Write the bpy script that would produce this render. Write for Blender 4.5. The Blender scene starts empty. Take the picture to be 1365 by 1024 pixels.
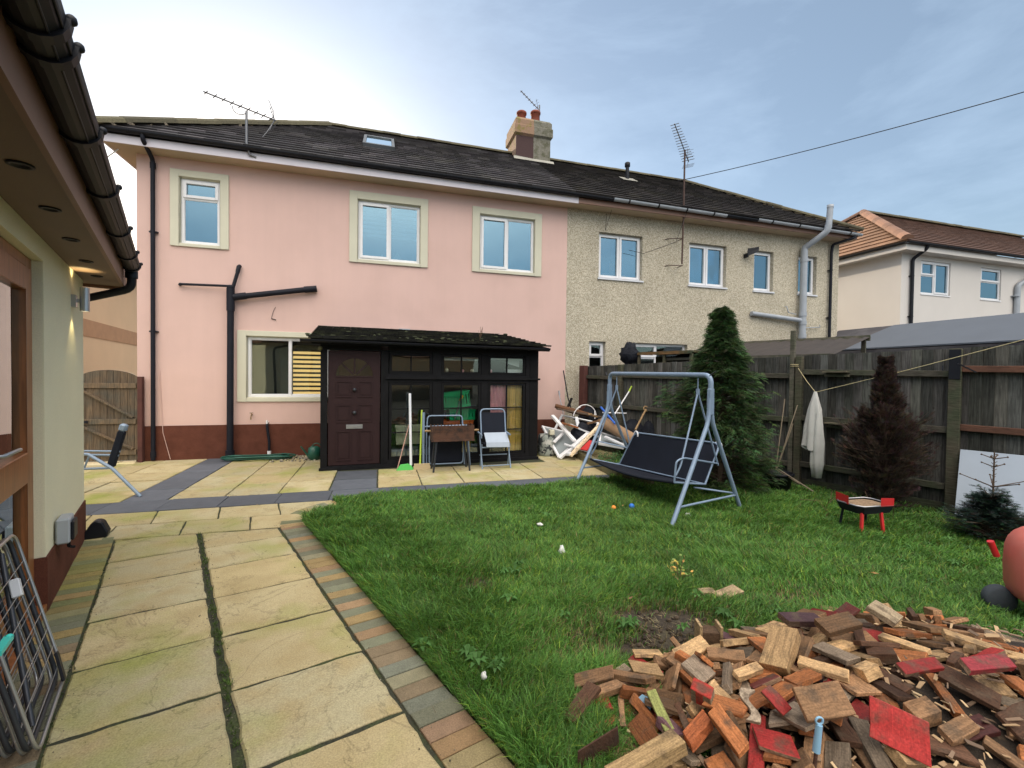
import bpy, bmesh, math, random
import numpy as np
from mathutils import Vector, Matrix, Euler, noise
random.seed(11)
RAD = math.radians
SC = bpy.context.scene
COL = SC.collection
# ------------------------------------------------------------------ camera
CAM_H = 1.6
FPX = 593.0            # focal length in pixels of a 1365 px wide frame
yaw, pit, rol = RAD(16.4), RAD(-1.1), RAD(0.7)
fw = Vector((math.sin(yaw)*math.cos(pit), math.cos(yaw)*math.cos(pit), math.sin(pit)))
r0 = Vector((math.cos(yaw), -math.sin(yaw), 0)); u0 = r0.cross(fw)
RT = r0*math.cos(rol)+u0*math.sin(rol); UP = u0*math.cos(rol)-r0*math.sin(rol)
cd = bpy.data.cameras.new('camera'); cam = bpy.data.objects.new('camera', cd); COL.objects.link(cam)
cam.matrix_world = Matrix(((RT.x, UP.x, -fw.x, 0), (RT.y, UP.y, -fw.y, 0), (RT.z, UP.z, -fw.z, CAM_H), (0, 0, 0, 1)))
cd.sensor_width = 36; cd.lens = FPX/1365*36; cd.clip_start = .05; cd.clip_end = 2000
SC.camera = cam
# ------------------------------------------------------------------ sky, sun, exposure
SUN_EL, SUN_AZ = RAD(15), RAD(-13)      # azimuth measured from +Y towards +X
wd = bpy.data.worlds.new("World"); SC.world = wd; wd.use_nodes = True
nt = wd.node_tree; nt.nodes.clear()
def N(t, **k):
    n = nt.nodes.new(t)
    for a, b in k.items(): setattr(n, a, b)
    return n
wo = N('ShaderNodeOutputWorld'); bg = N('ShaderNodeBackground'); sky = N('ShaderNodeTexSky', sky_type='NISHITA')
sky.sun_disc = False; sky.sun_elevation = SUN_EL; sky.sun_rotation = SUN_AZ; sky.air_density = 1.0; sky.dust_density = 1.2; sky.ozone_density = 1.5
tc = N('ShaderNodeTexCoord'); mp = N('ShaderNodeMapping'); mp.inputs['Scale'].default_value = (1.1, 1.1, 3.2); mp.inputs['Rotation'].default_value = (.2, .35, .5)
ns = N('ShaderNodeTexNoise'); ns.inputs['Scale'].default_value = 1.7; ns.inputs['Detail'].default_value = 9; ns.inputs['Roughness'].default_value = .62; ns.inputs['Distortion'].default_value = .35
rp = N('ShaderNodeValToRGB'); rp.color_ramp.elements[0].position = .38; rp.color_ramp.elements[1].position = .72
L = nt.links.new
L(tc.outputs['Generated'], mp.inputs['Vector']); L(mp.outputs[0], ns.inputs['Vector']); L(ns.outputs['Fac'], rp.inputs['Fac'])
# thin high cloud; brightness added overhead and behind the viewer, lifting shaded surfaces
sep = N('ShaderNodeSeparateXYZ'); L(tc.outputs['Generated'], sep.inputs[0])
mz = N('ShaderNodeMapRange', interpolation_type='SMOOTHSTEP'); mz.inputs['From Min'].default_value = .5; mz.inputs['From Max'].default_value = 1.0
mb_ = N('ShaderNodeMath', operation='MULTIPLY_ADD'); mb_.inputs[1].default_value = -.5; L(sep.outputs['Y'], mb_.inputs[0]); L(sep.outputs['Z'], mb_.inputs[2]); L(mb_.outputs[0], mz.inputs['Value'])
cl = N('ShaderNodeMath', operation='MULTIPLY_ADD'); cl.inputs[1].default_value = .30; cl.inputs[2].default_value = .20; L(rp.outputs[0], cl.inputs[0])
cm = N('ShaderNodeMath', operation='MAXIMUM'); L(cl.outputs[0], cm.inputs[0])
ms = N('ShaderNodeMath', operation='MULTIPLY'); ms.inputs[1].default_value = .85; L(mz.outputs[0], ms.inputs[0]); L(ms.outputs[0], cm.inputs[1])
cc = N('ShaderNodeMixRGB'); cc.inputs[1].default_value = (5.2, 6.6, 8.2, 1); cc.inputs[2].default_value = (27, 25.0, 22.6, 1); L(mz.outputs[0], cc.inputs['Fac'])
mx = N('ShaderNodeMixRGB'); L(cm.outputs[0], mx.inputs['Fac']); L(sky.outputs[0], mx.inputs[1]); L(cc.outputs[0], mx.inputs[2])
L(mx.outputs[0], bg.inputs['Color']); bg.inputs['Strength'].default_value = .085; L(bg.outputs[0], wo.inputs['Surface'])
sl = bpy.data.lights.new('sun', 'SUN'); sl.energy = 3.0; sl.angle = RAD(.6); sl.color = (1, .83, .62)
so = bpy.data.objects.new('sun', sl); COL.objects.link(so)
sd = Vector((math.sin(SUN_AZ)*math.cos(SUN_EL), math.cos(SUN_AZ)*math.cos(SUN_EL), math.sin(SUN_EL)))
so.rotation_euler = sd.to_track_quat('Z', 'Y').to_euler(); so.location = (-3, 20, 14)
vs = SC.view_settings; vs.view_transform = 'Standard'; vs.look = 'None'; vs.gamma = 1; vs.exposure = .98
# ------------------------------------------------------------------ surveying helpers: the photo's sight lines met with real planes
def ray(px, py): return RT*((px-682.5)/FPX)-UP*((py-512)/FPX)+fw
EYE = Vector((0, 0, CAM_H))
def at_y(px, py, Y): d = ray(px, py); return EYE+d*(Y/d.y)
def at_z(px, py, z=0.): d = ray(px, py); return EYE+d*((z-CAM_H)/d.z)
GA = RAD(21); GR = Vector((math.cos(GA), math.sin(GA), 0)); GF = Vector((-math.sin(GA), math.cos(GA), 0))
def gw(s, t, z=0.): return GR*s+GF*t+Vector((0, 0, z))      # garden frame (turned 21 degrees) to world
def at_s(px, py, s): d = ray(px, py); return EYE+d*(s/d.dot(GR))
GM = Matrix.Rotation(GA, 4, 'Z')
# ------------------------------------------------------------------ mesh builder
WL = {}
def tag(o, label=None, cat=None, group=None, kind=None):
    if label: o['label'] = label
    if cat: o['category'] = cat
    if group: o['group'] = group
    if kind: o['kind'] = kind
    return o
def thing(name, label, cat, loc=(0, 0, 0), group=None):
    o = bpy.data.objects.new(name, None); COL.objects.link(o); o.location = loc; o.empty_display_size = .1
    WL[o.name] = Vector(loc); return tag(o, label, cat, group)
class MB:
    def __init__(s, M=None): s.v = []; s.f = []; s.c = []; s.M = M or Matrix.Identity(4); s.col = (1, 1, 1); s.sm = []
    def add(s, vs, fs, col=None, smooth=False, M=None):
        b = len(s.v); T = s.M @ M if M is not None else s.M
        s.v += [T @ Vector(p) for p in vs]; s.f += [tuple(b+i for i in f) for f in fs]
        s.c += [col or s.col]*len(fs); s.sm += [smooth]*len(fs)
        return s
    def box(s, x0, x1, y0, y1, z0, z1, col=None, M=None):
        return s.add([(x, y, z) for x in (x0, x1) for y in (y0, y1) for z in (z0, z1)],
                     [(0, 1, 3, 2), (4, 6, 7, 5), (0, 4, 5, 1), (2, 3, 7, 6), (0, 2, 6, 4), (1, 5, 7, 3)], col, False, M)
    def bar(s, a, b, w, h, up=(0, 0, 1), col=None):            # rectangular bar from a to b
        a = Vector(a); b = Vector(b); d = (b-a).normalized(); up = Vector(up)
        if abs(d.dot(up.normalized())) > .97: up = Vector((0, 1, 0)) if abs(d.y) < .9 else Vector((1, 0, 0))
        x = d.cross(up).normalized()*w/2; y = x.cross(d).normalized()*h/2
        p = [q+i*x+j*y for q in (a, b) for i, j in ((-1, -1), (1, -1), (1, 1), (-1, 1))]
        return s.add(p, [(0, 3, 2, 1), (4, 5, 6, 7), (0, 1, 5, 4), (1, 2, 6, 5), (2, 3, 7, 6), (3, 0, 4, 7)], col)
    def tube(s, pts, r, n=8, caps=True, col=None, closed=False):
        pts = [Vector(p) for p in pts]; m = len(pts); rr = r if isinstance(r, (list, tuple)) else [r]*m
        vs, fs = [], []; prev = None
        for i, p in enumerate(pts):
            if closed: d = pts[(i+1) % m]-pts[i-1]
            else: d = (pts[min(i+1, m-1)]-pts[max(i-1, 0)])
            d = d.normalized() if d.length > 1e-9 else Vector((0, 0, 1))
            if prev is None:
                q = Vector((0, 0, 1)) if abs(d.z) < .9 else Vector((1, 0, 0)); x = d.cross(q).normalized()
            else:
                x = prev-d*prev.dot(d); x = x.normalized() if x.length > 1e-6 else d.orthogonal().normalized()
            prev = x; y = d.cross(x)
            for k in range(n):
                a = 2*math.pi*k/n; vs.append(p+(x*math.cos(a)+y*math.sin(a))*rr[i])
        for i in range(m if closed else m-1):
            j = (i+1) % m
            for k in range(n): fs.append((i*n+k, i*n+(k+1) % n, j*n+(k+1) % n, j*n+k))
        s.add(vs, fs, col, True)
        if caps and not closed:
            s.add(vs[:n], [tuple(range(n-1, -1, -1))], col); s.add(vs[-n:], [tuple(range(n))], col)
        return s
    def lathe(s, prof, c=(0, 0, 0), n=20, col=None, M=None):
        vs, fs = [], []
        for r, z in prof:
            for k in range(n): a = 2*math.pi*k/n; vs.append((c[0]+r*math.cos(a), c[1]+r*math.sin(a), c[2]+z))
        for i in range(len(prof)-1):
            for k in range(n): fs.append((i*n+k, i*n+(k+1) % n, (i+1)*n+(k+1) % n, (i+1)*n+k))
        return s.add(vs, fs, col, True, M)
    def prism(s, poly, vec, col=None):                          # polygon (3-D points) extruded by vec
        n = len(poly); vec = Vector(vec); a = [Vector(p) for p in poly]; b = [p+vec for p in a]
        fs = [tuple(range(n-1, -1, -1)), tuple(range(n, 2*n))]+[(i, (i+1) % n, n+(i+1) % n, n+i) for i in range(n)]
        return s.add(a+b, fs, col)
    def ball(s, c, r, n=10, m=7, col=None, f=None):
        c = Vector(c); rr = r if isinstance(r, (tuple, list)) else (r, r, r); vs, fs = [], []
        for i in range(m+1):
            t = math.pi*i/m
            for k in range(n):
                a = 2*math.pi*k/n; q = Vector((math.sin(t)*math.cos(a), math.sin(t)*math.sin(a), math.cos(t)))
                k_ = f(q) if f else 1; vs.append(c+Vector((q.x*rr[0], q.y*rr[1], q.z*rr[2]))*k_)
        for i in range(m):
            for k in range(n): fs.append((i*n+k, (i+1)*n+k, (i+1)*n+(k+1) % n, i*n+(k+1) % n))
        return s.add(vs, fs, col, True)
    def build(s, name, mat, parent=None, origin=None, bevel=0, label=None):
        me = bpy.data.meshes.new(name)
        if parent is not None: o0 = WL[parent.name]
        else: o0 = Vector(origin) if origin is not None else Vector((0, 0, 0))
        me.from_pydata([tuple(p-o0) for p in s.v], [], s.f)
        at = me.color_attributes.new('Col', 'FLOAT_COLOR', 'CORNER')
        dat = []
        for f, c in zip(s.f, s.c): dat += list((c[0], c[1], c[2], 1.))*len(f)
        at.data.foreach_set('color', dat)
        me.polygons.foreach_set('use_smooth', s.sm)
        if bevel:
            bm = bmesh.new(); bm.from_mesh(me); bmesh.ops.remove_doubles(bm, verts=bm.verts, dist=1e-5)
            bmesh.ops.bevel(bm, geom=[e for e in bm.edges if e.is_manifold and e.calc_face_angle(0) > .6], offset=bevel, segments=1, affect='EDGES')
            bm.to_mesh(me); bm.free()
        me.materials.append(mat)
        o = bpy.data.objects.new(name, me); COL.objects.link(o)
        if parent is not None: o.parent = parent; WL[o.name] = o0
        else: o.location = o0; WL[o.name] = o0
        if label: o['label'] = label
        return o
    def solo(s, name, mat, label, cat, origin=None, group=None, bevel=0):
        if origin is None:
            xs = [p.x for p in s.v]; ys = [p.y for p in s.v]; origin = ((min(xs)+max(xs))/2, (min(ys)+max(ys))/2, min(p.z for p in s.v))
        return tag(s.build(name, mat, None, origin, bevel), label, cat, group)
def struct(o): o['kind'] = 'structure'; return o
def arc(c, r, a0, a1, n, ax, ay):
    c = Vector(c); ax = Vector(ax); ay = Vector(ay)
    return [c+ax*(r*math.cos(a0+(a1-a0)*i/n))+ay*(r*math.sin(a0+(a1-a0)*i/n)) for i in range(n+1)]
def bend(pts, r=.06, n=4):                                     # rounds the corners of a polyline
    pts = [Vector(p) for p in pts]; out = [pts[0]]
    for i in range(1, len(pts)-1):
        a = (pts[i-1]-pts[i]); b = (pts[i+1]-pts[i]); q = min(r, a.length*.45, b.length*.45)
        p0 = pts[i]+a.normalized()*q; p1 = pts[i]+b.normalized()*q
        for k in range(n+1): t = k/n; out.append(p0*(1-t)**2+pts[i]*2*t*(1-t)+p1*t*t)
    return out+[pts[-1]]
# ------------------------------------------------------------------ materials
def mat(name, base, rough=.7, var=0., vscale=3., bump=0., bscale=60., attr=False, metal=0., spec=.5, col2=None, c2scale=4., c2pos=(.45, .65), stretch=None, det=6, coord='Object', fine=0., finescale=90., bdist=.01, grain=None, streak=0., veins=False, col3=None, c3scale=1., c3pos=(.55, .7)):
    m = bpy.data.materials.new(name); m.use_nodes = True; t = m.node_tree; n = t.nodes; l = t.links.new
    b = n['Principled BSDF']; b.inputs['Roughness'].default_value = rough; b.inputs['Metallic'].default_value = metal
    b.inputs['Specular IOR Level'].default_value = spec
    tc = n.new('ShaderNodeTexCoord'); vec = tc.outputs[coord]
    if stretch:
        mp = n.new('ShaderNodeMapping'); mp.inputs['Scale'].default_value = stretch; l(vec, mp.inputs[0]); vec = mp.outputs[0]
    rgb = n.new('ShaderNodeRGB'); rgb.outputs[0].default_value = (*base, 1); cur = rgb.outputs[0]
    def noi(sc, d=det, ro=.55):
        q = n.new('ShaderNodeTexNoise'); q.inputs['Scale'].default_value = sc; q.inputs['Detail'].default_value = d; q.inputs['Roughness'].default_value = ro; l(vec, q.inputs['Vector']); return q.outputs['Fac']
    def mixc(fac, a, c, mode='MIX'):
        q = n.new('ShaderNodeMixRGB'); q.blend_type = mode
        if isinstance(fac, float): q.inputs[0].default_value = fac
        else: l(fac, q.inputs[0])
        l(a, q.inputs[1])
        if isinstance(c, tuple): q.inputs[2].default_value = (*c, 1)
        else: l(c, q.inputs[2])
        return q.outputs[0]
    def ramp(f, a, c):
        q = n.new('ShaderNodeMapRange'); q.inputs['From Min'].default_value = a; q.inputs['From Max'].default_value = c; l(f, q.inputs[0]); return q.outputs[0]
    if attr:
        a = n.new('ShaderNodeVertexColor'); a.layer_name = 'Col'; cur = mixc(1., cur, a.outputs[0], 'MULTIPLY')
    if col2: cur = mixc(ramp(noi(c2scale), *c2pos), cur, col2)
    if col3: cur = mixc(ramp(noi(c3scale, 4), *c3pos), cur, col3)
    if streak:                                                  # rain streaks and dust run down the wall
        mp = n.new('ShaderNodeMapping'); mp.inputs['Scale'].default_value = (5, 5, .28); l(tc.outputs[coord], mp.inputs[0])
        q = n.new('ShaderNodeTexNoise'); q.inputs['Scale'].default_value = 1.6; q.inputs['Detail'].default_value = 6; q.inputs['Roughness'].default_value = .65; l(mp.outputs[0], q.inputs['Vector'])
        g = n.new('ShaderNodeMapRange'); g.inputs['From Min'].default_value = .35; g.inputs['From Max'].default_value = .7; g.inputs['To Min'].default_value = 1+streak*.5; g.inputs['To Max'].default_value = 1-streak; l(q.outputs['Fac'], g.inputs[0])
        cur = mixc(1., cur, g.outputs[0], 'MULTIPLY')
    if veins:                                                   # fine dark crack lines and specks of riven stone
        q = n.new('ShaderNodeTexNoise'); q.inputs['Scale'].default_value = 1.5; q.inputs['Detail'].default_value = 6; q.inputs['Roughness'].default_value = .6; q.inputs['Distortion'].default_value = .6; l(vec, q.inputs['Vector'])
        s1 = n.new('ShaderNodeMath'); s1.operation = 'SUBTRACT'; s1.inputs[1].default_value = .5; l(q.outputs['Fac'], s1.inputs[0]); s2 = n.new('ShaderNodeMath'); s2.operation = 'ABSOLUTE'; l(s1.outputs[0], s2.inputs[0])
        q = n.new('ShaderNodeMapRange'); q.inputs['From Min'].default_value = 0; q.inputs['From Max'].default_value = .009; q.inputs['To Min'].default_value = .72; q.inputs['To Max'].default_value = 1; l(s2.outputs[0], q.inputs[0])
        cur = mixc(1., cur, q.outputs[0], 'MULTIPLY')
    if grain:
        gsc, gst, gamt = grain
        mp = n.new('ShaderNodeMapping'); mp.inputs['Scale'].default_value = gst; l(tc.outputs[coord], mp.inputs[0])
        q = n.new('ShaderNodeTexNoise'); q.inputs['Scale'].default_value = gsc; q.inputs['Detail'].default_value = 5; q.inputs['Distortion'].default_value = .6; l(mp.outputs[0], q.inputs['Vector'])
        g = n.new('ShaderNodeMapRange'); g.inputs['From Min'].default_value = .3; g.inputs['From Max'].default_value = .7; g.inputs['To Min'].default_value = 1-gamt; g.inputs['To Max'].default_value = 1+gamt*.5; l(q.outputs['Fac'], g.inputs[0])
        cur = mixc(1., cur, g.outputs[0], 'MULTIPLY')
    if var:
        g = n.new('ShaderNodeMapRange'); g.inputs['From Min'].default_value = .25; g.inputs['From Max'].default_value = .75; g.inputs['To Min'].default_value = 1-var; g.inputs['To Max'].default_value = 1+var; l(noi(vscale), g.inputs[0])
        cur = mixc(1., cur, g.outputs[0], 'MULTIPLY')
    if fine:
        g = n.new('ShaderNodeMapRange'); g.inputs['From Min'].default_value = .3; g.inputs['From Max'].default_value = .7; g.inputs['To Min'].default_value = 1-fine; g.inputs['To Max'].default_value = 1+fine; l(noi(finescale, 3), g.inputs[0])
        cur = mixc(1., cur, g.outputs[0], 'MULTIPLY')
    l(cur, b.inputs['Base Color'])
    if bump:
        bp = n.new('ShaderNodeBump'); bp.inputs['Strength'].default_value = bump; bp.inputs['Distance'].default_value = bdist; l(noi(bscale, 5, .6), bp.inputs['Height']); l(bp.outputs[0], b.inputs['Normal'])
    return m
def glassmat(name, refl, tint=(.8, .85, .85), rough=.0, gcol=(.86, .97, 1)):
    m = bpy.data.materials.new(name); m.use_nodes = True; t = m.node_tree; n = t.nodes; l = t.links.new; n.clear()
    o = n.new('ShaderNodeOutputMaterial'); mx = n.new('ShaderNodeMixShader'); tr = n.new('ShaderNodeBsdfTransparent'); tr.inputs[0].default_value = (*tint, 1)
    gl = n.new('ShaderNodeBsdfGlossy'); gl.inputs['Roughness'].default_value = rough; gl.inputs['Color'].default_value = (*gcol, 1)
    fr = n.new('ShaderNodeFresnel'); fr.inputs['IOR'].default_value = 1.5; ad = n.new('ShaderNodeMath'); ad.inputs[1].default_value = refl; ad.use_clamp = True; l(fr.outputs[0], ad.inputs[0])
    tc = n.new('ShaderNodeTexCoord'); q = n.new('ShaderNodeTexNoise'); q.inputs['Scale'].default_value = 1.3; q.inputs['Detail'].default_value = 1; l(tc.outputs['Object'], q.inputs['Vector'])
    bp = n.new('ShaderNodeBump'); bp.inputs['Strength'].default_value = .25; bp.inputs['Distance'].default_value = .02; l(q.outputs[0], bp.inputs['Height']); l(bp.outputs[0], gl.inputs['Normal'])
    l(ad.outputs[0], mx.inputs[0]); l(tr.outputs[0], mx.inputs[1]); l(gl.outputs[0], mx.inputs[2]); l(mx.outputs[0], o.inputs[0])
    return m
def emit(name, c, s):
    m = bpy.data.materials.new(name); m.use_nodes = True; b = m.node_tree.nodes['Principled BSDF']
    b.inputs['Base Color'].default_value = (*c, 1); b.inputs['Emission Color'].default_value = (*c, 1); b.inputs['Emission Strength'].default_value = s; return m
M = {}
M['pink'] = mat('pink_render', (.68, .475, .425), .95, spec=.1, streak=.018, var=.055, vscale=.8, bump=.5, bscale=180, fine=.05, finescale=150, col3=(.62, .43, .38), c3scale=.9, c3pos=(.5, .8))
M['cream'] = mat('cream_render', (.78, .745, .555), .95, spec=.1, var=.04, vscale=1.2, bump=.5, bscale=220, fine=.07, finescale=170)
M['surround'] = mat('cream_surround', (.60, .58, .46), .85, var=.05, vscale=3, bump=.2, bscale=150)
M['plinth'] = mat('brown_plinth', (.115, .042, .028), .9, spec=.15, var=.22, vscale=5, bump=.5, bscale=150, fine=.2, finescale=160)
M['tanwall'] = mat('tan_render', (.72, .50, .30), .9, var=.05, vscale=1, bump=.3, bscale=120)
M['tanband'] = mat('brown_band', (.45, .25, .13), .9, var=.1, vscale=4, bump=.4, bscale=100)
M['whitewall'] = mat('white_render', (.62, .59, .56), .9, var=.04, vscale=1, bump=.3, bscale=120)
M['upvc'] = mat('white_upvc', (.78, .78, .80), .35, var=.03, vscale=6)
M['upvc_old'] = mat('old_upvc', (.62, .64, .68), .45, var=.1, vscale=5)
M['black'] = mat('black_plastic', (.008, .009, .014), .5, spec=.3, var=.2, vscale=8)
M['iron'] = mat('black_iron_pipe', (.009, .010, .017), .6, spec=.25, var=.3, vscale=6, bump=.15, bscale=40)
M['greypipe'] = mat('grey_plastic', (.34, .37, .41), .45, var=.12, vscale=5)
M['greydark'] = mat('weathered_gutter', (.10, .11, .12), .6, var=.2, vscale=5)
M['soffit'] = mat('brown_soffit', (.16, .105, .075), .6, var=.06, vscale=3, fine=.1, finescale=160)
M['fascia'] = mat('brown_fascia', (.20, .105, .07), .5, var=.1, vscale=4)
M['doorwood'] = mat('brown_door_wood', (.27, .095, .03), .35, var=.1, grain=(6, (8, 8, .6), .35))
M['tile'] = mat('slate_grey_tile', (.066, .060, .062), .6, spec=.35, attr=True, bump=.3, bscale=45, col2=(.10, .095, .08), c2scale=1.2, c2pos=(.55, .8), fine=.12, finescale=60)
M['tile_dark'] = mat('dark_brown_tile', (.032, .028, .027), .8, spec=.25, attr=True, bump=.3, bscale=45, col2=(.055, .05, .036), c2scale=1.5, c2pos=(.55, .8), fine=.12, finescale=60)
M['tile_red'] = mat('orange_brown_tile', (.20, .105, .055), .75, attr=True, bump=.5, bscale=30, fine=.2, finescale=40)
M['ridge'] = mat('mossy_ridge', (.085, .075, .042), .85, attr=True, bump=.8, bscale=40, fine=.3, finescale=40)
M['ridge_red'] = mat('red_ridge_tile', (.21, .11, .07), .8, attr=True, bump=.4, bscale=30)
M['lead'] = mat('lead_mortar', (.33, .32, .28), .8, bump=.6, bscale=40, var=.2)
M['chimL'] = mat('chimney_pink_render', (.30, .19, .125), .9, col2=(.22, .17, .06), c2scale=6, c2pos=(.5, .62), bump=.6, bscale=60)
M['chimR'] = mat('chimney_grey_render', (.20, .19, .155), .95, col2=(.10, .10, .06), c2scale=7, c2pos=(.45, .65), bump=1, bscale=70, fine=.3, finescale=60)
M['chimM'] = mat('chimney_maroon', (.065, .035, .035), .9, bump=.4, bscale=60)
M['pot'] = mat('terracotta_pot', (.24, .06, .035), .75, var=.15)
M['slab'] = mat('riven_buff_slab', (.43, .365, .215), .85, spec=.2, attr=True, col2=(.38, .30, .155), c2scale=3.6, c2pos=(.42, .72), col3=(.27, .285, .075), c3scale=1.25, c3pos=(.50, .72), veins=True, bump=.8, bscale=14, fine=.22, finescale=130, bdist=.014)
M['darkslab'] = mat('charcoal_slab', (.085, .095, .115), .75, attr=True, var=.15, vscale=6, bump=.6, bscale=20, fine=.12, finescale=150)
M['block'] = mat('block_paver', (.5, .47, .42), .9, spec=.2, attr=True, var=.14, vscale=14, bump=.6, bscale=120, fine=.22, finescale=150)
M['joint'] = mat('mossy_joint_soil', (.035, .036, .022), .95, col2=(.045, .06, .018), c2scale=5, bump=1, bscale=60, fine=.4, finescale=80)
M['soil'] = mat('dark_soil', (.035, .026, .017), .95, col2=(.06, .05, .028), c2scale=7, bump=1, bscale=35, fine=.4, finescale=50)
M['fence'] = mat('weathered_fence_board', (.112, .112, .104), .95, spec=.1, attr=True, grain=(5, (14, 14, .9), .5), col2=(.034, .036, .032), c2scale=2.2, c2pos=(.45, .75), bump=.5, bscale=30, stretch=(1, 1, 1))
M['rail'] = mat('fence_rail', (.085, .078, .062), .9, spec=.15, attr=True, grain=(5, (2, 2, 14), .4), col2=(.07, .08, .05), c2scale=4, bump=.4, bscale=30)
M['gate'] = mat('gate_board', (.125, .088, .055), .8, attr=True, grain=(5, (14, 14, .9), .5), col2=(.09, .08, .06), c2scale=3, bump=.4, bscale=30)
M['blackwood'] = mat('black_stained_timber', (.0055, .0055, .0065), .75, spec=.2, var=.4, vscale=8, bump=.4, bscale=40, attr=True)
M['maroon'] = mat('maroon_door_paint', (.026, .011, .012), .6, spec=.25, var=.12, vscale=7, bump=.1, bscale=60)
M['felt'] = mat('mossy_black_shingle', (.014, .014, .013), .95, spec=.15, attr=True, col2=(.028, .03, .018), c2scale=5, bump=1, bscale=50, fine=.4, finescale=60)
M['glass_up'] = glassmat('upstairs_glass', .30, (.55, .66, .70), 0, (.46, .69, .80))
M['glass'] = glassmat('window_glass', .03, (.86, .90, .88))
M['glass_old'] = glassmat('lean_to_glass', .04, (.93, .96, .93), .015)
M['dark'] = mat('dark_room', (.03, .03, .03), .9)  # near-black colour standing in for the shade of unlit rooms
M['blind'] = mat('pale_blind', (.60, .61, .62), .8)
M['steel'] = mat('painted_steel_blue_grey', (.21, .285, .39), .45, metal=.15, var=.1, vscale=9)
M['chrome'] = mat('galvanised_wire', (.45, .46, .48), .35, metal=.8)
M['darkmetal'] = mat('dark_tube', (.045, .05, .06), .4, metal=.5)
M['sling'] = mat('navy_black_sling', (.010, .013, .022), .8, spec=.2, var=.15, vscale=5, bump=.25, bscale=300)
M['rust'] = mat('rusty_steel', (.085, .038, .022), .85, col2=(.03, .018, .014), c2scale=8, bump=.8, bscale=60)
M['aerial'] = mat('aerial_alloy', (.20, .20, .21), .5, metal=.6, var=.2)
M['rustpole'] = mat('rusty_pole', (.09, .05, .04), .7, var=.3, vscale=5)
# ------------------------------------------------------------------ ground, paving
g = MB(); g.add([(-400, -60, -.045), (500, -60, -.045), (500, 700, -.045), (-400, 700, -.045)], [(0, 1, 2, 3)])
struct(g.build('ground', M['soil']))
def clip(poly, p, n):                                           # keep the side where (q-p).n >= 0
    out = []
    for i in range(len(poly)):
        a, b = poly[i], poly[(i+1) % len(poly)]; da = (a[0]-p[0])*n[0]+(a[1]-p[1])*n[1]; db = (b[0]-p[0])*n[0]+(b[1]-p[1])*n[1]
        if da >= 0: out.append(a)
        if da*db < 0: t = da/(da-db); out.append((a[0]+(b[0]-a[0])*t, a[1]+(b[1]-a[1])*t))
    return out
def area(p): return abs(sum(p[i][0]*p[(i+1) % len(p)][1]-p[(i+1) % len(p)][0]*p[i][1] for i in range(len(p))))/2
def paver(mb, poly, col, gap=.008, ch=.006, z=0., tilt=.003, rag=.0):
    if len(poly) < 3 or area(poly) < .002: return
    sgn = sum(poly[i][0]*poly[(i+1) % len(poly)][1]-poly[(i+1) % len(poly)][0]*poly[i][1] for i in range(len(poly)))
    if sgn < 0: poly = poly[::-1]
    if rag:                                                     # worn, slightly wavy edges
        q = []
        for i in range(len(poly)):
            a, b = Vector(poly[i]), Vector(poly[(i+1) % len(poly)]); k = max(1, int((b-a).length/.07))
            for j in range(k): q.append(tuple(a+(b-a)*(j/k)))
        poly = q
    cx = sum(p[0] for p in poly)/len(poly); cy = sum(p[1] for p in poly)/len(poly)
    def inset(d, r=0):
        out = []; n = len(poly)
        for i in range(n):
            a, b, c = Vector(poly[i-1]), Vector(poly[i]), Vector(poly[(i+1) % n])
            e1 = (b-a).normalized(); e2 = (c-b).normalized(); n1 = Vector((-e1.y, e1.x)); n2 = Vector((-e2.y, e2.x)); m = n1+n2
            m = m.normalized()/max(.4, m.normalized().dot(n1)) if m.length > 1e-4 else n1
            out.append(b+m*(d+(random.uniform(-rag, rag) if r else 0)))
        return out
    tx, ty, dz = random.gauss(0, tilt), random.gauss(0, tilt), random.gauss(0, .0015)
    st = random.getstate(); A = inset(gap, 1); random.setstate(st); B = inset(gap+ch, 1); n = len(A)
    zt = lambda p: z+dz+tx*(p.x-cx)+ty*(p.y-cy)
    vs = [(p.x, p.y, z-.04) for p in A]+[(p.x, p.y, zt(p)-ch) for p in A]+[(p.x, p.y, zt(p)) for p in B]
    fs = [(i, (i+1) % n, n+(i+1) % n, n+i) for i in range(n)]+[(n+i, n+(i+1) % n, 2*n+(i+1) % n, 2*n+i) for i in range(n)]+[tuple(range(2*n, 3*n))]
    mb.add(vs, fs, col)
def buff():
    b = random.uniform(.84, 1.12); h = random.uniform(-.05, .05); return (b*(1+h), b, b*(1-h*1.5))
g2 = lambda s, t: tuple(gw(s, t))[:2]
YC = 5.08
pm = MB(); rows = [.82, 1.42, 2.02, 2.6, 3.17, 3.76, 4.34, 4.87, 5.45, 6.0]
for c, (s0, s1, off) in enumerate(((-.437, .199, .10), (.227, .878, .0))):
    for i in range(len(rows)-1):
        t0, t1 = rows[i]+off*.3+.005, rows[i+1]+off*.3-.005
        sk = -.09
        P = [g2(s0, t0+sk*(s0-.2)), g2(s1, t0+sk*(s1-.2)), g2(s1, t1+sk*(s1-.2)), g2(s0, t1+sk*(s0-.2))]
        paver(pm, clip(P, (0, YC-.012), (0, -1)), buff(), .009, .009, rag=.006)
struct(pm.build('path', M['slab']))
jm = MB()
jm.add([gw(-.9, .2, -.012), gw(1.11, .2, -.012), gw(1.11, 5.6, -.012), gw(-.9, 5.9, -.012)], [(0, 1, 2, 3)])
struct(jm.build('path_joints', M['joint']))
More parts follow.
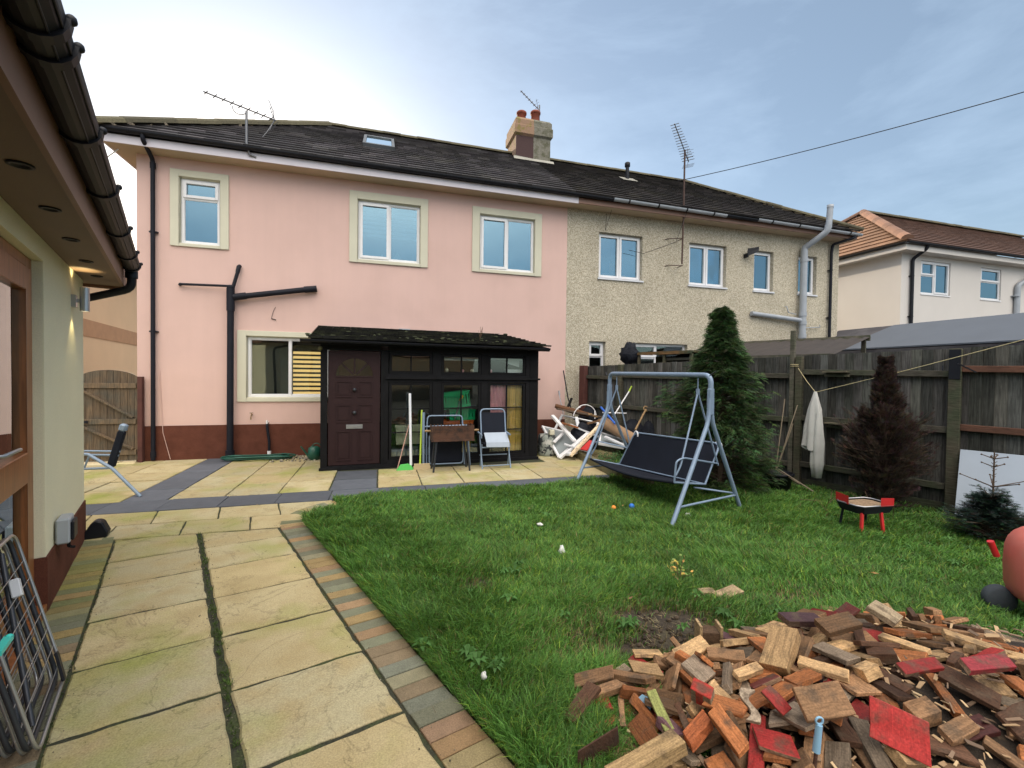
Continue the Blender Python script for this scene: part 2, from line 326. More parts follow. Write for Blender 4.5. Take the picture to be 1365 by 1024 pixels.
# block paver borders along the path
BC = [(.33, .36, .27), (.56, .43, .23), (.40, .28, .20), (.52, .36, .21), (.48, .41, .24), (.30, .33, .28), (.38, .31, .22), (.43, .42, .30), (.29, .31, .24), (.55, .39, .25)]
bm_ = MB()
def bcol(green=0.):
    c = random.choice(BC); k = random.uniform(1.0, 1.3); c = tuple(v*k for v in c)
    return (c[0]*(1-green)+.42*green, c[1]*(1-green)+.50*green, c[2]*(1-green)+.12*green)
t = .9
while t < 5.02:                                                 # lawn side
    sk = -.02
    paver(bm_, [g2(.885, t), g2(1.115, t-.02), g2(1.115, t+.082), g2(.885, t+.102)], bcol(), .0025, .003, tilt=.006); t += .102
# the border's curved end round the corner of the lawn
ctr = gw(1.62, 5.03); r0_, r1_ = .505, .735; a0 = GA+math.pi
for i in range(9):
    a, b = a0-i*.175, a0-(i+1)*.175
    P = [(ctr.x+r*math.cos(q), ctr.y+r*math.sin(q)) for r, q in ((r0_, a), (r1_, a), (r1_, b), (r0_, b))]
    paver(bm_, P, bcol(.15), .003, .003)
t = .6
while t < 5.85:                                                 # building side
    P = [g2(-.84 if t < 4.19 else -.667, t+.03), g2(-.44, t), g2(-.44, t+.1), g2(-.84 if t < 4.19 else -.667, t+.13)]
    gr_ = max(0, min(.62, .62-abs(t-4.75)*.45))
    paver(bm_, clip(P, (0, YC+.28), (0, -1)), bcol(gr_*random.uniform(.5, 1.2)), .0025, .003, tilt=.006); t += .1
struct(bm_.build('path_border', M['block']))
# patio of buff slabs with charcoal bands, square to the house
pt = MB(); dk = MB()
S6 = .62
def row(y0, y1, xs, mb, colf, **k):
    for a, b in zip(xs[:-1], xs[1:]): paver(mb, [(a, y0), (b, y0), (b, y1), (a, y1)], colf(), **k)
dcol = lambda: (random.uniform(.8, 1.2),)*3
def arange(a, b, n): return [a+(b-a)*i/n for i in range(n+1)]
def row2(y0, y1, xs, sk=0.):
    for a, b in zip(xs[:-1], xs[1:]):
        P = [(a, y0), (b, y0), (b-sk, y1), (a-sk, y1)]
        P = clip(P, tuple(gw(-.30, 5.3))[:2], tuple(-GR)[:2]) if False else P
        paver(pt, P, buff(), .007, .006, rag=.004)
row2(YC, 5.52, arange(-5.6, -.66, 8), .10); row2(5.53, 6.0, arange(-5.42, -.46, 8), .12)
for a, b in zip(arange(-6.2, 6.8, 21)[:-1], arange(-6.2, 6.8, 21)[1:]): paver(dk, [(a, 6.01), (b, 6.01), (b, 6.5), (a, 6.5)] if a < -2.6 or True else None, dcol(), gap=.004, ch=.004)
row2(6.52, 7.13, arange(-2.55, -.68, 3)); row2(6.52, 7.13, arange(-.04, 4.3, 7))
row2(7.14, 7.74, arange(-2.55, -.68, 3)); row2(7.14, 7.74, arange(-.04, 4.3, 7))
row2(7.75, 8.36, arange(-2.55, -.68, 3)); row2(8.37, 9.0, arange(-2.55, -.68, 3)); row2(9.01, 9.4, arange(-2.55, -.68, 3))
row2(7.75, 8.36, arange(2.95, 4.8, 3)); row2(8.37, 8.95, arange(2.95, 4.8, 3))
for y0 in (6.52, 7.14): paver(dk, [(-.67, y0), (-.05, y0), (-.05, y0+.6), (-.67, y0+.6)], dcol(), gap=.004, ch=.004)
for i in range(5): y0 = 6.51+i*.58; paver(dk, [(-3.04, y0), (-2.56, y0), (-2.56, y0+.58), (-3.04, y0+.58)], dcol(), gap=.003, ch=.004)
for i in range(5): y0 = 6.52+i*.6; row2(y0, y0+.59, arange(-6.4, -3.05, 5))
struct(pt.build('patio', M['slab'])); struct(dk.build('patio_band', M['darkslab']))
jm = MB(); jm.add([(-6.8, 4.9, -.014), (1.0, 4.9, -.014), (6.9, 6.1, -.014), (6.9, 9.4, -.014), (-6.8, 13., -.014)], [(0, 1, 2, 3, 4)])
jm.add([(-6.8, 9.4, -.0141), (-4.15, 9.4, -.0141), (-4.15, 14, -.0141), (-6.8, 14, -.0141)], [(0, 1, 2, 3)])
struct(jm.build('patio_joints', M['joint']))
# ------------------------------------------------------------------ lawn
def lawn_in(x, y):                                              # vectorised test in world metres
    s = x*math.cos(GA)+y*math.sin(GA); t = -x*math.sin(GA)+y*math.cos(GA)
    lim = np.where(x < 3.35, 6.06, 6.06+np.clip((x-3.35)*1.5, 0, 1.6))
    corner = (s < 1.62) & (t > 5.03) & (np.hypot(x-ctr.x, y-ctr.y) > .50)
    return (s > 1.122) & (s < 7.42) & (y < lim) & ~corner
def bare(x, y):                                                 # how bare the turf is, 0..1
    b = np.clip(1.7*np.exp(-((x-1.62)/.46)**2-((y-2.42)/.24)**2), 0, .975)
    b = b*np.clip(1+noise2(x, y, 11, 31)*1.1, 0, 1.15); b = np.clip(b, 0, .985)
    b = np.maximum(b, .6*np.exp(-((x-.75)/.12)**2-((y-3.3)/.10)**2))
    b = np.maximum(b, .5*np.exp(-((x-2.9)/.35)**2-((y-2.5)/.15)**2))
    return b
lg = MB(); a = gw(1.125, -.5, -.018); lp = [gw(1.122, -.5), gw(1.122, 5.03)]+[Vector((ctr.x+.5*math.cos(a0-q), ctr.y+.5*math.sin(a0-q), 0)) for q in (.3, .6, .9, 1.2)]+[Vector((-.1, 6.07, 0)), Vector((3.35, 6.07, 0)), Vector((4.4, 7.62, 0)), gw(7.5, 5.9), gw(7.5, -.5)]
lg.add([Vector((p.x, p.y, -.010)) for p in lp], [tuple(range(len(lp)))])
struct(lg.build('lawn', M['soil']))
def noise2(x, y, f, seed=0):                                    # cheap smooth noise
    r = np.random.RandomState(seed); o = np.zeros_like(x)
    for k in range(5):
        a = r.uniform(0, 6.28); ff = f*r.uniform(.6, 1.7); o += np.sin((x*math.cos(a)+y*math.sin(a))*ff+r.uniform(0, 6.28))
    return o/5
rs = np.random.RandomState(5)
def grass(nbig):
    n = nbig*5
    # denser near the viewer
    d = rs.uniform(0, 1, n); x = rs.uniform(-1.2, 7.8, n); y = rs.uniform(.9, 8.0, n)
    dist = np.hypot(x, y); keep = rs.uniform(0, 1, n) < np.clip((2.4/np.maximum(dist, 1.2))**1.5, .10, 1)
    yw = np.degrees(np.arctan2(x, y)); keep &= (yw > -50) & (yw < 82)
    keep &= lawn_in(x, y); keep &= rs.uniform(0, 1, n) > bare(x, y)
    tuft = noise2(x, y, 16, 1)*.5+noise2(x, y, 5, 2)*.5
    keep &= rs.uniform(-.9, .6, n) < tuft+.42
    x, y, dist, tuft = x[keep], y[keep], dist[keep], tuft[keep]; n = len(x)
    h = (.052+.055*np.clip(tuft+.35, 0, 1))*rs.uniform(.55, 1.35, n)*np.clip(1+noise2(x, y, 3, 9)*.35, .5, 1.5)*(1-.55*np.clip(bare(x, y-.12)+bare(x, y), 0, 1))
    w = rs.uniform(.0014, .0026, n)*(1+np.clip(dist-2, 0, 7)*.36)
    la = noise2(x, y, 2.2, 3)*3.3+rs.normal(0, 1.35, n)            # lean direction, coherent in swathes
    sg = x*math.cos(GA)+y*math.sin(GA); edge = sg < 1.20; la = np.where(edge, GA+math.pi+rs.normal(0, .7, n), la); h = np.where(edge & (rs.uniform(0, 1, n) < .5), h*1.25, h)
    lean = h*rs.uniform(.35, 1.25, n); fa = rs.uniform(0, 6.28, n)
    dx, dy = np.cos(la)*lean, np.sin(la)*lean; fx, fy = np.cos(fa)*w, np.sin(fa)*w
    z0 = -.012
    V = np.empty((n, 5, 3), np.float32)
    V[:, 0] = np.stack([x-fx, y-fy, np.full(n, z0)], 1); V[:, 1] = np.stack([x+fx, y+fy, np.full(n, z0)], 1)
    V[:, 2] = np.stack([x-fx*.8+dx*.38, y-fy*.8+dy*.38, h*.62], 1); V[:, 3] = np.stack([x+fx*.8+dx*.38, y+fy*.8+dy*.38, h*.62], 1)
    V[:, 4] = np.stack([x+dx, y+dy, h*(1-.28*np.clip(lean/h-.5, 0, 1))], 1)
    base = np.array([.108, .245, .046]); c = np.empty((n, 3))
    k = rs.uniform(.45, 1.5, n)*(1+.20*noise2(x, y, 2.6, 4)+.20*noise2(x, y, 9, 6)); c[:] = base*k[:, None]
    yel = (rs.uniform(0, 1, n) < .10+.14*np.clip(noise2(x, y, 1.7, 8)+.2, 0, 1))[:, None]; c = np.where(yel, c*np.array([2.1, 1.35, 1.0]), c)
    dry = (rs.uniform(0, 1, n) < .025+.5*bare(x, y)+.12*np.clip(noise2(x, y, 4, 12), 0, 1)**2)[:, None]; c = np.where(dry, np.array([.22, .17, .075])*k[:, None], c)
    me = bpy.data.meshes.new('grass'); me.vertices.add(n*5); me.vertices.foreach_set('co', V.ravel())
    me.loops.add(n*7); me.polygons.add(n*2); b = np.arange(n)*5
    li = np.stack([b, b+1, b+3, b+2, b+2, b+3, b+4], 1).ravel().astype(np.int32); me.loops.foreach_set('vertex_index', li)
    ls = np.stack([np.arange(n)*7, np.arange(n)*7+4], 1).ravel().astype(np.int32); me.polygons.foreach_set('loop_start', ls)
    me.update(calc_edges=True)
    at = me.color_attributes.new('Col', 'FLOAT_COLOR', 'CORNER'); cc = np.ones((n, 7, 4), np.float32)
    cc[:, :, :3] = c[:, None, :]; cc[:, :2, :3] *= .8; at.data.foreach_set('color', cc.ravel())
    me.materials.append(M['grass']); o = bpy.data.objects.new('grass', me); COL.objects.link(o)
    tag(o, 'long uncut green grass covering the lawn', 'grass', kind='stuff'); print('blades', n); return o
m = mat('grass_blade', (1, 1, 1), .5, attr=True, spec=.35); M['grass'] = m
def leafy(m, k=.4):                                             # thin leaves let light through
    t = m.node_tree; b = t.nodes['Principled BSDF']; tr = t.nodes.new('ShaderNodeBsdfTranslucent'); mx = t.nodes.new('ShaderNodeMixShader'); mx.inputs[0].default_value = k
    src = b.inputs['Base Color'].links[0].from_socket; t.links.new(src, tr.inputs[0]); out = [n for n in t.nodes if n.type == 'OUTPUT_MATERIAL'][0]
    t.links.new(b.outputs[0], mx.inputs[1]); t.links.new(tr.outputs[0], mx.inputs[2]); t.links.new(mx.outputs[0], out.inputs['Surface'])
leafy(m, .38)
grass(420000)
# ------------------------------------------------------------------ house-building helpers
def wallsheet(mb, x0, x1, z0, z1, Y, holes, depth=.12, col=None):
    """front wall facing -Y with real openings and reveals"""
    xs = sorted({x0, x1, *[h[0] for h in holes], *[h[1] for h in holes]}); zs = sorted({z0, z1, *[h[2] for h in holes], *[h[3] for h in holes]})
    for a, b in zip(xs[:-1], xs[1:]):
        for c, d in zip(zs[:-1], zs[1:]):
            mx_, mz_ = (a+b)/2, (c+d)/2
            if any(h[0] < mx_ < h[1] and h[2] < mz_ < h[3] for h in holes): continue
            mb.add([(a, Y, c), (b, Y, c), (b, Y, d), (a, Y, d)], [(0, 1, 2, 3)], col)
    for a, b, c, d in holes:
        e = Y+depth
        mb.add([(a, Y, c), (a, Y, d), (a, e, d), (a, e, c)], [(0, 1, 2, 3)], col); mb.add([(b, Y, c), (b, e, c), (b, e, d), (b, Y, d)], [(0, 1, 2, 3)], col)
        mb.add([(a, Y, d), (b, Y, d), (b, e, d), (a, e, d)], [(0, 1, 2, 3)], col); mb.add([(a, Y, c), (a, e, c), (b, e, c), (b, Y, c)], [(0, 1, 2, 3)], col)
def window(par, x0, x1, z0, z1, Y, cells, gm, fmat='upvc', fw_=.045, sash=.04, sill=None, room=True, roomobj=None, Mx=None):
    """frame with one sub-part per pane; cells = fractions (u0,u1,v0,v1,opening)"""
    f = MB(Mx); W, H = x1-x0, z1-z0
    f.box(x0, x0+fw_, Y, Y+.06, z0, z1); f.box(x1-fw_, x1, Y, Y+.06, z0, z1); f.box(x0+fw_, x1-fw_, Y, Y+.06, z1-fw_, z1); f.box(x0+fw_, x1-fw_, Y, Y+.06, z0, z0+fw_)
    iw, ih = W-2*fw_, H-2*fw_; panes = []
    for (u0, u1, v0, v1, op) in cells:
        a, b, c, d = x0+fw_+iw*u0, x0+fw_+iw*u1, z0+fw_+ih*v0, z0+fw_+ih*v1
        m_ = .018
        if u0 > 0: f.box(a-m_, a+m_, Y+.002, Y+.058, c, d)
        if v0 > 0: f.box(a+(m_ if u0 > 0 else 0), b-(m_ if u1 < 1 else 0), Y+.003, Y+.057, c-m_, c+m_)
        a += m_ if u0 > 0 else 0; b -= m_ if u1 < 1 else 0; c += m_ if v0 > 0 else 0; d -= m_ if v1 < 1 else 0
        if op:
            q = sash; y0, y1 = Y-.018, Y+.03
            f.box(a-.008, a+q, y0, y1, c-.008, d+.008); f.box(b-q, b+.008, y0, y1, c-.008, d+.008); f.box(a+q, b-q, y0, y1, d-q, d+.008); f.box(a+q, b-q, y0, y1, c-.008, c+q)
        else: q = .012; f.box(a, a+q, Y+.01, Y+.05, c, d); f.box(b-q, b, Y+.01, Y+.05, c, d); f.box(a+q, b-q, Y+.01, Y+.05, d-q, d); f.box(a+q, b-q, Y+.01, Y+.05, c, c+q)
        panes.append((a+q, b-q, c+q, d-q))
    if sill is not None: f.box(x0-.0, x1+.0, Y-sill, Y-.001, z0-.035, z0+.0)
    fo = f.build('window', M[fmat], par, bevel=.003)
    for a, b, c, d in panes:
        p = MB(Mx); p.box(a-.004, b+.004, Y+.022, Y+.027, c-.004, d+.004); p.build('pane', M[gm], fo)
    return fo
def poly_clip(poly, conv):                                      # convex clip, conv counter-clockwise
    for i in range(len(conv)):
        a, b = conv[i], conv[(i+1) % len(conv)]
        poly = clip(poly, a, (-(b[1]-a[1]), b[0]-a[0]))
        if len(poly) < 3: return []
    return poly
def tiles(mb, O, U, W, conv, tw, ex, th=.022, colf=None, stag=True):
    """courses of tiles on the plane O + u*U + w*W, clipped to the convex outline conv (u,w)"""
    O, U, W = Vector(O), Vector(U).normalized(), Vector(W).normalized(); Nn = U.cross(W).normalized()
    u0, u1 = min(p[0] for p in conv), max(p[0] for p in conv); w0, w1 = min(p[1] for p in conv), max(p[1] for p in conv)
    k = 0; w = w0
    while w < w1:
        u = u0-(tw/2 if (k % 2 and stag) else 0)
        while u < u1:
            lift = random.uniform(0, .004)
            P = poly_clip([(u+.003, w), (u+tw-.003, w), (u+tw-.003, w+ex), (u+.003, w+ex)], conv)
            if len(P) >= 3 and area(P) > tw*ex*.08:
                zz = lambda p: th*(1-(p[1]-w)/ex*.92)+lift
                top = [O+U*p[0]+W*p[1]+Nn*zz(p) for p in P]; bot = [O+U*p[0]+W*p[1]-Nn*.004 for p in P]; n = len(P)
                mb.add(top+bot, [tuple(range(n))]+[(i, n+i, n+(i+1) % n, (i+1) % n) for i in range(n)], colf() if colf else None)
            u += tw
        w += ex; k += 1
def gutter(par, a, b, r=.056, m='black', out=(0, -1, 0), brackets=8, name='gutter', jm='black', origin=None):
    a, b, out = Vector(a), Vector(b), Vector(out); up = Vector((0, 0, 1)); n = 9
    P = [a+out*(r*math.cos(q))-up*(r*math.sin(q)) for q in [math.pi*i/n for i in range(n+1)]]+[a+out*((r-.005)*math.cos(q))-up*((r-.005)*math.sin(q)) for q in [math.pi*i/n for i in range(n, -1, -1)]]
    g = MB(); g.prism(P, b-a); go = g.build(name, M[m], par)
    k = MB(); L_ = (b-a)
    for i in range(brackets):
        c = a+L_*((i+.5)/brackets); d = L_.normalized()*.018; R = r+.008
        P = [c-d+out*(R*math.cos(q))-up*(R*math.sin(q)) for q in [math.pi*j/n for j in range(n+1)]]+[c-d+out*((R-.007)*math.cos(q))-up*((R-.007)*math.sin(q)) for q in [math.pi*j/n for j in range(n, -1, -1)]]
        k.prism(P, d*2)
    if brackets: k.build('bracket', M[jm], go)
    return go
def pipe(par, pts, r, m, name='downpipe', clips=(), out=(0, 1, 0), joints=(), n=10):
    p = MB(); p.tube(bend(pts, r*1.6), r, n)
    for c in joints: c = Vector(c); p.tube([c-Vector((0, 0, .05)), c+Vector((0, 0, .05))], r+.009, n)
    for c in clips:
        c = Vector(c); p.tube([c-Vector((0, 0, .015)), c+Vector((0, 0, .015))], r+.006, n); p.box(c.x-r-.03, c.x+r+.03, c.y+r*.3, c.y+r+.03, c.z-.012, c.z+.012)
    return p.build(name, M[m], par)
YF = 9.4; XL, XM, XR = -4.13, 4.03, 12.22; ZE = 5.42
RO = Vector((0, 8.97, 5.60)); RS = Vector((0, 3.28, 2.25)).normalized(); RLEN = Vector((0, 3.28, 2.25)).length
def house_shell(par, x0, x1, wm, holes, plinth, side, pz=.62):
    w = MB(); wallsheet(w, x0, x1, 0 if not plinth else pz, ZE, YF, holes)
    xs = x0 if side < 0 else x1; w.add([(xs, YF, 0), (xs, 15.1, 0), (xs, 15.1, ZE), (xs, YF, ZE)], [(0, 1, 2, 3)])
    w.add([(x0, 15.1, 0), (x1, 15.1, 0), (x1, 15.1, ZE), (x0, 15.1, ZE)], [(0, 1, 2, 3)])
    w.build('wall', M[wm], par)
    if plinth:
        p = MB(); p.box(x0-.012, x1, YF-.014, YF+.02, -.02, pz); p.box(x0-.012, x0+.02, YF+.021, 15.1, -.02, pz); p.build('plinth', M['plinth'], par)
    r = MB(); r.box(x0+.3, x1-.02, YF+.45, 15.0, .02, ZE-.02); r.build('inner_dark_block', M['dark'], par)  # solid dark block painted as the shade indoors, not a modelled room
# ------------------------------------------------------------------ pink house
PH = thing('semi_detached_house', 'pink rendered half of the semi-detached pair with cream window surrounds and brown plinth', 'house', (XL, YF, 0))
W1 = (-3.49, -2.84, 3.90, 5.09); W2 = (-.47, .76, 3.87, 5.06); W3 = (2.00, 3.25, 3.87, 5.05); W4 = (-2.42, -.95, 1.12, 2.28)
house_shell(PH, XL, XM, 'pink', [W1, W2, W3, W4], True, -1)
def surround(par, w, l, r, t, b):
    s = MB(); y0, y1 = YF-.03, YF-.0005
    s.box(w[0]-l, w[0], y0, y1, w[2]-b, w[3]+t); s.box(w[1], w[1]+r, y0, y1, w[2]-b, w[3]+t); s.box(w[0], w[1], y0, y1, w[3], w[3]+t); s.box(w[0], w[1], y0, y1, w[2]-b, w[2])
    # returns into the opening
    s.box(w[0], w[0]+.012, YF, YF+.09, w[2], w[3]); s.box(w[1]-.012, w[1], YF, YF+.09, w[2], w[3]); s.box(w[0]+.012, w[1]-.012, YF, YF+.09, w[3]-.012, w[3]); s.box(w[0]+.012, w[1]-.012, YF, YF+.09, w[2], w[2]+.012)
    s.build('window_surround', M['surround'], par, bevel=.004)
surround(PH, W1, .135, .135, .12, .05); surround(PH, W2, .15, .15, .15, .06); surround(PH, W3, .16, .16, .14, .06); surround(PH, W4, .15, .15, .10, .07)
wi = lambda w: (w[0]+.013, w[1]-.013, w[2]+.013, w[3]-.013)
window(PH, *wi(W1), YF+.045, [(0, 1, .72, 1, True), (0, 1, 0, .72, False)], 'glass_up')
window(PH, *wi(W2), YF+.045, [(0, .5, 0, 1, True), (.5, 1, 0, 1, False)], 'glass_up')
window(PH, *wi(W3), YF+.045, [(0, .5, 0, 1, True), (.5, 1, 0, 1, False)], 'glass_up')
window(PH, *wi(W4), YF+.045, [(0, .5, 0, 1, False), (.5, 1, .0, 1, False)], 'glass')
bl = MB()                                                       # day-and-night blind, pulled half down, in the middle window
for i in range(7): z = 4.96-i*.085; bl.box(-.42, .13, YF+.20, YF+.203, z-.055, z); bl.box(.15, .71, YF+.20, YF+.203, z-.055, z)
bl.build('blind', M['blind'], PH, label='pale striped blind half down in the middle upstairs window')
M['blind_lit'] = emit('lit_blind', (.90, .58, .22), .5)  # glow put into the slats stands in for light inside the kitchen
bl = MB()
for i in range(10): z = 2.02-i*.088; bl.box(-1.66, -.98, YF+.20, YF+.203, z-.05, z)
bl.build('blind', M['blind_lit'], PH, label='slatted blind lit gold from inside the kitchen')
bl = MB(); bl.box(-2.40, -1.72, YF+.3, YF+.31, 1.14, 2.26, col=(.5, .5, .5)); bl.box(-2.2, -2.0, YF+.24, YF+.28, 1.14, 1.34); bl.build('pane_backing', M['dark'], PH)  # flat dark sheet behind the left pane, plus one small box
cu = MB(); cu.prism([(-.08, YF+.14, 3.90), (.0, YF+.14, 4.05), (.1, YF+.14, 3.90)], (0, .05, 0)); cu.prism([(.2, YF+.14, 3.90), (.3, YF+.14, 4.12), (.45, YF+.14, 3.90)], (0, .05, 0)); cu.build('sill_shapes', M['surround'], PH)
# roof, front pitch of this half with hip on the left
eL, eR, rL, rR = -4.47, 12.40, -1.33, 9.25
def ruv(x, w): return (x, w)
convL = [(eL, 0), (XM, 0), (XM, RLEN), (rL, RLEN)]; convR = [(XM, 0), (eR, 0), (rR, RLEN), (XM, RLEN)]
tc_ = lambda: (lambda v: (v, v*random.uniform(.97, 1.03), v*random.uniform(.95, 1.05)))(random.uniform(.62, 1.25) if random.random() < .85 else random.uniform(1.4, 2.1))
def roof_half(par, conv, m, xa, xb):
    t_ = MB(); tiles(t_, RO, (1, 0, 0), RS, conv, .30, .222, .034, tc_)
    o = t_.build('roof', M[m], par)
    b = MB(); zl = RO.z-.035; A = lambda x, y, z: (x, y, z)      # underlay and the hidden pitches
    ridge_z = RO.z+2.25-.03; y2 = 15.53
    b.add([A(conv[0][0], 8.98, zl), A(conv[1][0], 8.98, zl), A(conv[2][0], 12.25, ridge_z), A(conv[3][0], 12.25, ridge_z)], [(0, 1, 2, 3)])
    b.add([A(conv[0][0], y2, zl), A(conv[1][0], y2, zl), A(conv[2][0], 12.25, ridge_z), A(conv[3][0], 12.25, ridge_z)], [(0, 1, 2, 3)])
    e = xa if xa is not None else xb; rx = rL if xa is not None else rR
    b.add([A(e, 8.98, zl), A(e, y2, zl), A(rx, 12.25, ridge_z)], [(0, 1, 2)])
    b.build('roof_underlay', M[m], o)
    return o
ro = roof_half(PH, convL, 'tile', eL, None)
def ridge_run(par, a, b, m='ridge', r=.085, step=.42, up=.01):
    a, b = Vector(a), Vector(b); n = max(1, int((b-a).length/step)); k = MB()
    d = (b-a).normalized(); side = d.cross(Vector((0, 0, 1))).normalized(); u = side.cross(d)
    for i in range(n):
        p, q = a+(b-a)*(i/n), a+(b-a)*((i+1.04)/n); dz = u*random.uniform(0, .012)
        P = [p+dz+side*(r*math.cos(x))*1.15+u*(r*math.sin(x)) for x in [math.pi*j/6 for j in range(7)]]
        k.prism(P, q-p, (random.uniform(.7, 1.3),)*3)
    return k.build('ridge_tiles', M[m], par)
RZ = RO.z+2.25
ridge_run(ro, (rL, 12.25, RZ), (XM-.5, 12.25, RZ)); ridge_run(ro, (eL-.02, 8.93, RO.z-.015), (rL, 12.25, RZ-.02), r=.125)
rw = MB()
def on_roof(x, w, h=0): return RO+Vector((x, 0, 0))+RS*w+Vector((1, 0, 0)).cross(RS)*h
def roofbox(mb, x0, x1, w0, w1, h0, h1, col=None):
    mb.add([on_roof(x, w, h) for x in (x0, x1) for w in (w0, w1) for h in (h0, h1)], [(0, 1, 3, 2), (4, 6, 7, 5), (0, 4, 5, 1), (2, 3, 7, 6), (0, 2, 6, 4), (1, 5, 7, 3)], col)
for a in ((-.42, -.36, 1.75, 2.95), (.20, .26, 1.75, 2.95), (-.36, .20, 1.75, 1.84), (-.36, .20, 2.85, 2.95)): roofbox(rw, *a, .0, .085)
rwo = rw.build('roof_window', M['greydark'], PH, label='small pivoting roof window with grey frame')
rg = MB(); roofbox(rg, -.355, .195, 1.845, 2.845, .05, .058); rg.build('pane', glassmat('roof_glass', .55, (.5, .5, .5)), rwo)
rg = MB(); roofbox(rg, -.355, .195, 1.845, 2.845, .012, .02); rg.build('blind', M['blind'], rwo)
fs = MB(); fs.box(eL, XM+.11, 9.05, 9.075, 5.40, 5.535); fs.box(eL-.001, eL+.024, 9.076, 15.4, 5.40, 5.535)
M['fascia_white'] = mat('white_fascia', (.66, .62, .68), .4, var=.04, vscale=3); fs.build('fascia', M['fascia_white'], PH)
sf = MB(); sf.box(eL+.025, XM, 9.076, YF+.01, 5.405, 5.42); sf.box(eL+.025, XL+.01, YF+.011, 15.4, 5.405, 5.42); M['soffit_tan'] = mat('tan_soffit', (.50, .40, .29), .7, var=.08); sf.build('soffit', M['soffit_tan'], PH)
gutter(PH, (eL-.03, 8.985, 5.605), (XM+.2, 8.985, 5.575), brackets=10)
pipe(PH, [(-3.86, 8.985, 5.56), (-3.86, 8.99, 5.48), (-3.86, 9.33, 5.30), (-3.87, 9.335, .02)], .034, 'iron', clips=[(-3.865, 9.335, 4.05), (-3.867, 9.335, 2.3)], joints=[(-3.86, 9.335, 5.2), (-3.868, 9.335, .12)])
# soil stack with its branches
sp = MB()
sp.tube([(-2.66, 9.29, .0), (-2.65, 9.29, 3.05)], .056, 12); sp.tube([(-2.66, 9.29, .0), (-2.66, 9.29, .16)], .075, 12); sp.tube([(-2.65, 9.29, 2.72), (-2.65, 9.29, 3.13)], .068, 12)
sp.tube([(-2.65, 9.29, 3.0), (-2.53, 9.32, 3.50)], .03, 10); sp.tube([(-2.545, 9.32, 3.44), (-2.53, 9.33, 3.54), (-2.53, 9.38, 3.56)], .036, 10)
sp.tube([(-2.6, 9.29, 2.97), (-1.35, 9.31, 3.20)], .052, 12); sp.tube([(-1.42, 9.31, 3.19), (-1.2, 9.33, 3.225)], .062, 12); sp.tube([(-2.6, 9.29, 2.97), (-2.4, 9.29, 3.01)], .064, 12)
sp.tube([(-2.68, 9.29, 3.17), (-3.45, 9.33, 3.16)], .022, 8); sp.tube([(-3.45, 9.33, 3.16), (-3.48, 9.39, 3.16)], .026, 8); sp.lathe([(.0, .0), (.06, 0), (.065, .05), (.03, .07), (0, .07)], (-2.65, 9.29, 3.12), 12)
sp.build('soil_pipe', M['iron'], PH)
tp = MB(); tp.tube([(-2.02, 9.33, .02), (-2.02, 9.33, .12)], .035, 8); tp.build('waste_gully', M['upvc'], PH)
tp = MB(); tp.tube(bend([(-2.06, 9.38, .62), (-2.06, 9.32, .62), (-2.02, 9.33, .30), (-2.02, 9.33, .12)], .04), .024, 8); tp.build('waste_pipe', M['iron'], PH)
tp = MB(); tp.tube([(-2.06, 9.395, .66), (-2.06, 9.33, .66)], .02, 8); tp.tube([(-2.06, 9.33, .70), (-2.06, 9.33, .60)], .013, 8); tp.build('waste_stub', M['upvc'], PH)
tp = MB(); tp.tube([(-2.32, 9.40, .80), (-2.32, 9.32, .80), (-2.32, 9.29, .76), (-2.32, 9.29, .72)], .011, 8); tp.bar((-2.35, 9.33, .84), (-2.29, 9.33, .84), .01, .012); tp.tube([(-2.32, 9.33, .80), (-2.32, 9.33, .84)], .007, 6)
M['brass'] = mat('dull_brass', (.22, .15, .07), .5, metal=.7); tp.build('outside_tap', M['brass'], PH)
cb = MB(); cb.tube([(-2.0, 9.385, 2.62), (-1.97, 9.384, 2.75), (-1.93, 9.384, 2.84)], .004, 5); cb.tube([(-2.0, 9.385, 2.62), (-1.92, 9.384, 2.60)], .007, 5); cb.build('cable_stub', M['black'], PH)
cb = MB(); cb.tube([(-3.79, 9.39, 1.6), (-3.76, 9.39, .9), (-3.74, 9.38, .5), (-3.62, 9.36, .02)], .005, 5); cb.build('cable', M['pink'], PH)
fl = MB(); fl.box(.34, .56, 9.27, 9.395, 2.50, 2.52); fl.box(.36, .54, 9.29, 9.395, 2.36, 2.50); fl.build('flue_cowl', M['greypipe'], PH)
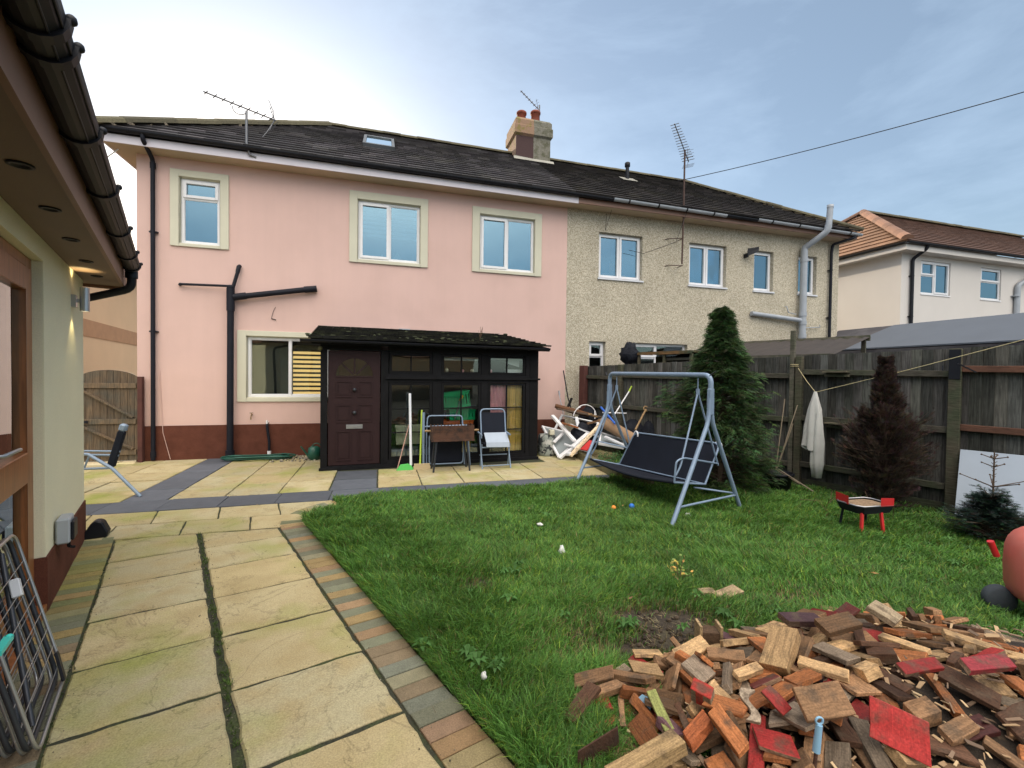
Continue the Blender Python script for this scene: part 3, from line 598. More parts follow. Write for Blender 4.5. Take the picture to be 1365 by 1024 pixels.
# chimney, shared by the pair
CH = thing('chimney_stack', 'rendered chimney stack half pink and half grey with two terracotta pots, on the roof ridge', 'chimney', (4.0, 12.2, 7.4))
def cham(mb, x0, x1, y0, y1, z0, z1, z2, z3, e):               # body with a flared head
    mb.box(x0, x1, y0, y1, z0, z1)
    P = lambda a, z: [(x0-a, y0-a, z), (x1+a*(1 if mb is cR else 0), y0-a, z), (x1+a*(1 if mb is cR else 0), y1+a, z), (x0-a, y1+a, z)]
    return P
cL = MB(); cR = MB(); cM = MB()
cM.box(3.50, 4.0, 11.78, 11.80, 7.0, 8.19); cL.box(3.50, 4.0, 11.8, 12.62, 7.0, 8.19); cR.box(4.001, 4.50, 11.78, 12.62, 7.0, 8.19)
def head(mb, xa, xb, ea, eb):
    L_ = [(0, 8.19), (.055, 8.24), (.055, 8.46), (.03, 8.48), (.03, 8.62), (-.02, 8.69)]
    v = []; f = []
    for e, z in L_: v += [(xa-e*ea, 11.78-e, z), (xb+e*eb, 11.78-e, z), (xb+e*eb, 12.62+e, z), (xa-e*ea, 12.62+e, z)]
    for i in range(len(L_)-1):
        for k in range(4): f.append((i*4+k, i*4+(k+1) % 4, i*4+4+(k+1) % 4, i*4+4+k))
    f.append(tuple(range(len(v)-4, len(v)))); f.append((3, 2, 1, 0)); mb.add(v, f)
head(cL, 3.50, 4.0, 1, 0); head(cR, 4.001, 4.50, 0, 1)
a = cL.build('stack_side', M['chimL'], CH); a['label'] = 'pink-brown rendered left half of the stack'; a = cR.build('stack_side', M['chimR'], CH); a['label'] = 'grey pebbledashed right half of the stack'; cM.build('front_panel', M['chimM'], CH)
for x, y in ((3.76, 12.15), (4.13, 12.02)):
    p = MB(); p.lathe([(.13, 0), (.12, .30), (.145, .31), (.145, .36), (.125, .38), (.10, .38), (.09, .2), (0, .2)], (x, y, 8.66), 16); p.build('chimney_pot', M['pot'], CH)
fl = MB(); fl.prism([(3.44, 11.745, 7.44), (4.56, 11.745, 7.44), (4.56, 11.745, 7.56), (4.0, 11.745, 7.585), (3.44, 11.745, 7.61)], (0, .03, 0)); fl.add([on_roof(3.42, 3.30, .03), on_roof(4.58, 3.30, .03), on_roof(4.58, 3.40, .07), on_roof(3.42, 3.40, .07)], [(0, 1, 2, 3)]); fl.build('flashing', M['lead'], CH)
# ------------------------------------------------------------------ neighbour's pebbledashed half
NH = thing('semi_detached_house', 'beige pebbledashed right half of the semi-detached pair with unpainted window reveals', 'house', (XM, YF, 0))
def pebble():
    m = mat('pebbledash', (.42, .36, .245), .95, bump=1, bscale=60, bdist=.02); t = m.node_tree; n = t.nodes; l = t.links.new; b = n['Principled BSDF']
    tc = n.new('ShaderNodeTexCoord'); v = n.new('ShaderNodeTexVoronoi'); v.inputs['Scale'].default_value = 58; l(tc.outputs['Object'], v.inputs['Vector'])
    r = n.new('ShaderNodeValToRGB'); e = r.color_ramp.elements; e[0].position = 0; e[0].color = (.35, .305, .22, 1); e[1].position = 1; e[1].color = (.68, .62, .51, 1)
    for p, c in ((.25, (.41, .36, .27, 1)), (.5, (.50, .45, .345, 1)), (.75, (.58, .53, .42, 1))): q = r.color_ramp.elements.new(p); q.color = c
    s = n.new('ShaderNodeSeparateXYZ'); l(v.outputs['Color'], s.inputs[0]); l(s.outputs[0], r.inputs[0])
    mx = n.new('ShaderNodeMixRGB'); mx.blend_type = 'MULTIPLY'; mx.inputs[0].default_value = .35; l(r.outputs[0], mx.inputs[1])
    ns = n.new('ShaderNodeTexNoise'); ns.inputs['Scale'].default_value = .9; ns.inputs['Detail'].default_value = 5; l(tc.outputs['Object'], ns.inputs['Vector']); g = n.new('ShaderNodeMapRange'); g.inputs['From Min'].default_value = .3; g.inputs['From Max'].default_value = .7; g.inputs['To Min'].default_value = .6; g.inputs['To Max'].default_value = 1.15; l(ns.outputs[0], g.inputs[0]); l(g.outputs[0], mx.inputs[2])
    l(mx.outputs[0], b.inputs['Base Color'])
    bp = n.new('ShaderNodeBump'); bp.inputs['Strength'].default_value = .8; bp.inputs['Distance'].default_value = .012; l(v.outputs['Distance'], bp.inputs['Height']); bp.invert = True; l(bp.outputs[0], b.inputs['Normal']); return m
M['pebble'] = pebble()
V1 = (4.83, 5.98, 3.87, 4.96); V2 = (7.30, 8.42, 3.87, 4.95); V3 = (9.29, 9.93, 3.86, 4.94); V4 = (10.78, 11.42, 3.87, 4.94); V5 = (4.62, 5.04, 1.55, 2.42); V6 = (5.62, 7.30, 1.55, 2.42)
house_shell(NH, XM+.001, XR, 'pebble', [V1, V2, V3, V4, V5, V6], False, 1)
for v, cells in ((V1, [(0, .5, 0, 1, True), (.5, 1, 0, 1, True)]), (V2, [(0, .5, 0, 1, True), (.5, 1, 0, 1, True)]), (V3, [(0, 1, 0, 1, True)]), (V4, [(0, 1, 0, 1, True)]), (V5, [(0, 1, .6, 1, True), (0, 1, 0, .6, False)]), (V6, [(0, .5, .6, 1, True), (.5, 1, .6, 1, False), (0, .5, 0, .6, False), (.5, 1, 0, .6, False)])):
    window(NH, v[0]+.003, v[1]-.003, v[2]+.03, v[3]-.003, YF+.10, cells, 'glass_up' if v[2] > 3 else 'glass', sill=.0)
    s = MB(); s.box(v[0]-.03, v[1]+.03, YF-.035, YF+.099, v[2]-.012, v[2]+.028); s.build('window_sill', M['upvc_old'], NH, bevel=.003)
# curtains behind the neighbour's panes
cu = MB()
for a, b, c, d in ((V2[1]-.26, V2[1]-.06, V2[2]+.06, V2[3]-.06), (V3[1]-.16, V3[1]-.06, V3[2]+.06, V3[3]-.06), (V4[0]+.3, V4[0]+.42, V4[2]+.06, V4[3]-.06)): cu.box(a, b, YF+.2, YF+.22, c, d)
cu.build('curtain', M['blind'], NH)
og = MB(); og.box(5.02, 5.36, YF+.145, YF+.19, 3.93, 4.05); og.box(5.43, 5.62, YF+.145, YF+.19, 3.93, 4.04); og.box(5.2, 5.33, YF+.17, YF+.185, 4.05, 4.30); M['orange'] = mat('orange_plastic', (.95, .28, .04), .5); og.build('sill_shapes', M['orange'], NH, label='orange shapes just behind the glass of the first window')  # thin orange pieces set low behind the pane
ro = roof_half(NH, convR, 'tile_dark', None, eR)
ridge_run(ro, (4.55, 12.25, RZ), (rR, 12.25, RZ)); ridge_run(ro, (rR, 12.25, RZ), (eR+.02, 8.93, RO.z+.02), r=.08)
fs = MB(); fs.box(XM+.112, eR, 9.05, 9.075, 5.41, 5.53); fs.box(eR-.024, eR, 9.076, 15.4, 5.41, 5.53); fs.build('fascia', M['fascia'], NH)
sf = MB(); sf.box(XM+.001, eR-.025, 9.076, YF+.01, 5.412, 5.425); sf.box(XR-.01, eR-.025, YF+.011, 15.4, 5.412, 5.425); sf.build('soffit', M['soffit_tan'], NH)
gutter(NH, (XM+.21, 8.985, 5.575), (4.95, 8.985, 5.57), brackets=1); gutter(NH, (4.95, 8.97, 5.575), (8.0, 8.97, 5.55), m='greypipe', brackets=4)
gutter(NH, (8.0, 8.985, 5.56), (8.95, 8.985, 5.55), brackets=1); gutter(NH, (8.95, 8.97, 5.56), (eR+.04, 8.97, 5.53), m='greypipe', brackets=4)
pipe(NH, [(12.3, 8.985, 5.50), (12.2, 8.99, 5.42), (11.86, 9.3, 5.30), (11.86, 9.335, 5.1), (11.86, 9.335, 0)], .036, 'iron', clips=[(11.86, 9.335, 4.6), (11.86, 9.335, 3.3)])
fp = MB(); fp.tube([(10.82, 9.27, 1.0), (10.82, 9.27, 5.02)], .085, 12); fp.tube(bend([(10.82, 9.27, 4.98), (10.82, 9.27, 5.10), (11.04, 8.82, 5.42), (11.06, 8.80, 5.6)], .08), .078, 12); fp.tube([(11.06, 8.80, 5.5), (11.10, 8.80, 6.05)], .072, 12); fp.lathe([(.078, 0), (.078, .07), (0, .08)], (11.10, 8.80, 6.03), 12)
fp.tube([(10.76, 9.28, 3.17), (9.18, 9.33, 3.28)], .06, 12)
for z in (4.72, 3.28, 3.05, 2.7): fp.tube([(10.82, 9.27, z), (10.82, 9.27, z+.10)], .098, 12)
fp.build('flue_pipe', M['greypipe'], NH, label='grey flue pipe rising past the eaves with a side branch')
sl_ = MB(); sl_.box(8.95, 9.0, 9.28, 9.40, 4.70, 4.80); sl_.add([(8.93, 9.26, 4.82), (9.12, 9.10, 4.86), (9.17, 9.12, 4.94), (8.97, 9.28, 4.92), (8.95, 9.22, 4.72), (9.12, 9.08, 4.80)], [(0, 1, 2, 3), (0, 4, 5, 1), (4, 0, 3), (1, 5, 2), (4, 3, 2, 5)]); sl_.build('security_light', M['black'], NH)
sh = MB(); sh.tube([(10.3, 9.36, 3.52), (10.3, 9.3, 3.52), (10.34, 9.28, 3.36), (10.6, 9.28, 3.32)], .014, 6); sh.build('overflow_pipe', M['greypipe'], NH); sh = MB(); sh.tube([(10.9, 9.33, 2.98), (11.5, 9.33, 3.02), (11.5, 9.33, 3.08)], .014, 6); sh.build('overflow_pipe', M['greypipe'], NH)
cw = MB(); cw.tube([(5.0, 9.38, 5.38), (4.98, 9.38, 5.0), (4.95, 9.05, 5.35)], .005, 4); p_ = [Vector((6.9, 9.0, 5.5))+Vector((-.35*k, .0, -.9*k)) for k in (0, .4, .8)]+[Vector((6.0, 9.38, 4.55)), Vector((5.6, 9.38, 4.60))]; cw.tube(p_, .006, 4); cw.build('loose_cable', M['black'], NH)
vp = thing('vent_pipe', 'short black vent pipe with a lead slate on the roof beyond the chimney', 'vent pipe', (6.62, 11.24, 7.1))
v = MB(); v.tube([(6.62, 11.24, 7.05), (6.62, 11.24, 7.5)], .05, 10); v.lathe([(.05, 0), (.075, .02), (.075, .12), (.05, .14), (0, .15)], (6.62, 11.24, 7.5), 12); v.build('pipe', M['black'], vp)
v = MB(); w_ = (11.24-8.97)/RS.y; v.add([on_roof(6.4, w_-.2, .03), on_roof(6.86, w_-.2, .03), on_roof(6.86, w_+.15, .03), on_roof(6.4, w_+.15, .03)], [(0, 1, 2, 3)]); v.build('flashing', M['lead'], vp)
# ------------------------------------------------------------------ white house further right
WH = thing('detached_house', 'white rendered house with an orange-brown hipped tile roof behind the garage', 'house', (14.55, 9.35, 0))
X0, Y0 = 14.75, 9.45
w = MB(); U1 = (15.58, 16.88, 4.22, 5.22); U2 = (18.3, 19.3, 4.22, 5.22)
wallsheet(w, X0, 27, 0, 5.38, Y0, [U1, U2], .08); w.add([(X0, Y0, 0), (X0, 16, 0), (X0, 16, 5.38), (X0, Y0, 5.38)], [(0, 1, 2, 3)]); w.add([(X0, 16, 0), (27, 16, 0), (27, 16, 5.38), (X0, 16, 5.38)], [(0, 1, 2, 3)]); w.add([(27, Y0, 0), (27, 16, 0), (27, 16, 5.38), (27, Y0, 5.38)], [(0, 1, 2, 3)]); w.build('wall', M['whitewall'], WH)
r = MB(); r.box(X0+.3, 26.8, Y0+.35, 15.8, .1, 5.2); r.build('inner_dark_block', M['dark'], WH)  # solid dark block for the shade behind these windows
window(WH, *U1, Y0+.04, [(0, .48, .58, 1, True), (0, .48, 0, .58, False), (.48, 1, 0, 1, True)], 'glass_up', sill=.06); window(WH, *U2, Y0+.04, [(0, 1, .58, 1, True), (0, 1, 0, .58, False)], 'glass_up', sill=.06)
cu = MB(); cu.box(U1[0]+.06, U1[0]+.55, Y0+.2, Y0+.21, U1[2]+.06, U1[3]-.06); cu.box(U1[1]-.55, U1[1]-.08, Y0+.2, Y0+.21, U1[2]+.06, U1[3]-.06); cu.box(U2[0]+.08, U2[0]+.4, Y0+.2, Y0+.21, U2[2]+.06, U2[3]-.5); cu.build('curtain', M['blind'], WH)
ex0, ey0, dz = X0-.30, Y0-.32, 5.62; A_ = (17.75, 12.75, 7.98)
HS = Vector((0, A_[1]-ey0, A_[2]-dz)); HL = HS.length
t_ = MB(); tr = lambda: (random.uniform(.8, 1.15),)*3
tiles(t_, (0, ey0, dz), (1, 0, 0), HS, [(ex0, 0), (27.3, 0), (27.3, HL), (A_[0], HL)], .33, .30, .035, tr, False); M['tile_brown'] = mat('brown_roof_tile', (.115, .06, .042), .8, attr=True, bump=.5, bscale=30, fine=.2, finescale=40)
ro = t_.build('roof', M['tile_brown'], WH)
HE = Vector((A_[0]-ex0, 0, A_[2]-dz)); yb = 16.3
t_ = MB(); tiles(t_, (ex0, 0, dz), (0, -1, 0), HE, [(-yb, 0), (-ey0, 0), (-A_[1], HE.length)], .33, .30, .035, tr, False); t_.build('roof_hip', M['tile_red'], ro)  # hip tiles given a sunlit orange, lighter than the shaded front pitch
u = MB(); u.add([(ex0, ey0, dz-.02), (27.3, ey0, dz-.02), (27.3, A_[1], A_[2]-.02), (A_[0], A_[1], A_[2]-.02), (ex0, yb, dz-.02), (27.3, yb, dz-.02)], [(0, 1, 2, 3), (0, 3, 4), (4, 3, 2, 5)]); u.build('roof_underlay', M['tile_brown'], ro)
ridge_run(ro, (ex0, ey0, dz+.03), (A_[0], A_[1], A_[2]+.03), 'ridge_red', .13, .4); ridge_run(ro, (A_[0], A_[1], A_[2]+.02), (27.3, A_[1], A_[2]+.02), 'ridge', .12, .45); ridge_run(ro, (ex0, yb, dz+.03), (A_[0], A_[1], A_[2]+.03), 'ridge_red', .12, .4)
f = MB(); f.box(ex0, 27.3, ey0+.02, ey0+.045, 5.37, 5.53); f.box(ex0, ex0+.025, ey0+.046, yb, 5.37, 5.53); f.box(ex0+.026, 27.3, ey0+.046, Y0+.01, 5.37, 5.385); f.box(ex0+.026, X0+.01, Y0+.011, yb, 5.37, 5.385); f.build('fascia', M['whitewall'], WH)
gutter(WH, (ex0-.03, ey0-.045, 5.58), (27.3, ey0-.045, 5.58), brackets=12); gutter(WH, (ex0-.045, yb, 5.58), (ex0-.045, ey0, 5.58), out=(-1, 0, 0), brackets=6)
pipe(WH, [(15.25, ey0-.04, 5.54), (15.25, ey0, 5.44), (15.12, Y0-.06, 5.2), (15.12, Y0-.06, 0)], .045, 'black', clips=[(15.12, Y0-.06, 4.7), (15.12, Y0-.06, 3.5)])
pipe(WH, [(21.0, ey0-.04, 5.54), (20.9, ey0, 5.3), (19.98, Y0-.08, 4.75), (19.9, Y0-.08, 0)], .075, 'greypipe', clips=[(19.9, Y0-.08, 4.4)])
# ------------------------------------------------------------------ tan neighbour on the left, beyond the gate
TH = thing('neighbouring_house', 'tan rendered house wall with a brown band seen past the gate at far left', 'house', (-8.1, 15.5, 0))
a = Vector((-8.08, 15.5, 0)); d = Vector((-.186, .983, 0)).normalized(); nrm = Vector((d.y, -d.x, 0)); p0, p1 = a-d*2.5, a+d*9
w = MB(); w.prism([p0, p1, p1-nrm*6, p0-nrm*6], (0, 0, 5.35)); w.build('wall', M['tanwall'], TH)
b = MB(); b.prism([p0+nrm*.02+Vector((0, 0, 2.58)), p1+nrm*.02+Vector((0, 0, 2.58)), p1-nrm*.1+Vector((0, 0, 2.58)), p0-nrm*.1+Vector((0, 0, 2.58))], (0, 0, .48)); b.build('band', M['tanband'], TH)
t_ = MB(); rw_ = (-nrm*3.2+Vector((0, 0, 2.1))); tiles(t_, p0+nrm*.35+Vector((0, 0, 5.32)), -d*-1, rw_, [(0, 0), (11.9, 0), (8.5, rw_.length), (3.2, rw_.length)], .35, .32, .03, tr, False); t_.build('roof', M['tile_red'], TH)
f = MB(); f.prism([p0+nrm*.33+Vector((0, 0, 5.14)), p1+nrm*.33+Vector((0, 0, 5.14)), p1+nrm*.30+Vector((0, 0, 5.14)), p0+nrm*.30+Vector((0, 0, 5.14))], (0, 0, .16)); f.build('fascia', M['whitewall'], TH)
pp = MB(); q = a+d*.15; pp.tube([q+nrm*.0+Vector((0, 0, 1.0)), q+nrm*.12+Vector((0, 0, 1.0))], .05, 8); pp.build('vent_spout', M['black'], TH)
# ------------------------------------------------------------------ outbuilding on the left (garden frame: x = s, y = t)
OB = thing('garden_room', 'cream rendered single-storey garden room with brown soffit and glazed door at the left edge', 'outbuilding', gw(-.667, 5.82))
w = MB(GM); SW, TE, ZS = -.667, 5.82, 2.45
w.box(-4.5, SW, 4.19, TE, .36, ZS-.002); w.box(-4.5, SW, -.5, 4.19, 2.31, ZS-.002); w.build('wall', M['cream'], OB)
p = MB(GM); p.box(-4.5, SW+.010, 4.182, TE+.01, -.02, .36); p.build('plinth', M['plinth'], OB)
sf = MB(GM); sf.box(-4.5, -.392, -.5, 6.02, ZS, ZS+.02); sf.build('soffit', M['soffit'], OB)
fs = MB(GM); fs.box(-.39, -.367, -.5, 6.02, 2.42, 2.66); fs.box(-4.5, -.392, 6.021, 6.044, 2.42, 2.66); fs.build('fascia', M['fascia'], OB)
o_ = lambda s, t, z: gw(s, t, z)
gt = gutter(OB, o_(-.365+.055, 0, 2.625), o_(-.365+.055, 5.72, 2.625), r=.068, out=tuple(GR), brackets=0)
for tt in (1.86, 2.0, 2.62, 3.36, 4.26, 5.08, 5.62):
    k = MB(); c = o_(-.31, tt, 2.625); R = .079; d = GF*.022; n = 9
    P = [c-d+GR*(R*math.cos(q))-Vector((0, 0, R*math.sin(q))) for q in [math.pi*j/n for j in range(n+1)]]+[c-d+GR*((R-.012)*math.cos(q))-Vector((0, 0, (R-.012)*math.sin(q))) for q in [math.pi*j/n for j in range(n, -1, -1)]]
    k.prism(P, d*2); k.ball(c+GR*.075+Vector((0, 0, .008)), .016, 8, 6); k.build('bracket', M['black'], gt)
gl_ = MB()                                                      # ribs moulded along the gutter
for q in (.5, 1.1): a = o_(-.31+.069*math.cos(q), 0, 2.625-.069*math.sin(q)); gl_.tube([a, a+GF*5.7], .004, 5, caps=False)
gl_.build('rib', M['black'], gt)
dp = MB(); dp.tube(bend([o_(-.31, 5.70, 2.57), o_(-.31, 5.72, 2.40), o_(-.72, 5.93, 2.27), o_(-.77, 5.93, 2.15), o_(-.77, 5.93, 0)], .07), .036, 12); dp.lathe([(.05, 0), (.05, .07), (.037, .09)], o_(-.31, 5.70, 2.50), 12); dp.build('downpipe', M['black'], OB)
rf = MB(); tiles(rf, o_(-.30, -.4, 2.70), -GF*-1, (-GR*2.6+Vector((0, 0, 1.1))), [(0, 0), (6.45, 0), (6.45, 2.8), (0, 2.8)], .3, .25, .02, tc_); rf.build('roof', M['tile'], OB)
for x, y in ((27, 219), (67, 278), (95, 319), (115, 348), (129, 368)):
    q = at_z(x, y, ZS); k = MB(); k.lathe([(0, -.001), (.028, -.001), (.03, -.007), (.043, -.007), (.044, 0), (.044, .0)], q, 20); k.build('downlight', M['black'], OB)
# glazed door set back in its reveal
DS = -.72
fr = MB(GM)
fr.box(DS-.07, DS, 4.13, 4.185, 0, 2.31); fr.box(DS-.07, DS, 1.2, 4.129, 2.24, 2.309); fr.box(DS-.07, DS+.06, 1.2, 4.185, -.005, .05)
fr.build('door_frame', M['doorwood'], OB, bevel=.004)
rv = MB(GM); rv.box(DS-.12, SW-.005, 4.186, 4.1895, .365, 2.30, ); rv.build('reveal', M['cream'], OB)
for t1, t0 in ((4.12, 3.20), (3.18, 2.26)):
    dr = MB(GM); a, b = DS-.055, DS+.012
    dr.box(a, b, t1-.14, t1, .06, 2.23); dr.box(a, b, t0, t0+.10, .06, 2.23); dr.box(a, b, t0+.10, t1-.14, 2.09, 2.23); dr.box(a, b, t0+.10, t1-.14, .06, .30); dr.box(a+.002, b+.004, t0+.10, t1-.14, .90, 1.09)
    do = dr.build('door', M['doorwood'], OB, bevel=.005)
    for z0, z1 in ((.30, .90), (1.09, 2.09)): q = MB(GM); q.box(DS-.03, DS-.02, t0+.095, t1-.135, z0-.005, z1+.005); q.build('pane', M.setdefault('doorglass', glassmat('door_glass', .28, (.8, .84, .82))), do)
    if t1 > 4: h = MB(GM); h.box(DS+.012, DS+.02, t0+.03, t0+.07, 1.05, 1.28); h.tube([Vector((DS+.02, t0+.05, 1.17)), Vector((DS+.06, t0+.05, 1.17)), Vector((DS+.065, t0+.33, 1.165))], .010, 8); h.build('handle', M['chrome'], do)
fr = MB(GM); fr.box(DS-.05, DS+.03, 3.186, 3.194, .06, 2.23); fr.build('meeting_strip', M['doorwood'], OB)
cu = MB(GM)
n = 60; vs = [(DS-.22+.018*math.sin(i*.9)+.006*math.sin(i*2.3), 2.2+i*1.55/n, z) for i in range(n+1) for z in (.08, 2.15)]; cu.add(vs, [(2*i, 2*i+2, 2*i+3, 2*i+1) for i in range(n)], smooth=True); M['curtain'] = mat('pale_curtain', (.48, .44, .46), .9, var=.08); cu.build('curtain', M['curtain'], OB)
rm = MB(GM); rm.box(-4.4, -1.45, -.4, 5.7, .0, 2.2); rm.build('inner_dark_block', M['dark'], OB)  # solid dark block for the shade behind the glazed doors
# up-and-down wall light, lit
wl = thing('wall_light', 'lit brushed steel up-and-down light on the cream wall under the soffit', 'wall light', o_(SW, 5.22, 2.2))
k = MB(GM); k.box(SW, SW+.03, 5.18, 5.26, 2.13, 2.23); k.build('bracket', M['chrome'], wl)
k = MB(GM); k.tube([(SW+.08, 5.22, 2.10), (SW+.08, 5.22, 2.30)], .032, 14, caps=False); k.box(SW+.03, SW+.06, 5.21, 5.23, 2.17, 2.20); k.lathe([(0, 0), (.03, 0)], (SW+.08, 5.22, 2.20), 14); k.build('lamp_body', M['chrome'], wl)
M['lamp'] = emit('lamp_glow', (1, .82, .45), 6)
k = MB(GM); k.lathe([(0, .004), (.024, .004)], (SW+.08, 5.22, 2.27), 12); k.lathe([(0, -.004), (.024, -.004)], (SW+.08, 5.22, 2.13), 12); k.build('bulb', M['lamp'], wl)
for zz, dd, e in ((2.31, 1, 2.2), (2.09, -1, 1.6)):
    l_ = bpy.data.lights.new('wall_light_lamp', 'SPOT'); l_.energy = e; l_.color = (1, .80, .38); l_.spot_size = RAD(95); l_.spot_blend = .6; l_.shadow_soft_size = .012
    q = bpy.data.objects.new('wall_light_lamp', l_); COL.objects.link(q); q.location = o_(SW+.07, 5.22, zz); q.rotation_euler = (RAD(180) if dd > 0 else 0, 0, 0)
sk = thing('outdoor_socket', 'grey weatherproof double socket box low on the garden room wall', 'socket box', o_(SW, 4.5, .45))
k = MB(GM); k.box(SW+.011, SW+.085, 4.42, 4.60, .36, .54); k.build('casing', M['greypipe'], sk, bevel=.01)
k = MB(GM); k.box(SW+.085, SW+.105, 4.44, 4.59, .375, .51); k.tube([(SW+.06, 4.56, .37), (SW+.06, 4.565, .30), (SW+.09, 4.60, .28)], .012, 6); k.build('cover', M['black'], sk, bevel=.008)
q = at_z(131, 718); k = MB(Matrix.Translation(q)@Matrix.Rotation(.25, 4, 'Z'))
P = [(-.13, 0, 0), (.06, 0, 0), (.07, 0, .05), (.03, 0, .15), (-.01, 0, .168), (-.05, 0, .155), (-.10, 0, .07)]; k.prism(P, (0, .12, 0)); k.col = (2, 2, 2)
tag(k.build('bait_box', M['black'], None, q, .012), 'black wedge-shaped plastic box on the paving by the garden room corner', 'plastic box')
# ------------------------------------------------------------------ gate and its post
GT = thing('wooden_gate', 'arched wooden side gate of vertical boards between the tan wall and pink house', 'gate', (-4.5, 9.3, 0))
def archz(x): u = (x+4.5)/.43; return 1.44+.17*math.sqrt(max(0, 1-u*u*.98))
b = MB(); x = -4.92
while x < -4.10:
    x1 = min(x+.098, -4.085); c = random.uniform(.8, 1.25); b.prism([(x+.003, 9.31, .04), (x1-.003, 9.31, .04)]+[(x1-.003-(x1-x-.006)*k/3, 9.31, archz(x1-.003-(x1-x-.006)*k/3)) for k in range(4)], (0, .022, 0), (c, c*.98, c*.95)); x = x1
b.build('board_panel', M['gate'], GT)
for z in (1.34, .72, .18): b = MB(); b.box(-4.90, -4.10, 9.285, 9.309, z-.045, z+.045, (1.35, 1.3, 1.2)); b.build('ledge', M['gate'], GT, bevel=.004)
for z0, z1 in ((1.29, .79), (.67, .24)): b = MB(); b.bar((-4.88, 9.297, z0-.02), (-4.14, 9.297, z1), .024, .09, up=(0, 1, 0), col=(1.3, 1.25, 1.15)); b.build('brace', M['gate'], GT)
b = MB(); b.box(-4.93, -4.78, 9.27, 9.284, .70, .74); b.build('latch', M['black'], GT)
b = MB(); b.box(-4.075, -4.005, 9.27, 9.36, 0, 1.50); M['redpost'] = mat('red_brown_post', (.085, .028, .022), .8, var=.3, vscale=6, bump=.3)
b.solo('gate_post', M['redpost'], 'red-brown gate post against the corner of the pink house', 'post', bevel=.004)
# ------------------------------------------------------------------ black lean-to
LO = Vector((-.95, 7.86, 0)); LM = Matrix.Translation(LO)@Matrix.Rotation(RAD(3.6), 4, 'Z')
LT = thing('lean_to', 'black stained timber lean-to with maroon door and small-paned windows against the pink wall', 'lean-to', LO)
lw = lambda x, y, z: LM@Vector((x, y, z))
bw = lambda: (random.uniform(.7, 1.6),)*3
f = MB(LM); W_ = 3.86
f.box(0, .10, -.02, .08, 0, 2.12, bw()); f.box(.95, 1.07, -.02, .08, .0, 2.0, bw()); f.box(W_-.17, W_, -.02, .08, 0, 2.12, bw())
f.box(.101, .949, -.015, .07, 1.985, 2.12, bw()); f.box(1.071, W_-.171, -.015, .07, 1.97, 2.12, bw()); f.box(1.071, W_-.171, -.016, .07, -.02, .12, bw()); f.box(1.071, W_-.171, -.014, .07, 1.46, 1.60, bw())
f.box(1.02, W_+.03, -.055, -.021, 1.515, 1.55, bw()); f.box(.101, .949, -.03, .07, 0, .06, bw()); f.box(-.02, W_+.02, -.045, -.021, -.01, .045, bw())
for a, b in ((1.83, 1.985), (2.725, 2.855)): f.box(a, b, -.013, .07, .121, 1.459, bw()); f.box(a, b, -.013, .07, 1.601, 1.969, bw())
f.box(W_-.25, W_-.172, -.013, .07, .121, 1.459, bw()); f.box(W_-.25, W_-.172, -.013, .07, 1.601, 1.969, bw())
f.box(.0, .03, .081, 1.52, 0, 2.2, bw()); f.box(W_-.03, W_, .081, 1.27, 0, 2.2, bw())
f.build('timber_frame', M['blackwood'], LT)
for a, b in ((1.085, 1.825), (1.99, 2.72), (2.86, 3.60)):
    for z0, z1, nr in ((1.605, 1.965, 1), (.125, 1.455, 3)):
        q = MB(LM); e = .045; y0, y1 = -.005, .045
        q.box(a, a+e, y0, y1, z0, z1); q.box(b-e, b, y0, y1, z0, z1); q.box(a+e, b-e, y0, y1, z1-e, z1); q.box(a+e, b-e, y0, y1, z0, z0+e)
        m_ = (a+b)/2; q.box(m_-.011, m_+.011, y0+.006, y1-.006, z0+e, z1-e)
        zz = [z0+e+(z1-z0-2*e)*i/nr for i in range(nr+1)]
        for z in zz[1:-1]: q.box(a+e, m_-.011, y0+.006, y1-.006, z-.009, z+.009); q.box(m_+.011, b-e, y0+.006, y1-.006, z-.009, z+.009)
        wo_ = q.build('window', M['blackwood'], LT)
        for i in range(nr):
            for xa, xb in ((a+e, m_-.011), (m_+.011, b-e)): q = MB(LM); tl = random.uniform(-.002, .002); q.box(xa-.002, xb+.002, .018+tl, .021+tl, zz[i]+.004, zz[i+1]-.004); q.build('pane', M['glass_old'], wo_)
# door
d = MB(LM); x0, x1, z0, z1 = .115, .935, .07, 1.975; yb = .012
cx_ = (x0+x1)/2; za = 1.56; R = .30
def ring(a0, a1, r, n=8): return [(cx_+r*math.cos(a0+(a1-a0)*i/n), za+r*math.sin(a0+(a1-a0)*i/n)) for i in range(n+1)]
def panel2(mb, pts, y0, y1): mb.prism([(x, y0, z) for x, z in pts], (0, y1-y0, 0))
n = 16; up = ring(0, math.pi, R, n)
for i in range(n):                                              # leaf above the fan, cut round the arch
    (xa, za_), (xb, zb_) = up[i], up[i+1]; panel2(d, [(xb, zb_), (xa, za_), (xa, z1), (xb, z1)], yb, yb+.04)
d.box(x0, cx_-R, yb, yb+.04, za, z1); d.box(cx_+R, x1, yb, yb+.04, za, z1); d.box(x0, x1, yb, yb+.04, z0, za)
for k in range(1, 4): q = math.pi*k/4; d.bar((cx_+.04*math.cos(q), yb+.015, za+.04*math.sin(q)), (cx_+R*math.cos(q), yb+.015, za+R*math.sin(q)), .028, .028, up=(0, 1, 0))
for k in range(n): (xa, za_), (xb, zb_) = up[k], up[k+1]; d.bar((xa, yb-.003, za_), (xb, yb-.003, zb_), .014, .022, up=(0, 1, 0))
d.box(cx_-R-.01, cx_+R+.01, yb-.010, yb-.0005, za-.02, za)
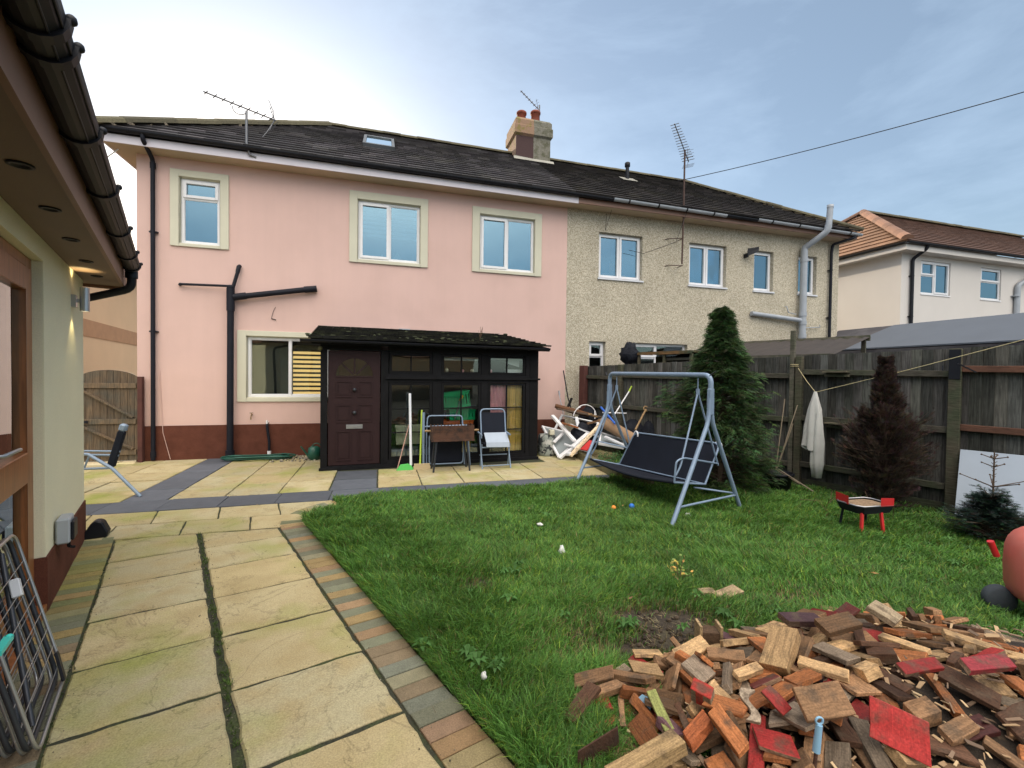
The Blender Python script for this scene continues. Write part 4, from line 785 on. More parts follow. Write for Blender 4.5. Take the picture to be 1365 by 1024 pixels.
for c in (x0+.12, x1-.12-.24):
    for a, b in ((1.20, 1.47), (.78, 1.08), (.14, .64)):
        for e, h in ((0, .010), (.03, -.004)):
            pass
        X0_, X1_ = c, c+.24
        for (xa, xb, ya, yb_) in ((X0_, X0_+.018, a, b), (X1_-.018, X1_, a, b), (X0_+.018, X1_-.018, b-.018, b), (X0_+.018, X1_-.018, a, a+.018)): d.box(xa, xb, yb-.011, yb-.0005, ya, yb_)
        d.box(X0_+.045, X1_-.045, yb-.008, yb-.0005, a+.045, b-.045)
do = d.build('door', M['maroon'], LT)
q = MB(LM); P = ring(0, math.pi, R+.01, 16); q.prism([(x, yb+.02, z) for x, z in P], (0, .004, 0)); q.build('fanlight_pane', M['glass_old'], do)
for z in (1.33, .945): q = MB(LM); q.ball((cx_-.0, yb-.03, z), .032, 12, 8); q.tube([(cx_, yb, z), (cx_, yb-.03, z)], .016, 8); q.build('knob', M['darkmetal'], do)
q = MB(LM); q.box(cx_-.13, cx_+.13, yb-.012, yb-.0005, .675, .745); q.box(cx_-.105, cx_+.105, yb-.018, yb-.0125, .690, .730); q.build('letter_plate', M['chrome'], do)
# roof of the lean-to
r = MB(); E0 = lw(-.17, -.24, 2.125); U_ = (lw(1, 0, 0)-lw(0, 0, 0)); Wv = lw(0, 1.72, .36)-lw(0, 0, 0)
fc = lambda: (random.uniform(.5, 1.5),)*3
tiles(r, E0+Vector((0, 0, .03)), U_, Wv, [(0, 0), (4.2, 0), (3.72, Wv.length), (.05, Wv.length)], .21, .16, .022, fc)
ro = r.build('roof', M['felt'], LT)
r = MB(); r.prism([lw(-.15, -.22, 2.10), lw(4.0, -.22, 2.10), lw(3.55, 1.28, 2.42), lw(-.12, 1.52, 2.45)], (0, 0, .025)); r.build('roof_deck', M['blackwood'], ro)
r = MB()
for k in range(46):
    x = random.uniform(-.1, 3.9); v = random.uniform(0, .5) if random.random() < .6 else random.uniform(0, 1.6); c = E0+U_*x+Wv.normalized()*v+Vector((0, 0, .055)); r.ball(c, (random.uniform(.02, .06), random.uniform(.02, .04), random.uniform(.008, .02)), 7, 4, (random.uniform(.6, 1.4),)*3)
M['moss'] = mat('dark_moss', (.035, .042, .018), .95, attr=True, bump=1, bscale=70); r.build('moss', M['moss'], ro)
gutter(LT, lw(-.28, -.27, 2.13), lw(3.98, -.27, 2.115), r=.045, brackets=5, out=tuple(lw(0, -1, 0)-lw(0, 0, 0)))
r = MB(); r.box(-.12, 4.0, -.222, -.20, 2.06, 2.12, M=LM); r.build('fascia', M['blackwood'], LT)
c = lw(.0, -.12, 2.0); r = MB(); r.ball(c, .035, 10, 8); M['olive'] = mat('olive_plastic', (.10, .09, .03), .6); r.build('roof_bracket', M['olive'], LT)
tw_ = MB(); tb = lw(2.72, .1, 2.26)
for k in range(7): a = random.uniform(0, 6.28); q = tb+Vector((0, 0, .02*k)); tw_.tube([q, q+Vector((.03*math.cos(a), .03*math.sin(a), .05)), q+Vector((.05*math.cos(a), .05*math.sin(a), .12))], .0025, 4)
tw_.tube([tb-Vector((0, 0, .05)), tb+Vector((.01, 0, .24))], .003, 4); M['twig'] = mat('dry_twig', (.12, .07, .04), .9)
tw_.solo('dead_weed', M['twig'], 'dead weed standing on the roof of the lean-to', 'weed')
# things stored inside the lean-to
M['green'] = mat('green_plastic', (.0, .50, .19), .45); M['orangebox'] = mat('orange_crate', (.78, .16, .03), .5); M['yellow'] = mat('yellow_plastic', (.72, .42, .02), .5); M['pinkcloth'] = mat('pink_cloth', (.85, .38, .45), .9, var=.1, vscale=5)
M['pine'] = mat('varnished_pine', (.85, .55, .14), .5, attr=True, grain=(6, (12, 12, .7), .3)); M['ivory'] = mat('ivory_plastic', (.62, .58, .48), .5)
def crate(mb, x0, x1, y0, y1, z0, z1, Mx):
    mb.box(x0, x1, y0, y0+.008, z1-.06, z1, M=Mx); mb.box(x0, x1, y0, y0+.008, z0, z0+.05, M=Mx); mb.box(x0, x1, y1-.008, y1, z0, z1, M=Mx); mb.box(x0, x0+.008, y0+.009, y1-.009, z0, z1, M=Mx); mb.box(x1-.008, x1, y0+.009, y1-.009, z0, z1, M=Mx); mb.box(x0, x1, y0+.009, y1-.009, z0, z0+.008, M=Mx)
    k = x0
    while k < x1-.02: mb.box(k, k+.03, y0, y0+.008, z0+.05, z1-.06, M=Mx); k += .055
    mb.box(x0-.012, x1+.012, y0-.012, y0, z1-.02, z1, M=Mx)
k = MB(); Mx = LM@Matrix.Translation((2.08, .16, .96))@Matrix.Rotation(RAD(-7), 4, 'Y'); crate(k, 0, .50, 0, .3, 0, .30, Mx); k.solo('plastic_crate', M['green'], 'green slatted plastic crate tilted on top of another, behind the middle lean-to window', 'crate')
k = MB(); crate(k, 2.18, 2.66, .16, .46, .76, .955, LM); k.solo('plastic_crate', M['green'], 'lower green plastic crate standing on the orange one inside the lean-to', 'crate')
k = MB(); crate(k, 2.02, 2.62, .14, .48, .58, .755, LM); k.solo('plastic_crate', M['orangebox'], 'orange plastic crate under the green ones inside the lean-to', 'crate')
k = MB(); k.box(2.0, 2.64, .16, .5, .44, .575, M=LM); k.box(2.02, 2.6, .18, .48, 0, .10, M=LM); k.box(2.0, 2.05, .16, .5, .1, .44, M=LM); k.box(2.59, 2.64, .16, .5, .1, .44, M=LM); k.solo('storage_shelf', M['blackwood'], 'dark low shelf carrying the crates inside the lean-to', 'shelf')
k = MB(); k.box(2.36, 2.56, .1, .155, .17, .50, M=LM); k.tube([lw(2.42, .12, .50), lw(2.42, .12, .55), lw(2.5, .12, .55), lw(2.5, .12, .50)], .012, 6); k.solo('jerry_can', M['yellow'], 'yellow plastic can behind the legs of the barbecue, inside the lean-to', 'container', bevel=.01)
k = MB(); k.bar(lw(2.26, .10, .78), lw(2.36, .10, 1.14), .005, .11, up=(0, 1, 0)); ho = thing('hand_saw', 'hand saw with yellow handle in front of the green crates inside the lean-to', 'saw', lw(2.26, .1, .78)); k.build('blade', M['greypipe'], ho); k = MB(); k.bar(lw(2.35, .10, 1.12), lw(2.40, .10, 1.22), .03, .10, up=(0, 1, 0)); k.build('handle', M['yellow'], ho)
k = MB(); n = 30; k.add([tuple(lw(2.88+i*.40/n, .09+.012*math.sin(i*1.1), z)) for i in range(n+1) for z in (.62, 1.50)], [(2*i, 2*i+2, 2*i+3, 2*i+1) for i in range(n)], smooth=True); k.solo('curtain', M['pinkcloth'], 'pink cloth hanging behind the right-hand lean-to window', 'curtain')
for i in range(4): c = random.uniform(.8, 1.25); k = MB(LM); k.box(3.22+i*.115, 3.33+i*.115, .10+.008*(i % 2), .12+.008*(i % 2), .1, 1.52, (c, c*random.uniform(.9, 1.0), c)); k.solo('pine_board', M['pine'], 'yellow pine board standing on end behind the right-hand lean-to window', 'board', group='pine boards inside the lean-to')
k = MB(LM)
for i in range(12): k.box(1.22+i*.04, 1.245+i*.04, .12, .13, .40, .66)
k.box(1.20, 1.72, .115, .135, .66, .70); k.box(1.22, 1.70, .115, .135, .36, .40); k.box(1.22, 1.70, .14, .40, .36, .68); k.solo('laundry_basket', M['ivory'], 'ivory slatted plastic basket behind the left-hand lean-to window', 'basket')
k = MB(LM); k.box(1.16, 1.83, .3, .7, .06, .24); k.solo('storage_box', M['greypipe'], 'grey box on the floor inside the lean-to below the ivory basket', 'box', bevel=.01)
k = MB(); n = 40
k.add([tuple(lw(2.0+i*1.6/n, .10+.010*math.sin(i*1.3), z)) for i in range(n+1) for z in (1.86 if i < 19 else 1.89, 1.99)], [(2*i, 2*i+2, 2*i+3, 2*i+1) for i in range(n) if i != 18], smooth=True); k.solo('net_curtain', M['blind'], 'short white net curtain across the upper lean-to windows', 'net curtain')
k = MB(LM); k.box(2.02, 3.58, .12, .30, 1.635, 1.65); k.solo('shelf', M['blackwood'], 'narrow dark shelf behind the upper lean-to windows', 'shelf')
for i, (x, r_, h) in enumerate(((2.12, .03, .07), (2.42, .025, .05), (2.60, .035, .06), (2.95, .04, .06))): k = MB(); k.lathe([(0, 0), (r_, 0), (r_*1.1, h*.6), (r_*.6, h), (0, h)], lw(x, .18, 1.65), 10); k.solo('ornament', M['pinkcloth'] if i % 2 else M['ivory'], ('pink' if i % 2 else 'ivory')+' trinket on the shelf behind the upper lean-to windows', 'ornament', group='trinkets on the lean-to shelf')
k = MB(LM); k.box(3.28, 3.58, .16, .26, 1.65, 1.715); k.add([(3.26, .2, 1.84), (3.55, .2, 1.76), (3.56, .2, 1.90), (3.40, .2, 1.95)], [(0, 1, 2, 3)]); k.solo('folded_paper', M['upvc'], 'white box and papers at the right end of the lean-to shelf', 'papers')
rm = MB(LM); rm.box(1.0, 3.8, .75, .78, .02, 2.0, (.8, .8, .8)); rm.solo('dark_backing_sheet', M['dark'], 'thin dark sheet across the back of the lean-to', 'cupboard')  # single thin dark sheet closing off the back
# ------------------------------------------------------------------ things outside the lean-to
def Q(px, py, Y): return at_y(px, py, Y)
M['lime'] = mat('lime_plastic', (.42, .58, .05), .5); M['brushgreen'] = mat('green_bristle', (.10, .55, .12), .6); M['whiteplastic'] = mat('white_plastic', (.72, .74, .78), .4); M['pinkstick'] = mat('faded_pink_stick', (.55, .32, .26), .7); M['bristle'] = mat('buff_bristle', (.5, .40, .24), .9); M['wood'] = mat('plain_wood', (.33, .21, .10), .7, grain=(6, (2, 2, 10), .3))
a = Vector((.49, 7.62, .02)); b = Vector((.475, 7.82, 1.27)); o = thing('broom', 'broom with thick white pole and bright green head against the lean-to', 'broom', a)
k = MB(); k.tube([a+(b-a)*.04, b], .023, 10); k.build('pole', M['whiteplastic'], o); k = MB(); k.prism([(.25, 7.56, .0), (.52, 7.56, .0), (.50, 7.56, .07), (.44, 7.56, .10), (.32, 7.56, .09)], (0, .07, 0)); k.box(.5, .75, 7.60, 7.63, .0, .03); k.build('broom_head', M['brushgreen'], o)
a = Vector((.64, 7.62, .05)); b = Vector((.68, 7.83, .98)); o = thing('broom', 'broom with thin yellow-green handle and buff bristles beside the folded chair', 'broom', (a.x, a.y, 0))
k = MB(); k.tube([a, b], .015, 8); k.build('pole', M['lime'], o); k = MB(); k.box(.54, .80, 7.58, 7.64, .05, .09); k.box(.53, .81, 7.575, 7.645, 0, .05, ); k.build('broom_head', M['bristle'], o)
a = Vector((.27, 7.66, .01)); b = Vector((.48, 7.83, .78)); k = MB(); k.tube([a, b], .009, 6); k.solo('garden_cane', M['pinkstick'], 'thin faded pink stick leaning on the lean-to left of the white broom', 'stick')
# folded chair
o = thing('folding_chair', 'silver framed folding chair folded flat behind the barbecue', 'chair', (1.08, 7.72, 0)); 
k = MB(); y = 7.74
k.tube(bend([(.76, y, .02), (.76, y+.05, .60), (.78, y+.07, .88), (1.38, y+.07, .88), (1.40, y+.05, .60), (1.42, y, .02)], .06), .013, 8); k.tube([(.70, y-.03, .95), (.70, y-.06, .02)], .022, 8); k.tube([(1.46, y-.03, .60), (1.50, y-.06, .02)], .022, 8); k.tube([(.72, y+.02, .70), (1.46, y+.02, .71)], .014, 8); k.tube(bend([(.80, y-.05, .55), (.80, y-.06, .06), (1.38, y-.06, .06), (1.40, y-.05, .55)], .06), .013, 8); k.build('frame', M['steel'], o)
k = MB(); k.box(.82, 1.37, y-.035, y-.025, .09, .66); k.build('sling', M['sling'], o)
# barbecue
o = thing('barbecue', 'rusty rectangular charcoal barbecue on dark legs in front of the lean-to', 'barbecue', (1.15, 7.45, 0))
k = MB(); x0, x1, y0, y1 = .80, 1.50, 7.30, 7.62
k.box(x0, x1, y0, y0+.006, .50, .76); k.box(x0, x1, y1-.006, y1, .50, .72); k.box(x0, x0+.006, y0+.007, y1-.007, .50, .76); k.box(x1-.006, x1, y0+.007, y1-.007, .50, .76); k.box(x0, x1, y0+.007, y1-.007, .50, .506)
for i in range(12): k.box(x0+.03+i*.056, x0+.045+i*.056, y0-.012, y0, .66, .79)
k.box(x0-.01, x1+.01, y0-.010, y0-.001, .50, .53); k.build('fire_tray', M['rust'], o)
for sx, sy in ((0, 0), (1, 0), (0, 1), (1, 1)): k = MB(); xx = x0+.08 if sx == 0 else x1-.12; k.tube([(xx, y0+.03+sy*.26, .50), (xx+(-.05 if sx == 0 else .05), y0+.0+sy*.32, 0)], .016, 8); k.build('leg', M['darkmetal'], o)
k = MB(); k.tube([(x0-.10, 7.46, .66), (x0, 7.46, .66)], .018, 8); k.tube([(x1, 7.46, .66), (x1+.11, 7.46, .66)], .018, 8); k.build('handle', M['wood'], o)
# chair with cloth
o = thing('folding_chair', 'silver framed folding chair with navy mesh back standing open by the lean-to', 'chair', (1.9, 7.45, 0))
k = MB()
for sx in (0, 1):
    x = 1.66+sx*.50; k.tube([(x, 7.36, 0), (x+.0, 7.52, .36), (x, 7.60, .56)], .012, 8); k.tube([(x+.02, 7.62, 0), (x+.02, 7.5, .40)], .012, 8); k.tube([(x-.02, 7.35, .58), (x-.02, 7.64, .60)], .016, 8)
k.tube(bend([(1.68, 7.55, .50), (1.68, 7.66, 1.0), (2.12, 7.66, 1.0), (2.12, 7.55, .50)], .08), .013, 8)
k.tube([(1.66, 7.42, .36), (2.16, 7.42, .36)], .012, 8); k.tube([(1.66, 7.60, .20), (2.16, 7.60, .20)], .010, 8); k.tube([(1.66, 7.37, .05), (2.18, 7.40, .05)], .010, 8); k.build('frame', M['steel'], o)
k = MB(); k.prism([(1.69, 7.57, .56), (2.11, 7.57, .56), (2.11, 7.655, .94), (1.69, 7.655, .94)], (0, .006, .0)); k.build('backrest', M['sling'], o); k = MB(); k.box(1.69, 2.12, 7.36, 7.58, .42, .43); k.build('seat', M['sling'], o)
k = MB(); k.prism([(1.72, 7.335, .37), (2.13, 7.335, .37), (2.12, 7.35, .45), (2.12, 7.56, .60), (1.72, 7.56, .60), (1.72, 7.35, .45)], (0, -.0, .012)) ; k = MB(); k.add([(1.72, 7.33, .38), (2.13, 7.33, .37), (2.13, 7.35, .455), (1.72, 7.35, .455), (2.12, 7.53, .60), (1.72, 7.53, .60)], [(0, 1, 2, 3), (3, 2, 4, 5)]); k.solo('folded_cloth', M.setdefault('paleblue', mat('pale_blue_cloth', (.36, .42, .50), .9, var=.08, vscale=6)), 'pale blue-white cloth laid over the seat of the open chair', 'cloth')
# recliner behind the garden room corner
o = thing('garden_recliner', 'silver tubed garden recliner with black padded back just beyond the garden room corner', 'recliner', (-3.4, 7.1, 0))
k = MB(); A = lambda x, y, Y=7.1: at_y(x, y, Y)
k.tube([Vector((-2.93, 6.74, 0)), A(150, 625, 6.85), A(118, 606, 7.0), A(95, 604, 7.0)], .020, 8); k.tube([A(88, 601), A(160, 602)], .013, 8); k.tube([A(88, 606), A(158, 607)], .016, 8); k.tube([A(92, 626), A(146, 624)], .016, 8); k.tube([A(112, 625), A(120, 605)], .012, 8); k.build('frame', M['steel'], o)
a, b = A(148, 622), A(163, 575); k = MB(); k.bar(a, b, .08, .07, up=(0, 1, 0)); k.build('backrest', M['sling'], o, bevel=.01); k = MB(); k.bar(b, b+(b-a).normalized()*.10, .085, .08, up=(0, 1, 0)); k.build('headrest', M['steel'], o, bevel=.02)
# hose, watering can
k = MB(); pts = []
for i in range(150): a = i*.30; r = .30+.06*math.sin(i*.37)+.0006*i; pts.append(Vector((-2.15+r*1.5*math.cos(a), 9.10+r*.42*math.sin(a), .015+.0004*i+.008*math.sin(i*.9))))
k.tube(pts, .012, 6); M['hose'] = mat('dark_green_hose', (.012, .085, .06), .4); k.solo('garden_hose', M['hose'], 'dark green hose coiled loosely on the slabs under the kitchen window', 'hose')
o = thing('watering_can', 'dark green watering can beside the lean-to', 'watering can', (-1.18, 8.9, 0)); k = MB(); k.lathe([(0, 0), (.10, 0), (.11, .12), (.10, .22), (.05, .25), (0, .25)], (-1.18, 8.9, 0), 14); k.tube([(-1.27, 8.88, .06), (-1.40, 8.85, .26)], [.02, .012], 8); k.build('body', M['hose'], o); k = MB(); k.tube(arc((-1.14, 8.9, .22), .08, -.6, 3.0, 8, (1, 0, 0), (0, 0, 1)), .01, 6); k.build('handle', M['hose'], o)
k = MB()
for i in range(160): c = Vector((random.uniform(-1.9, -.95), random.uniform(8.75, 9.38), .006)); k.ball(c, (random.uniform(.012, .03), random.uniform(.01, .02), random.uniform(.008, .016)), 5, 3, random.choice([(.30, .26, .20), (.2, .17, .13), (.42, .38, .30), (.12, .11, .09)]))
M['gravel'] = mat('gravel', (1, 1, 1), .9, attr=True); tag(k.build('gravel', M['gravel'], None, (-1.4, 9.0, 0)), 'loose gravel on the slabs at the foot of the wall left of the lean-to', 'gravel', kind='stuff')
k = MB(); k.tube([(-2.95+.0, 9.2, .02), (-1.0, 9.3, .02)], .02, 6)
# ------------------------------------------------------------------ fence on the right (garden frame, boards on s = 7.43)
FN = thing('garden_fence', 'weathered grey featheredge board fence with posts and three rails along the right side', 'fence', gw(7.43, 2.65))
FT = [6.93, 5.95, 4.30, 2.65, 1.0, -.65]
def ftop(t): return 1.99-.165*(t-1.0)/5.93 if t < 7.2 else 1.82
for k in range(len(FT)-1):
    t1, t0 = FT[k], FT[k+1]; b = MB(GM); t = t0
    while t < t1-.01:
        te = min(t+random.uniform(.095, .108), t1); c = random.uniform(.55, 1.45); tone = (c*random.uniform(.97, 1.06), c, c*random.uniform(.92, 1.02)); zt = ftop(t)+random.uniform(-.006, .006); off = random.uniform(0, .004)
        b.add([(7.43+off, t, .12), (7.448+off, te+.012, .12), (7.448+off, te+.012, zt), (7.43+off, t, zt), (7.455, t, .12), (7.458, te+.012, .12), (7.458, te+.012, zt), (7.455, t, zt)], [(0, 1, 2, 3), (7, 6, 5, 4), (3, 2, 6, 7), (0, 3, 7, 4), (1, 5, 6, 2)], tone); t = te
    b.build('board_panel', M['fence'], FN)
    for z in (.33, 1.0, 1.66):
        zz = z*(ftop((t0+t1)/2)/1.93); b = MB(GM); b.bar((7.395, t1-.03, zz+.01), (7.395, t0+.03, zz-.01), .06, .075, col=(1, 1, 1)); new = (k == 4 and z > .5)
        b.build('rail', M['rail'] if not new else M.setdefault('rail_new', mat('red_brown_rail', (.115, .052, .032), .9, var=.3, vscale=5, bump=.3, grain=(5, (2, 2, 14), .3))), FN, bevel=.005, label='newer red-brown rail' if new else None)
    b = MB(GM); b.box(7.40, 7.425, t0+.05, t1-.05, -.02, .13, (.6, .6, .6)); b.build('gravel_board', M['rail'], FN)
for k, t in enumerate(FT):
    if k == 0: continue
    b = MB(GM); w = .055 if k >= 4 else .042; b.box(7.33, 7.428, t-w, t+w, 0, ftop(t)+(-.01 if k != 1 else .0), (1.15, 1.12, 1.02)); b.build('post', M['rail'], FN, bevel=.006)
b = MB(GM); b.box(7.32, 7.33, .95, 1.05, 1.62, 1.97); b.build('post_bracket', M['black'], FN)
b = MB(GM); b.box(7.30, 7.42, 6.90, 7.06, 0, 1.84); b.solo('fence_post', M['redpost'], 'thick red-brown post at the far end of the fence beside the house wall', 'post', bevel=.006)
b = MB(GM); b.box(7.34, 7.40, 2.71, 2.77, .1, 2.32, (1.6, 1.6, 1.6)); b.solo('timber_upright', M['rail'], 'thin pale upright fixed beside the fence post and rising above the fence top', 'upright', bevel=.004)
for (x0, y0, x1, y1), wh in (((1100, 493, 1132, 504), 'upper'), ((1102, 563, 1132, 571), 'lower')):
    p = at_s(x0, y1, 7.34); q = at_s(x1, y0, 7.34); o = thing('slatted_block', f'small slatted wooden block sitting on the {wh} fence rail left of the dead conifer', 'wooden block', p)
    b = MB(); d = Vector((q.x-p.x, q.y-p.y, 0)); h = abs(q.z-p.z)
    for j in range(3): b.bar(p+GR*(-.05*j)+Vector((0, 0, h*.75)), p+d+GR*(-.05*j)+Vector((0, 0, h*.75)), .042, .018, col=(1.9, 1.8, 1.6))
    b.build('slats', M['rail'], o); b = MB(); b.bar(p+Vector((0, 0, h*.3)), p+d+Vector((0, 0, h*.3)), .08, .03, col=(1.5, 1.45, 1.3)); b.build('base', M['rail'], o)
# ------------------------------------------------------------------ beyond the fence
GG = thing('garage', 'long low garage with light grey felt roof showing over the fence', 'garage', (11.1, 7, 0))
M['feltgrey'] = mat('light_grey_felt', (.095, .11, .135), .9, var=.06, vscale=2, fine=.08, finescale=120); M['feltdark'] = mat('old_dark_felt', (.045, .042, .048), .9, col2=(.085, .08, .085), c2scale=2.5, bump=.5, bscale=20)
r = MB(); r.prism([(10.95, 8.45, 2.32), (10.95, 1.0, 2.32), (12.75, 1.0, 3.0), (12.75, 8.30, 3.0)], (0, 0, .03)); ro = r.build('roof', M['feltgrey'], GG)
r = MB(); r.prism([(10.94, 9.45, 2.31), (10.94, 8.449, 2.31), (12.75, 8.299, 2.99), (12.75, 9.75, 2.99)], (0, 0, .03)); r.add([(10.94, 9.45, 2.33), (12.75, 9.75, 3.01), (14.4, 9.5, 2.33)], [(0, 1, 2)]); r.add([(12.75, 1.0, 3.0), (12.75, 9.75, 3.0), (14.4, 9.5, 2.33), (14.4, 1, 2.33)], [(0, 1, 2, 3)]); r.build('old_roof', M['feltdark'], GG, label='older dark felt end of the roof')
r = MB(); r.box(11.05, 14.3, 1.1, 9.3, 0, 2.30); r.build('wall', M['feltdark'], GG); r = MB(); r.box(10.93, 10.955, 1.0, 9.45, 2.18, 2.30); r.build('fascia', M['feltdark'], GG)
LS = thing('corrugated_shelter', 'low shelter with dark corrugated roof behind the fence near the green conifer', 'shelter', gw(8.4, 4.0))
r = MB(GM); n = 46; va = [];
for i in range(n+1):
    t = 2.45+i*2.9/n; dz = .018*math.sin(i*2.1); va += [(8.15, t, 1.99+dz), (9.9, t, 2.36+dz)]
r.add(va, [(2*i, 2*i+1, 2*i+3, 2*i+2) for i in range(n)], smooth=True); r.build('roof', M.setdefault('corr', mat('brown_corrugated_sheet', (.035, .027, .023), .85, var=.2, vscale=4)), LS)
r = MB(GM); r.box(8.10, 8.14, 2.45, 5.4, 1.95, 2.0, (1.5, 1.5, 1.5)); r.box(9.9, 9.95, 2.45, 5.4, 2.30, 2.40, (2.0, 2.0, 1.9)); r.build('edge_board', M['rail'], LS)
for s, t in ((8.2, 2.5), (8.2, 5.3), (9.85, 2.5), (9.85, 5.3)): r = MB(GM); r.box(s, s+.06, t, t+.06, 0, 1.98 if s < 9 else 2.34); r.build('post', M['rail'], LS)
TS = thing('timber_rack', 'open timber rack with brown top boards behind the fence left of the conifer', 'rack', gw(8.3, 5.6))
r = MB(GM); r.box(8.0, 8.9, 4.75, 6.0, 2.10, 2.135, (1.9, 1.35, .9)); r.box(7.99, 8.02, 4.75, 6.01, 2.07, 2.12, (2.2, 1.4, .8)); r.build('top', M['rail'], TS)
for t in (4.75, 5.35, 5.97): r = MB(GM); r.box(8.02, 8.07, t, t+.05, 0, 2.07, (1.6, 1.5, 1.3)); r.build('post', M['rail'], TS)
r = MB(GM); r.box(8.6, 8.64, 4.8, 5.97, 0, 2.06, (.5, .5, .5)); r.build('back_panel', M['rail'], TS)
c = at_s(839, 468, 8.0); M['binbag'] = mat('black_sheet', (.009, .011, .018), .7, spec=.25, bump=1, bscale=9, bdist=.05)
b = MB(); b.ball(c+Vector((0, 0, -.06)), (.20, .20, .24), 18, 12, f=lambda q: 1+.35*noise.noise(q*2.2+Vector((3, 1, 0)))+.12*noise.noise(q*6)-(.25*max(0, q.z) if abs(q.x) > .5 else 0)); b.ball(c+Vector((.02, 0, -.8)), (.2, .2, .6), 14, 10, f=lambda q: 1+.1*noise.noise(q*3)); b.solo('covered_bundle', M['binbag'], 'bundle wrapped in black sheet behind the far end of the fence', 'bundle', origin=(c.x, c.y, 0))
b = MB(); M['bluepl'] = mat('pale_blue_plastic', (.16, .34, .60), .5); p = at_s(817, 458, 8.3); b.box(p.x-.05, p.x+.12, p.y, p.y+.05, .6, p.z+.02); b.box(p.x-.08, p.x+.2, p.y-.01, p.y+.06, p.z+.02, p.z+.05); b.solo('blue_panel', M['bluepl'], 'pale blue panel behind the black wrapped bundle', 'panel')
# ------------------------------------------------------------------ garden swing seat
SG = thing('garden_swing_seat', 'blue-grey steel garden swing seat with sagging navy fabric on the lawn', 'swing seat', (3.5, 5.2, 0))
RF, RB, LF, LB = Vector((2.90, 3.95, 0)), Vector((4.23, 4.40, 0)), Vector((2.78, 6.04, 0)), Vector((4.12, 6.52, 0))
def aframe(F, B, nm):
    m_ = (F+B)/2; d = (B-F).normalized()*.028; J = m_+Vector((0, 0, 1.12)); T = m_+Vector((0, 0, 1.46))
    for A_, sg in ((F, -1), (B, 1)):
        k = MB(); k.tube(bend([A_, J+d*sg, J+d*sg+Vector((0, 0, .25))], .12), .024, 10); k.build('leg', M['steel'], SG)
    k = MB(); k.bar(J+Vector((0, 0, .06)), J+Vector((0, 0, .36)), .05, .075, up=(B-F)); k.build('sleeve', M['steel'], SG, bevel=.008)
    p = F*.80+J*.20; q = B*.83+J*.17; k = MB(); k.tube([p, q+Vector((0, 0, .0))], .013, 8); k.build('cross_brace', M['steel'], SG)
    if nm: k = MB(); k.tube([q+Vector((0, 0, .02)), (F+B)/2*.55+B*.45+Vector((.05, .12, .24)), (F+B)/2+Vector((0, .25, .30))], .012, 8); k.build('stay', M['steel'], SG)
    return m_
mr = aframe(RF, RB, True); ml = aframe(LF, LB, False)
k = MB(); k.tube(bend([mr+Vector((0, 0, 1.40)), mr+Vector((0, 0, 1.63)), ml+Vector((0, 0, 1.65)), ml+Vector((0, 0, 1.42))], .14, 6), .029, 12); k.build('top_bar', M['steel'], SG)
for m_, s in ((mr, 1), (ml, -1)): k = MB(); c = m_+Vector((0, s*-.02, 1.60)); k.tube([c+Vector((-.04, 0, .02)), c+Vector((-.02, -s*.07, .07))], .006, 5); k.build('canopy_hook', M['darkmetal'], SG)
ax = (ml-mr).normalized()
nh, fh = mr+ax*.20, ml-ax*.20                                   # under the hangers
SN = [Vector((3.14, 4.22, .43)), Vector((3.72, 4.42, .33)), Vector((3.98, 4.48, .80))]      # near side: front, crease, top of back
SF_ = [Vector((3.10, 6.20, .33)), Vector((3.55, 6.12, .24)), Vector((3.70, 5.93, .76))]
for (base, S_) in ((nh, SN), (fh, SF_)):
    hk = base+Vector((0, 0, 1.60)); e = base+Vector((0, 0, 1.43))
    k = MB(); k.tube([hk, e], .007, 6); k.tube([e+Vector((0, 0, -.03)), e+Vector((0, 0, .04))], .022, 8); k.build('hanger_hook', M['steel'], SG)
    fr_ = S_[0]+Vector((.02, 0, .08)); bk_ = S_[1]*.5+S_[2]*.5+Vector((.06, -.02, -.02))
    k = MB(); k.tube(bend([e, fr_+Vector((.06, 0, .10)), fr_], .08), .011, 8); k.tube([e, bk_], .011, 8); k.build('hanger', M['steel'], SG)
    k = MB(); k.tube(bend([S_[0], S_[0]+Vector((.02, 0, .24)), S_[0]+Vector((.12, 0, .27)), bk_+Vector((0, 0, .02))], .06), .011, 8); k.tube([S_[0], S_[1]], .012, 8); k.build('armrest', M['steel'], SG)
k = MB(); k.tube([SN[0]+(SF_[0]-SN[0])*(i/12)-Vector((0, 0, .065*math.sin(math.pi*i/12))) for i in range(13)], .017, 8); k.build('seat_front_roll', M['sling'], SG)
k = MB(); k.tube([SN[1], SF_[1]], .010, 8); k.tube(bend([SN[1], SN[2], SF_[2], SF_[1]], .1), .012, 8); k.build('seat_frame', M['steel'], SG)
def sling(a0, a1, b0, b1, sag, nm):
    k = MB(); n, m_ = 16, 8; v = []
    for i in range(n+1):
        for j in range(m_+1):
            u, w = i/n, j/m_; p = (a0*(1-u)+a1*u)*(1-w)+(b0*(1-u)+b1*u)*w; p = p+Vector((0, 0, -sag*math.sin(math.pi*u)**.8*(.35+.65*math.sin(math.pi*min(1, w+.2))))) ; p.z += .008*noise.noise(p*5); v.append(p)
    k.add(v, [(i*(m_+1)+j, (i+1)*(m_+1)+j, (i+1)*(m_+1)+j+1, i*(m_+1)+j+1) for i in range(n) for j in range(m_)], smooth=True); b_ = len(v)
    k.add([p-Vector((0, 0, .006)) for p in v], [(i*(m_+1)+j, i*(m_+1)+j+1, (i+1)*(m_+1)+j+1, (i+1)*(m_+1)+j) for i in range(n) for j in range(m_)], smooth=True)
    return k.build(nm, M['sling'], SG)
sling(SN[0], SF_[0], SN[1], SF_[1], .07, 'seat'); sling(SN[1], SF_[1], SN[2], SF_[2], .05, 'backrest')
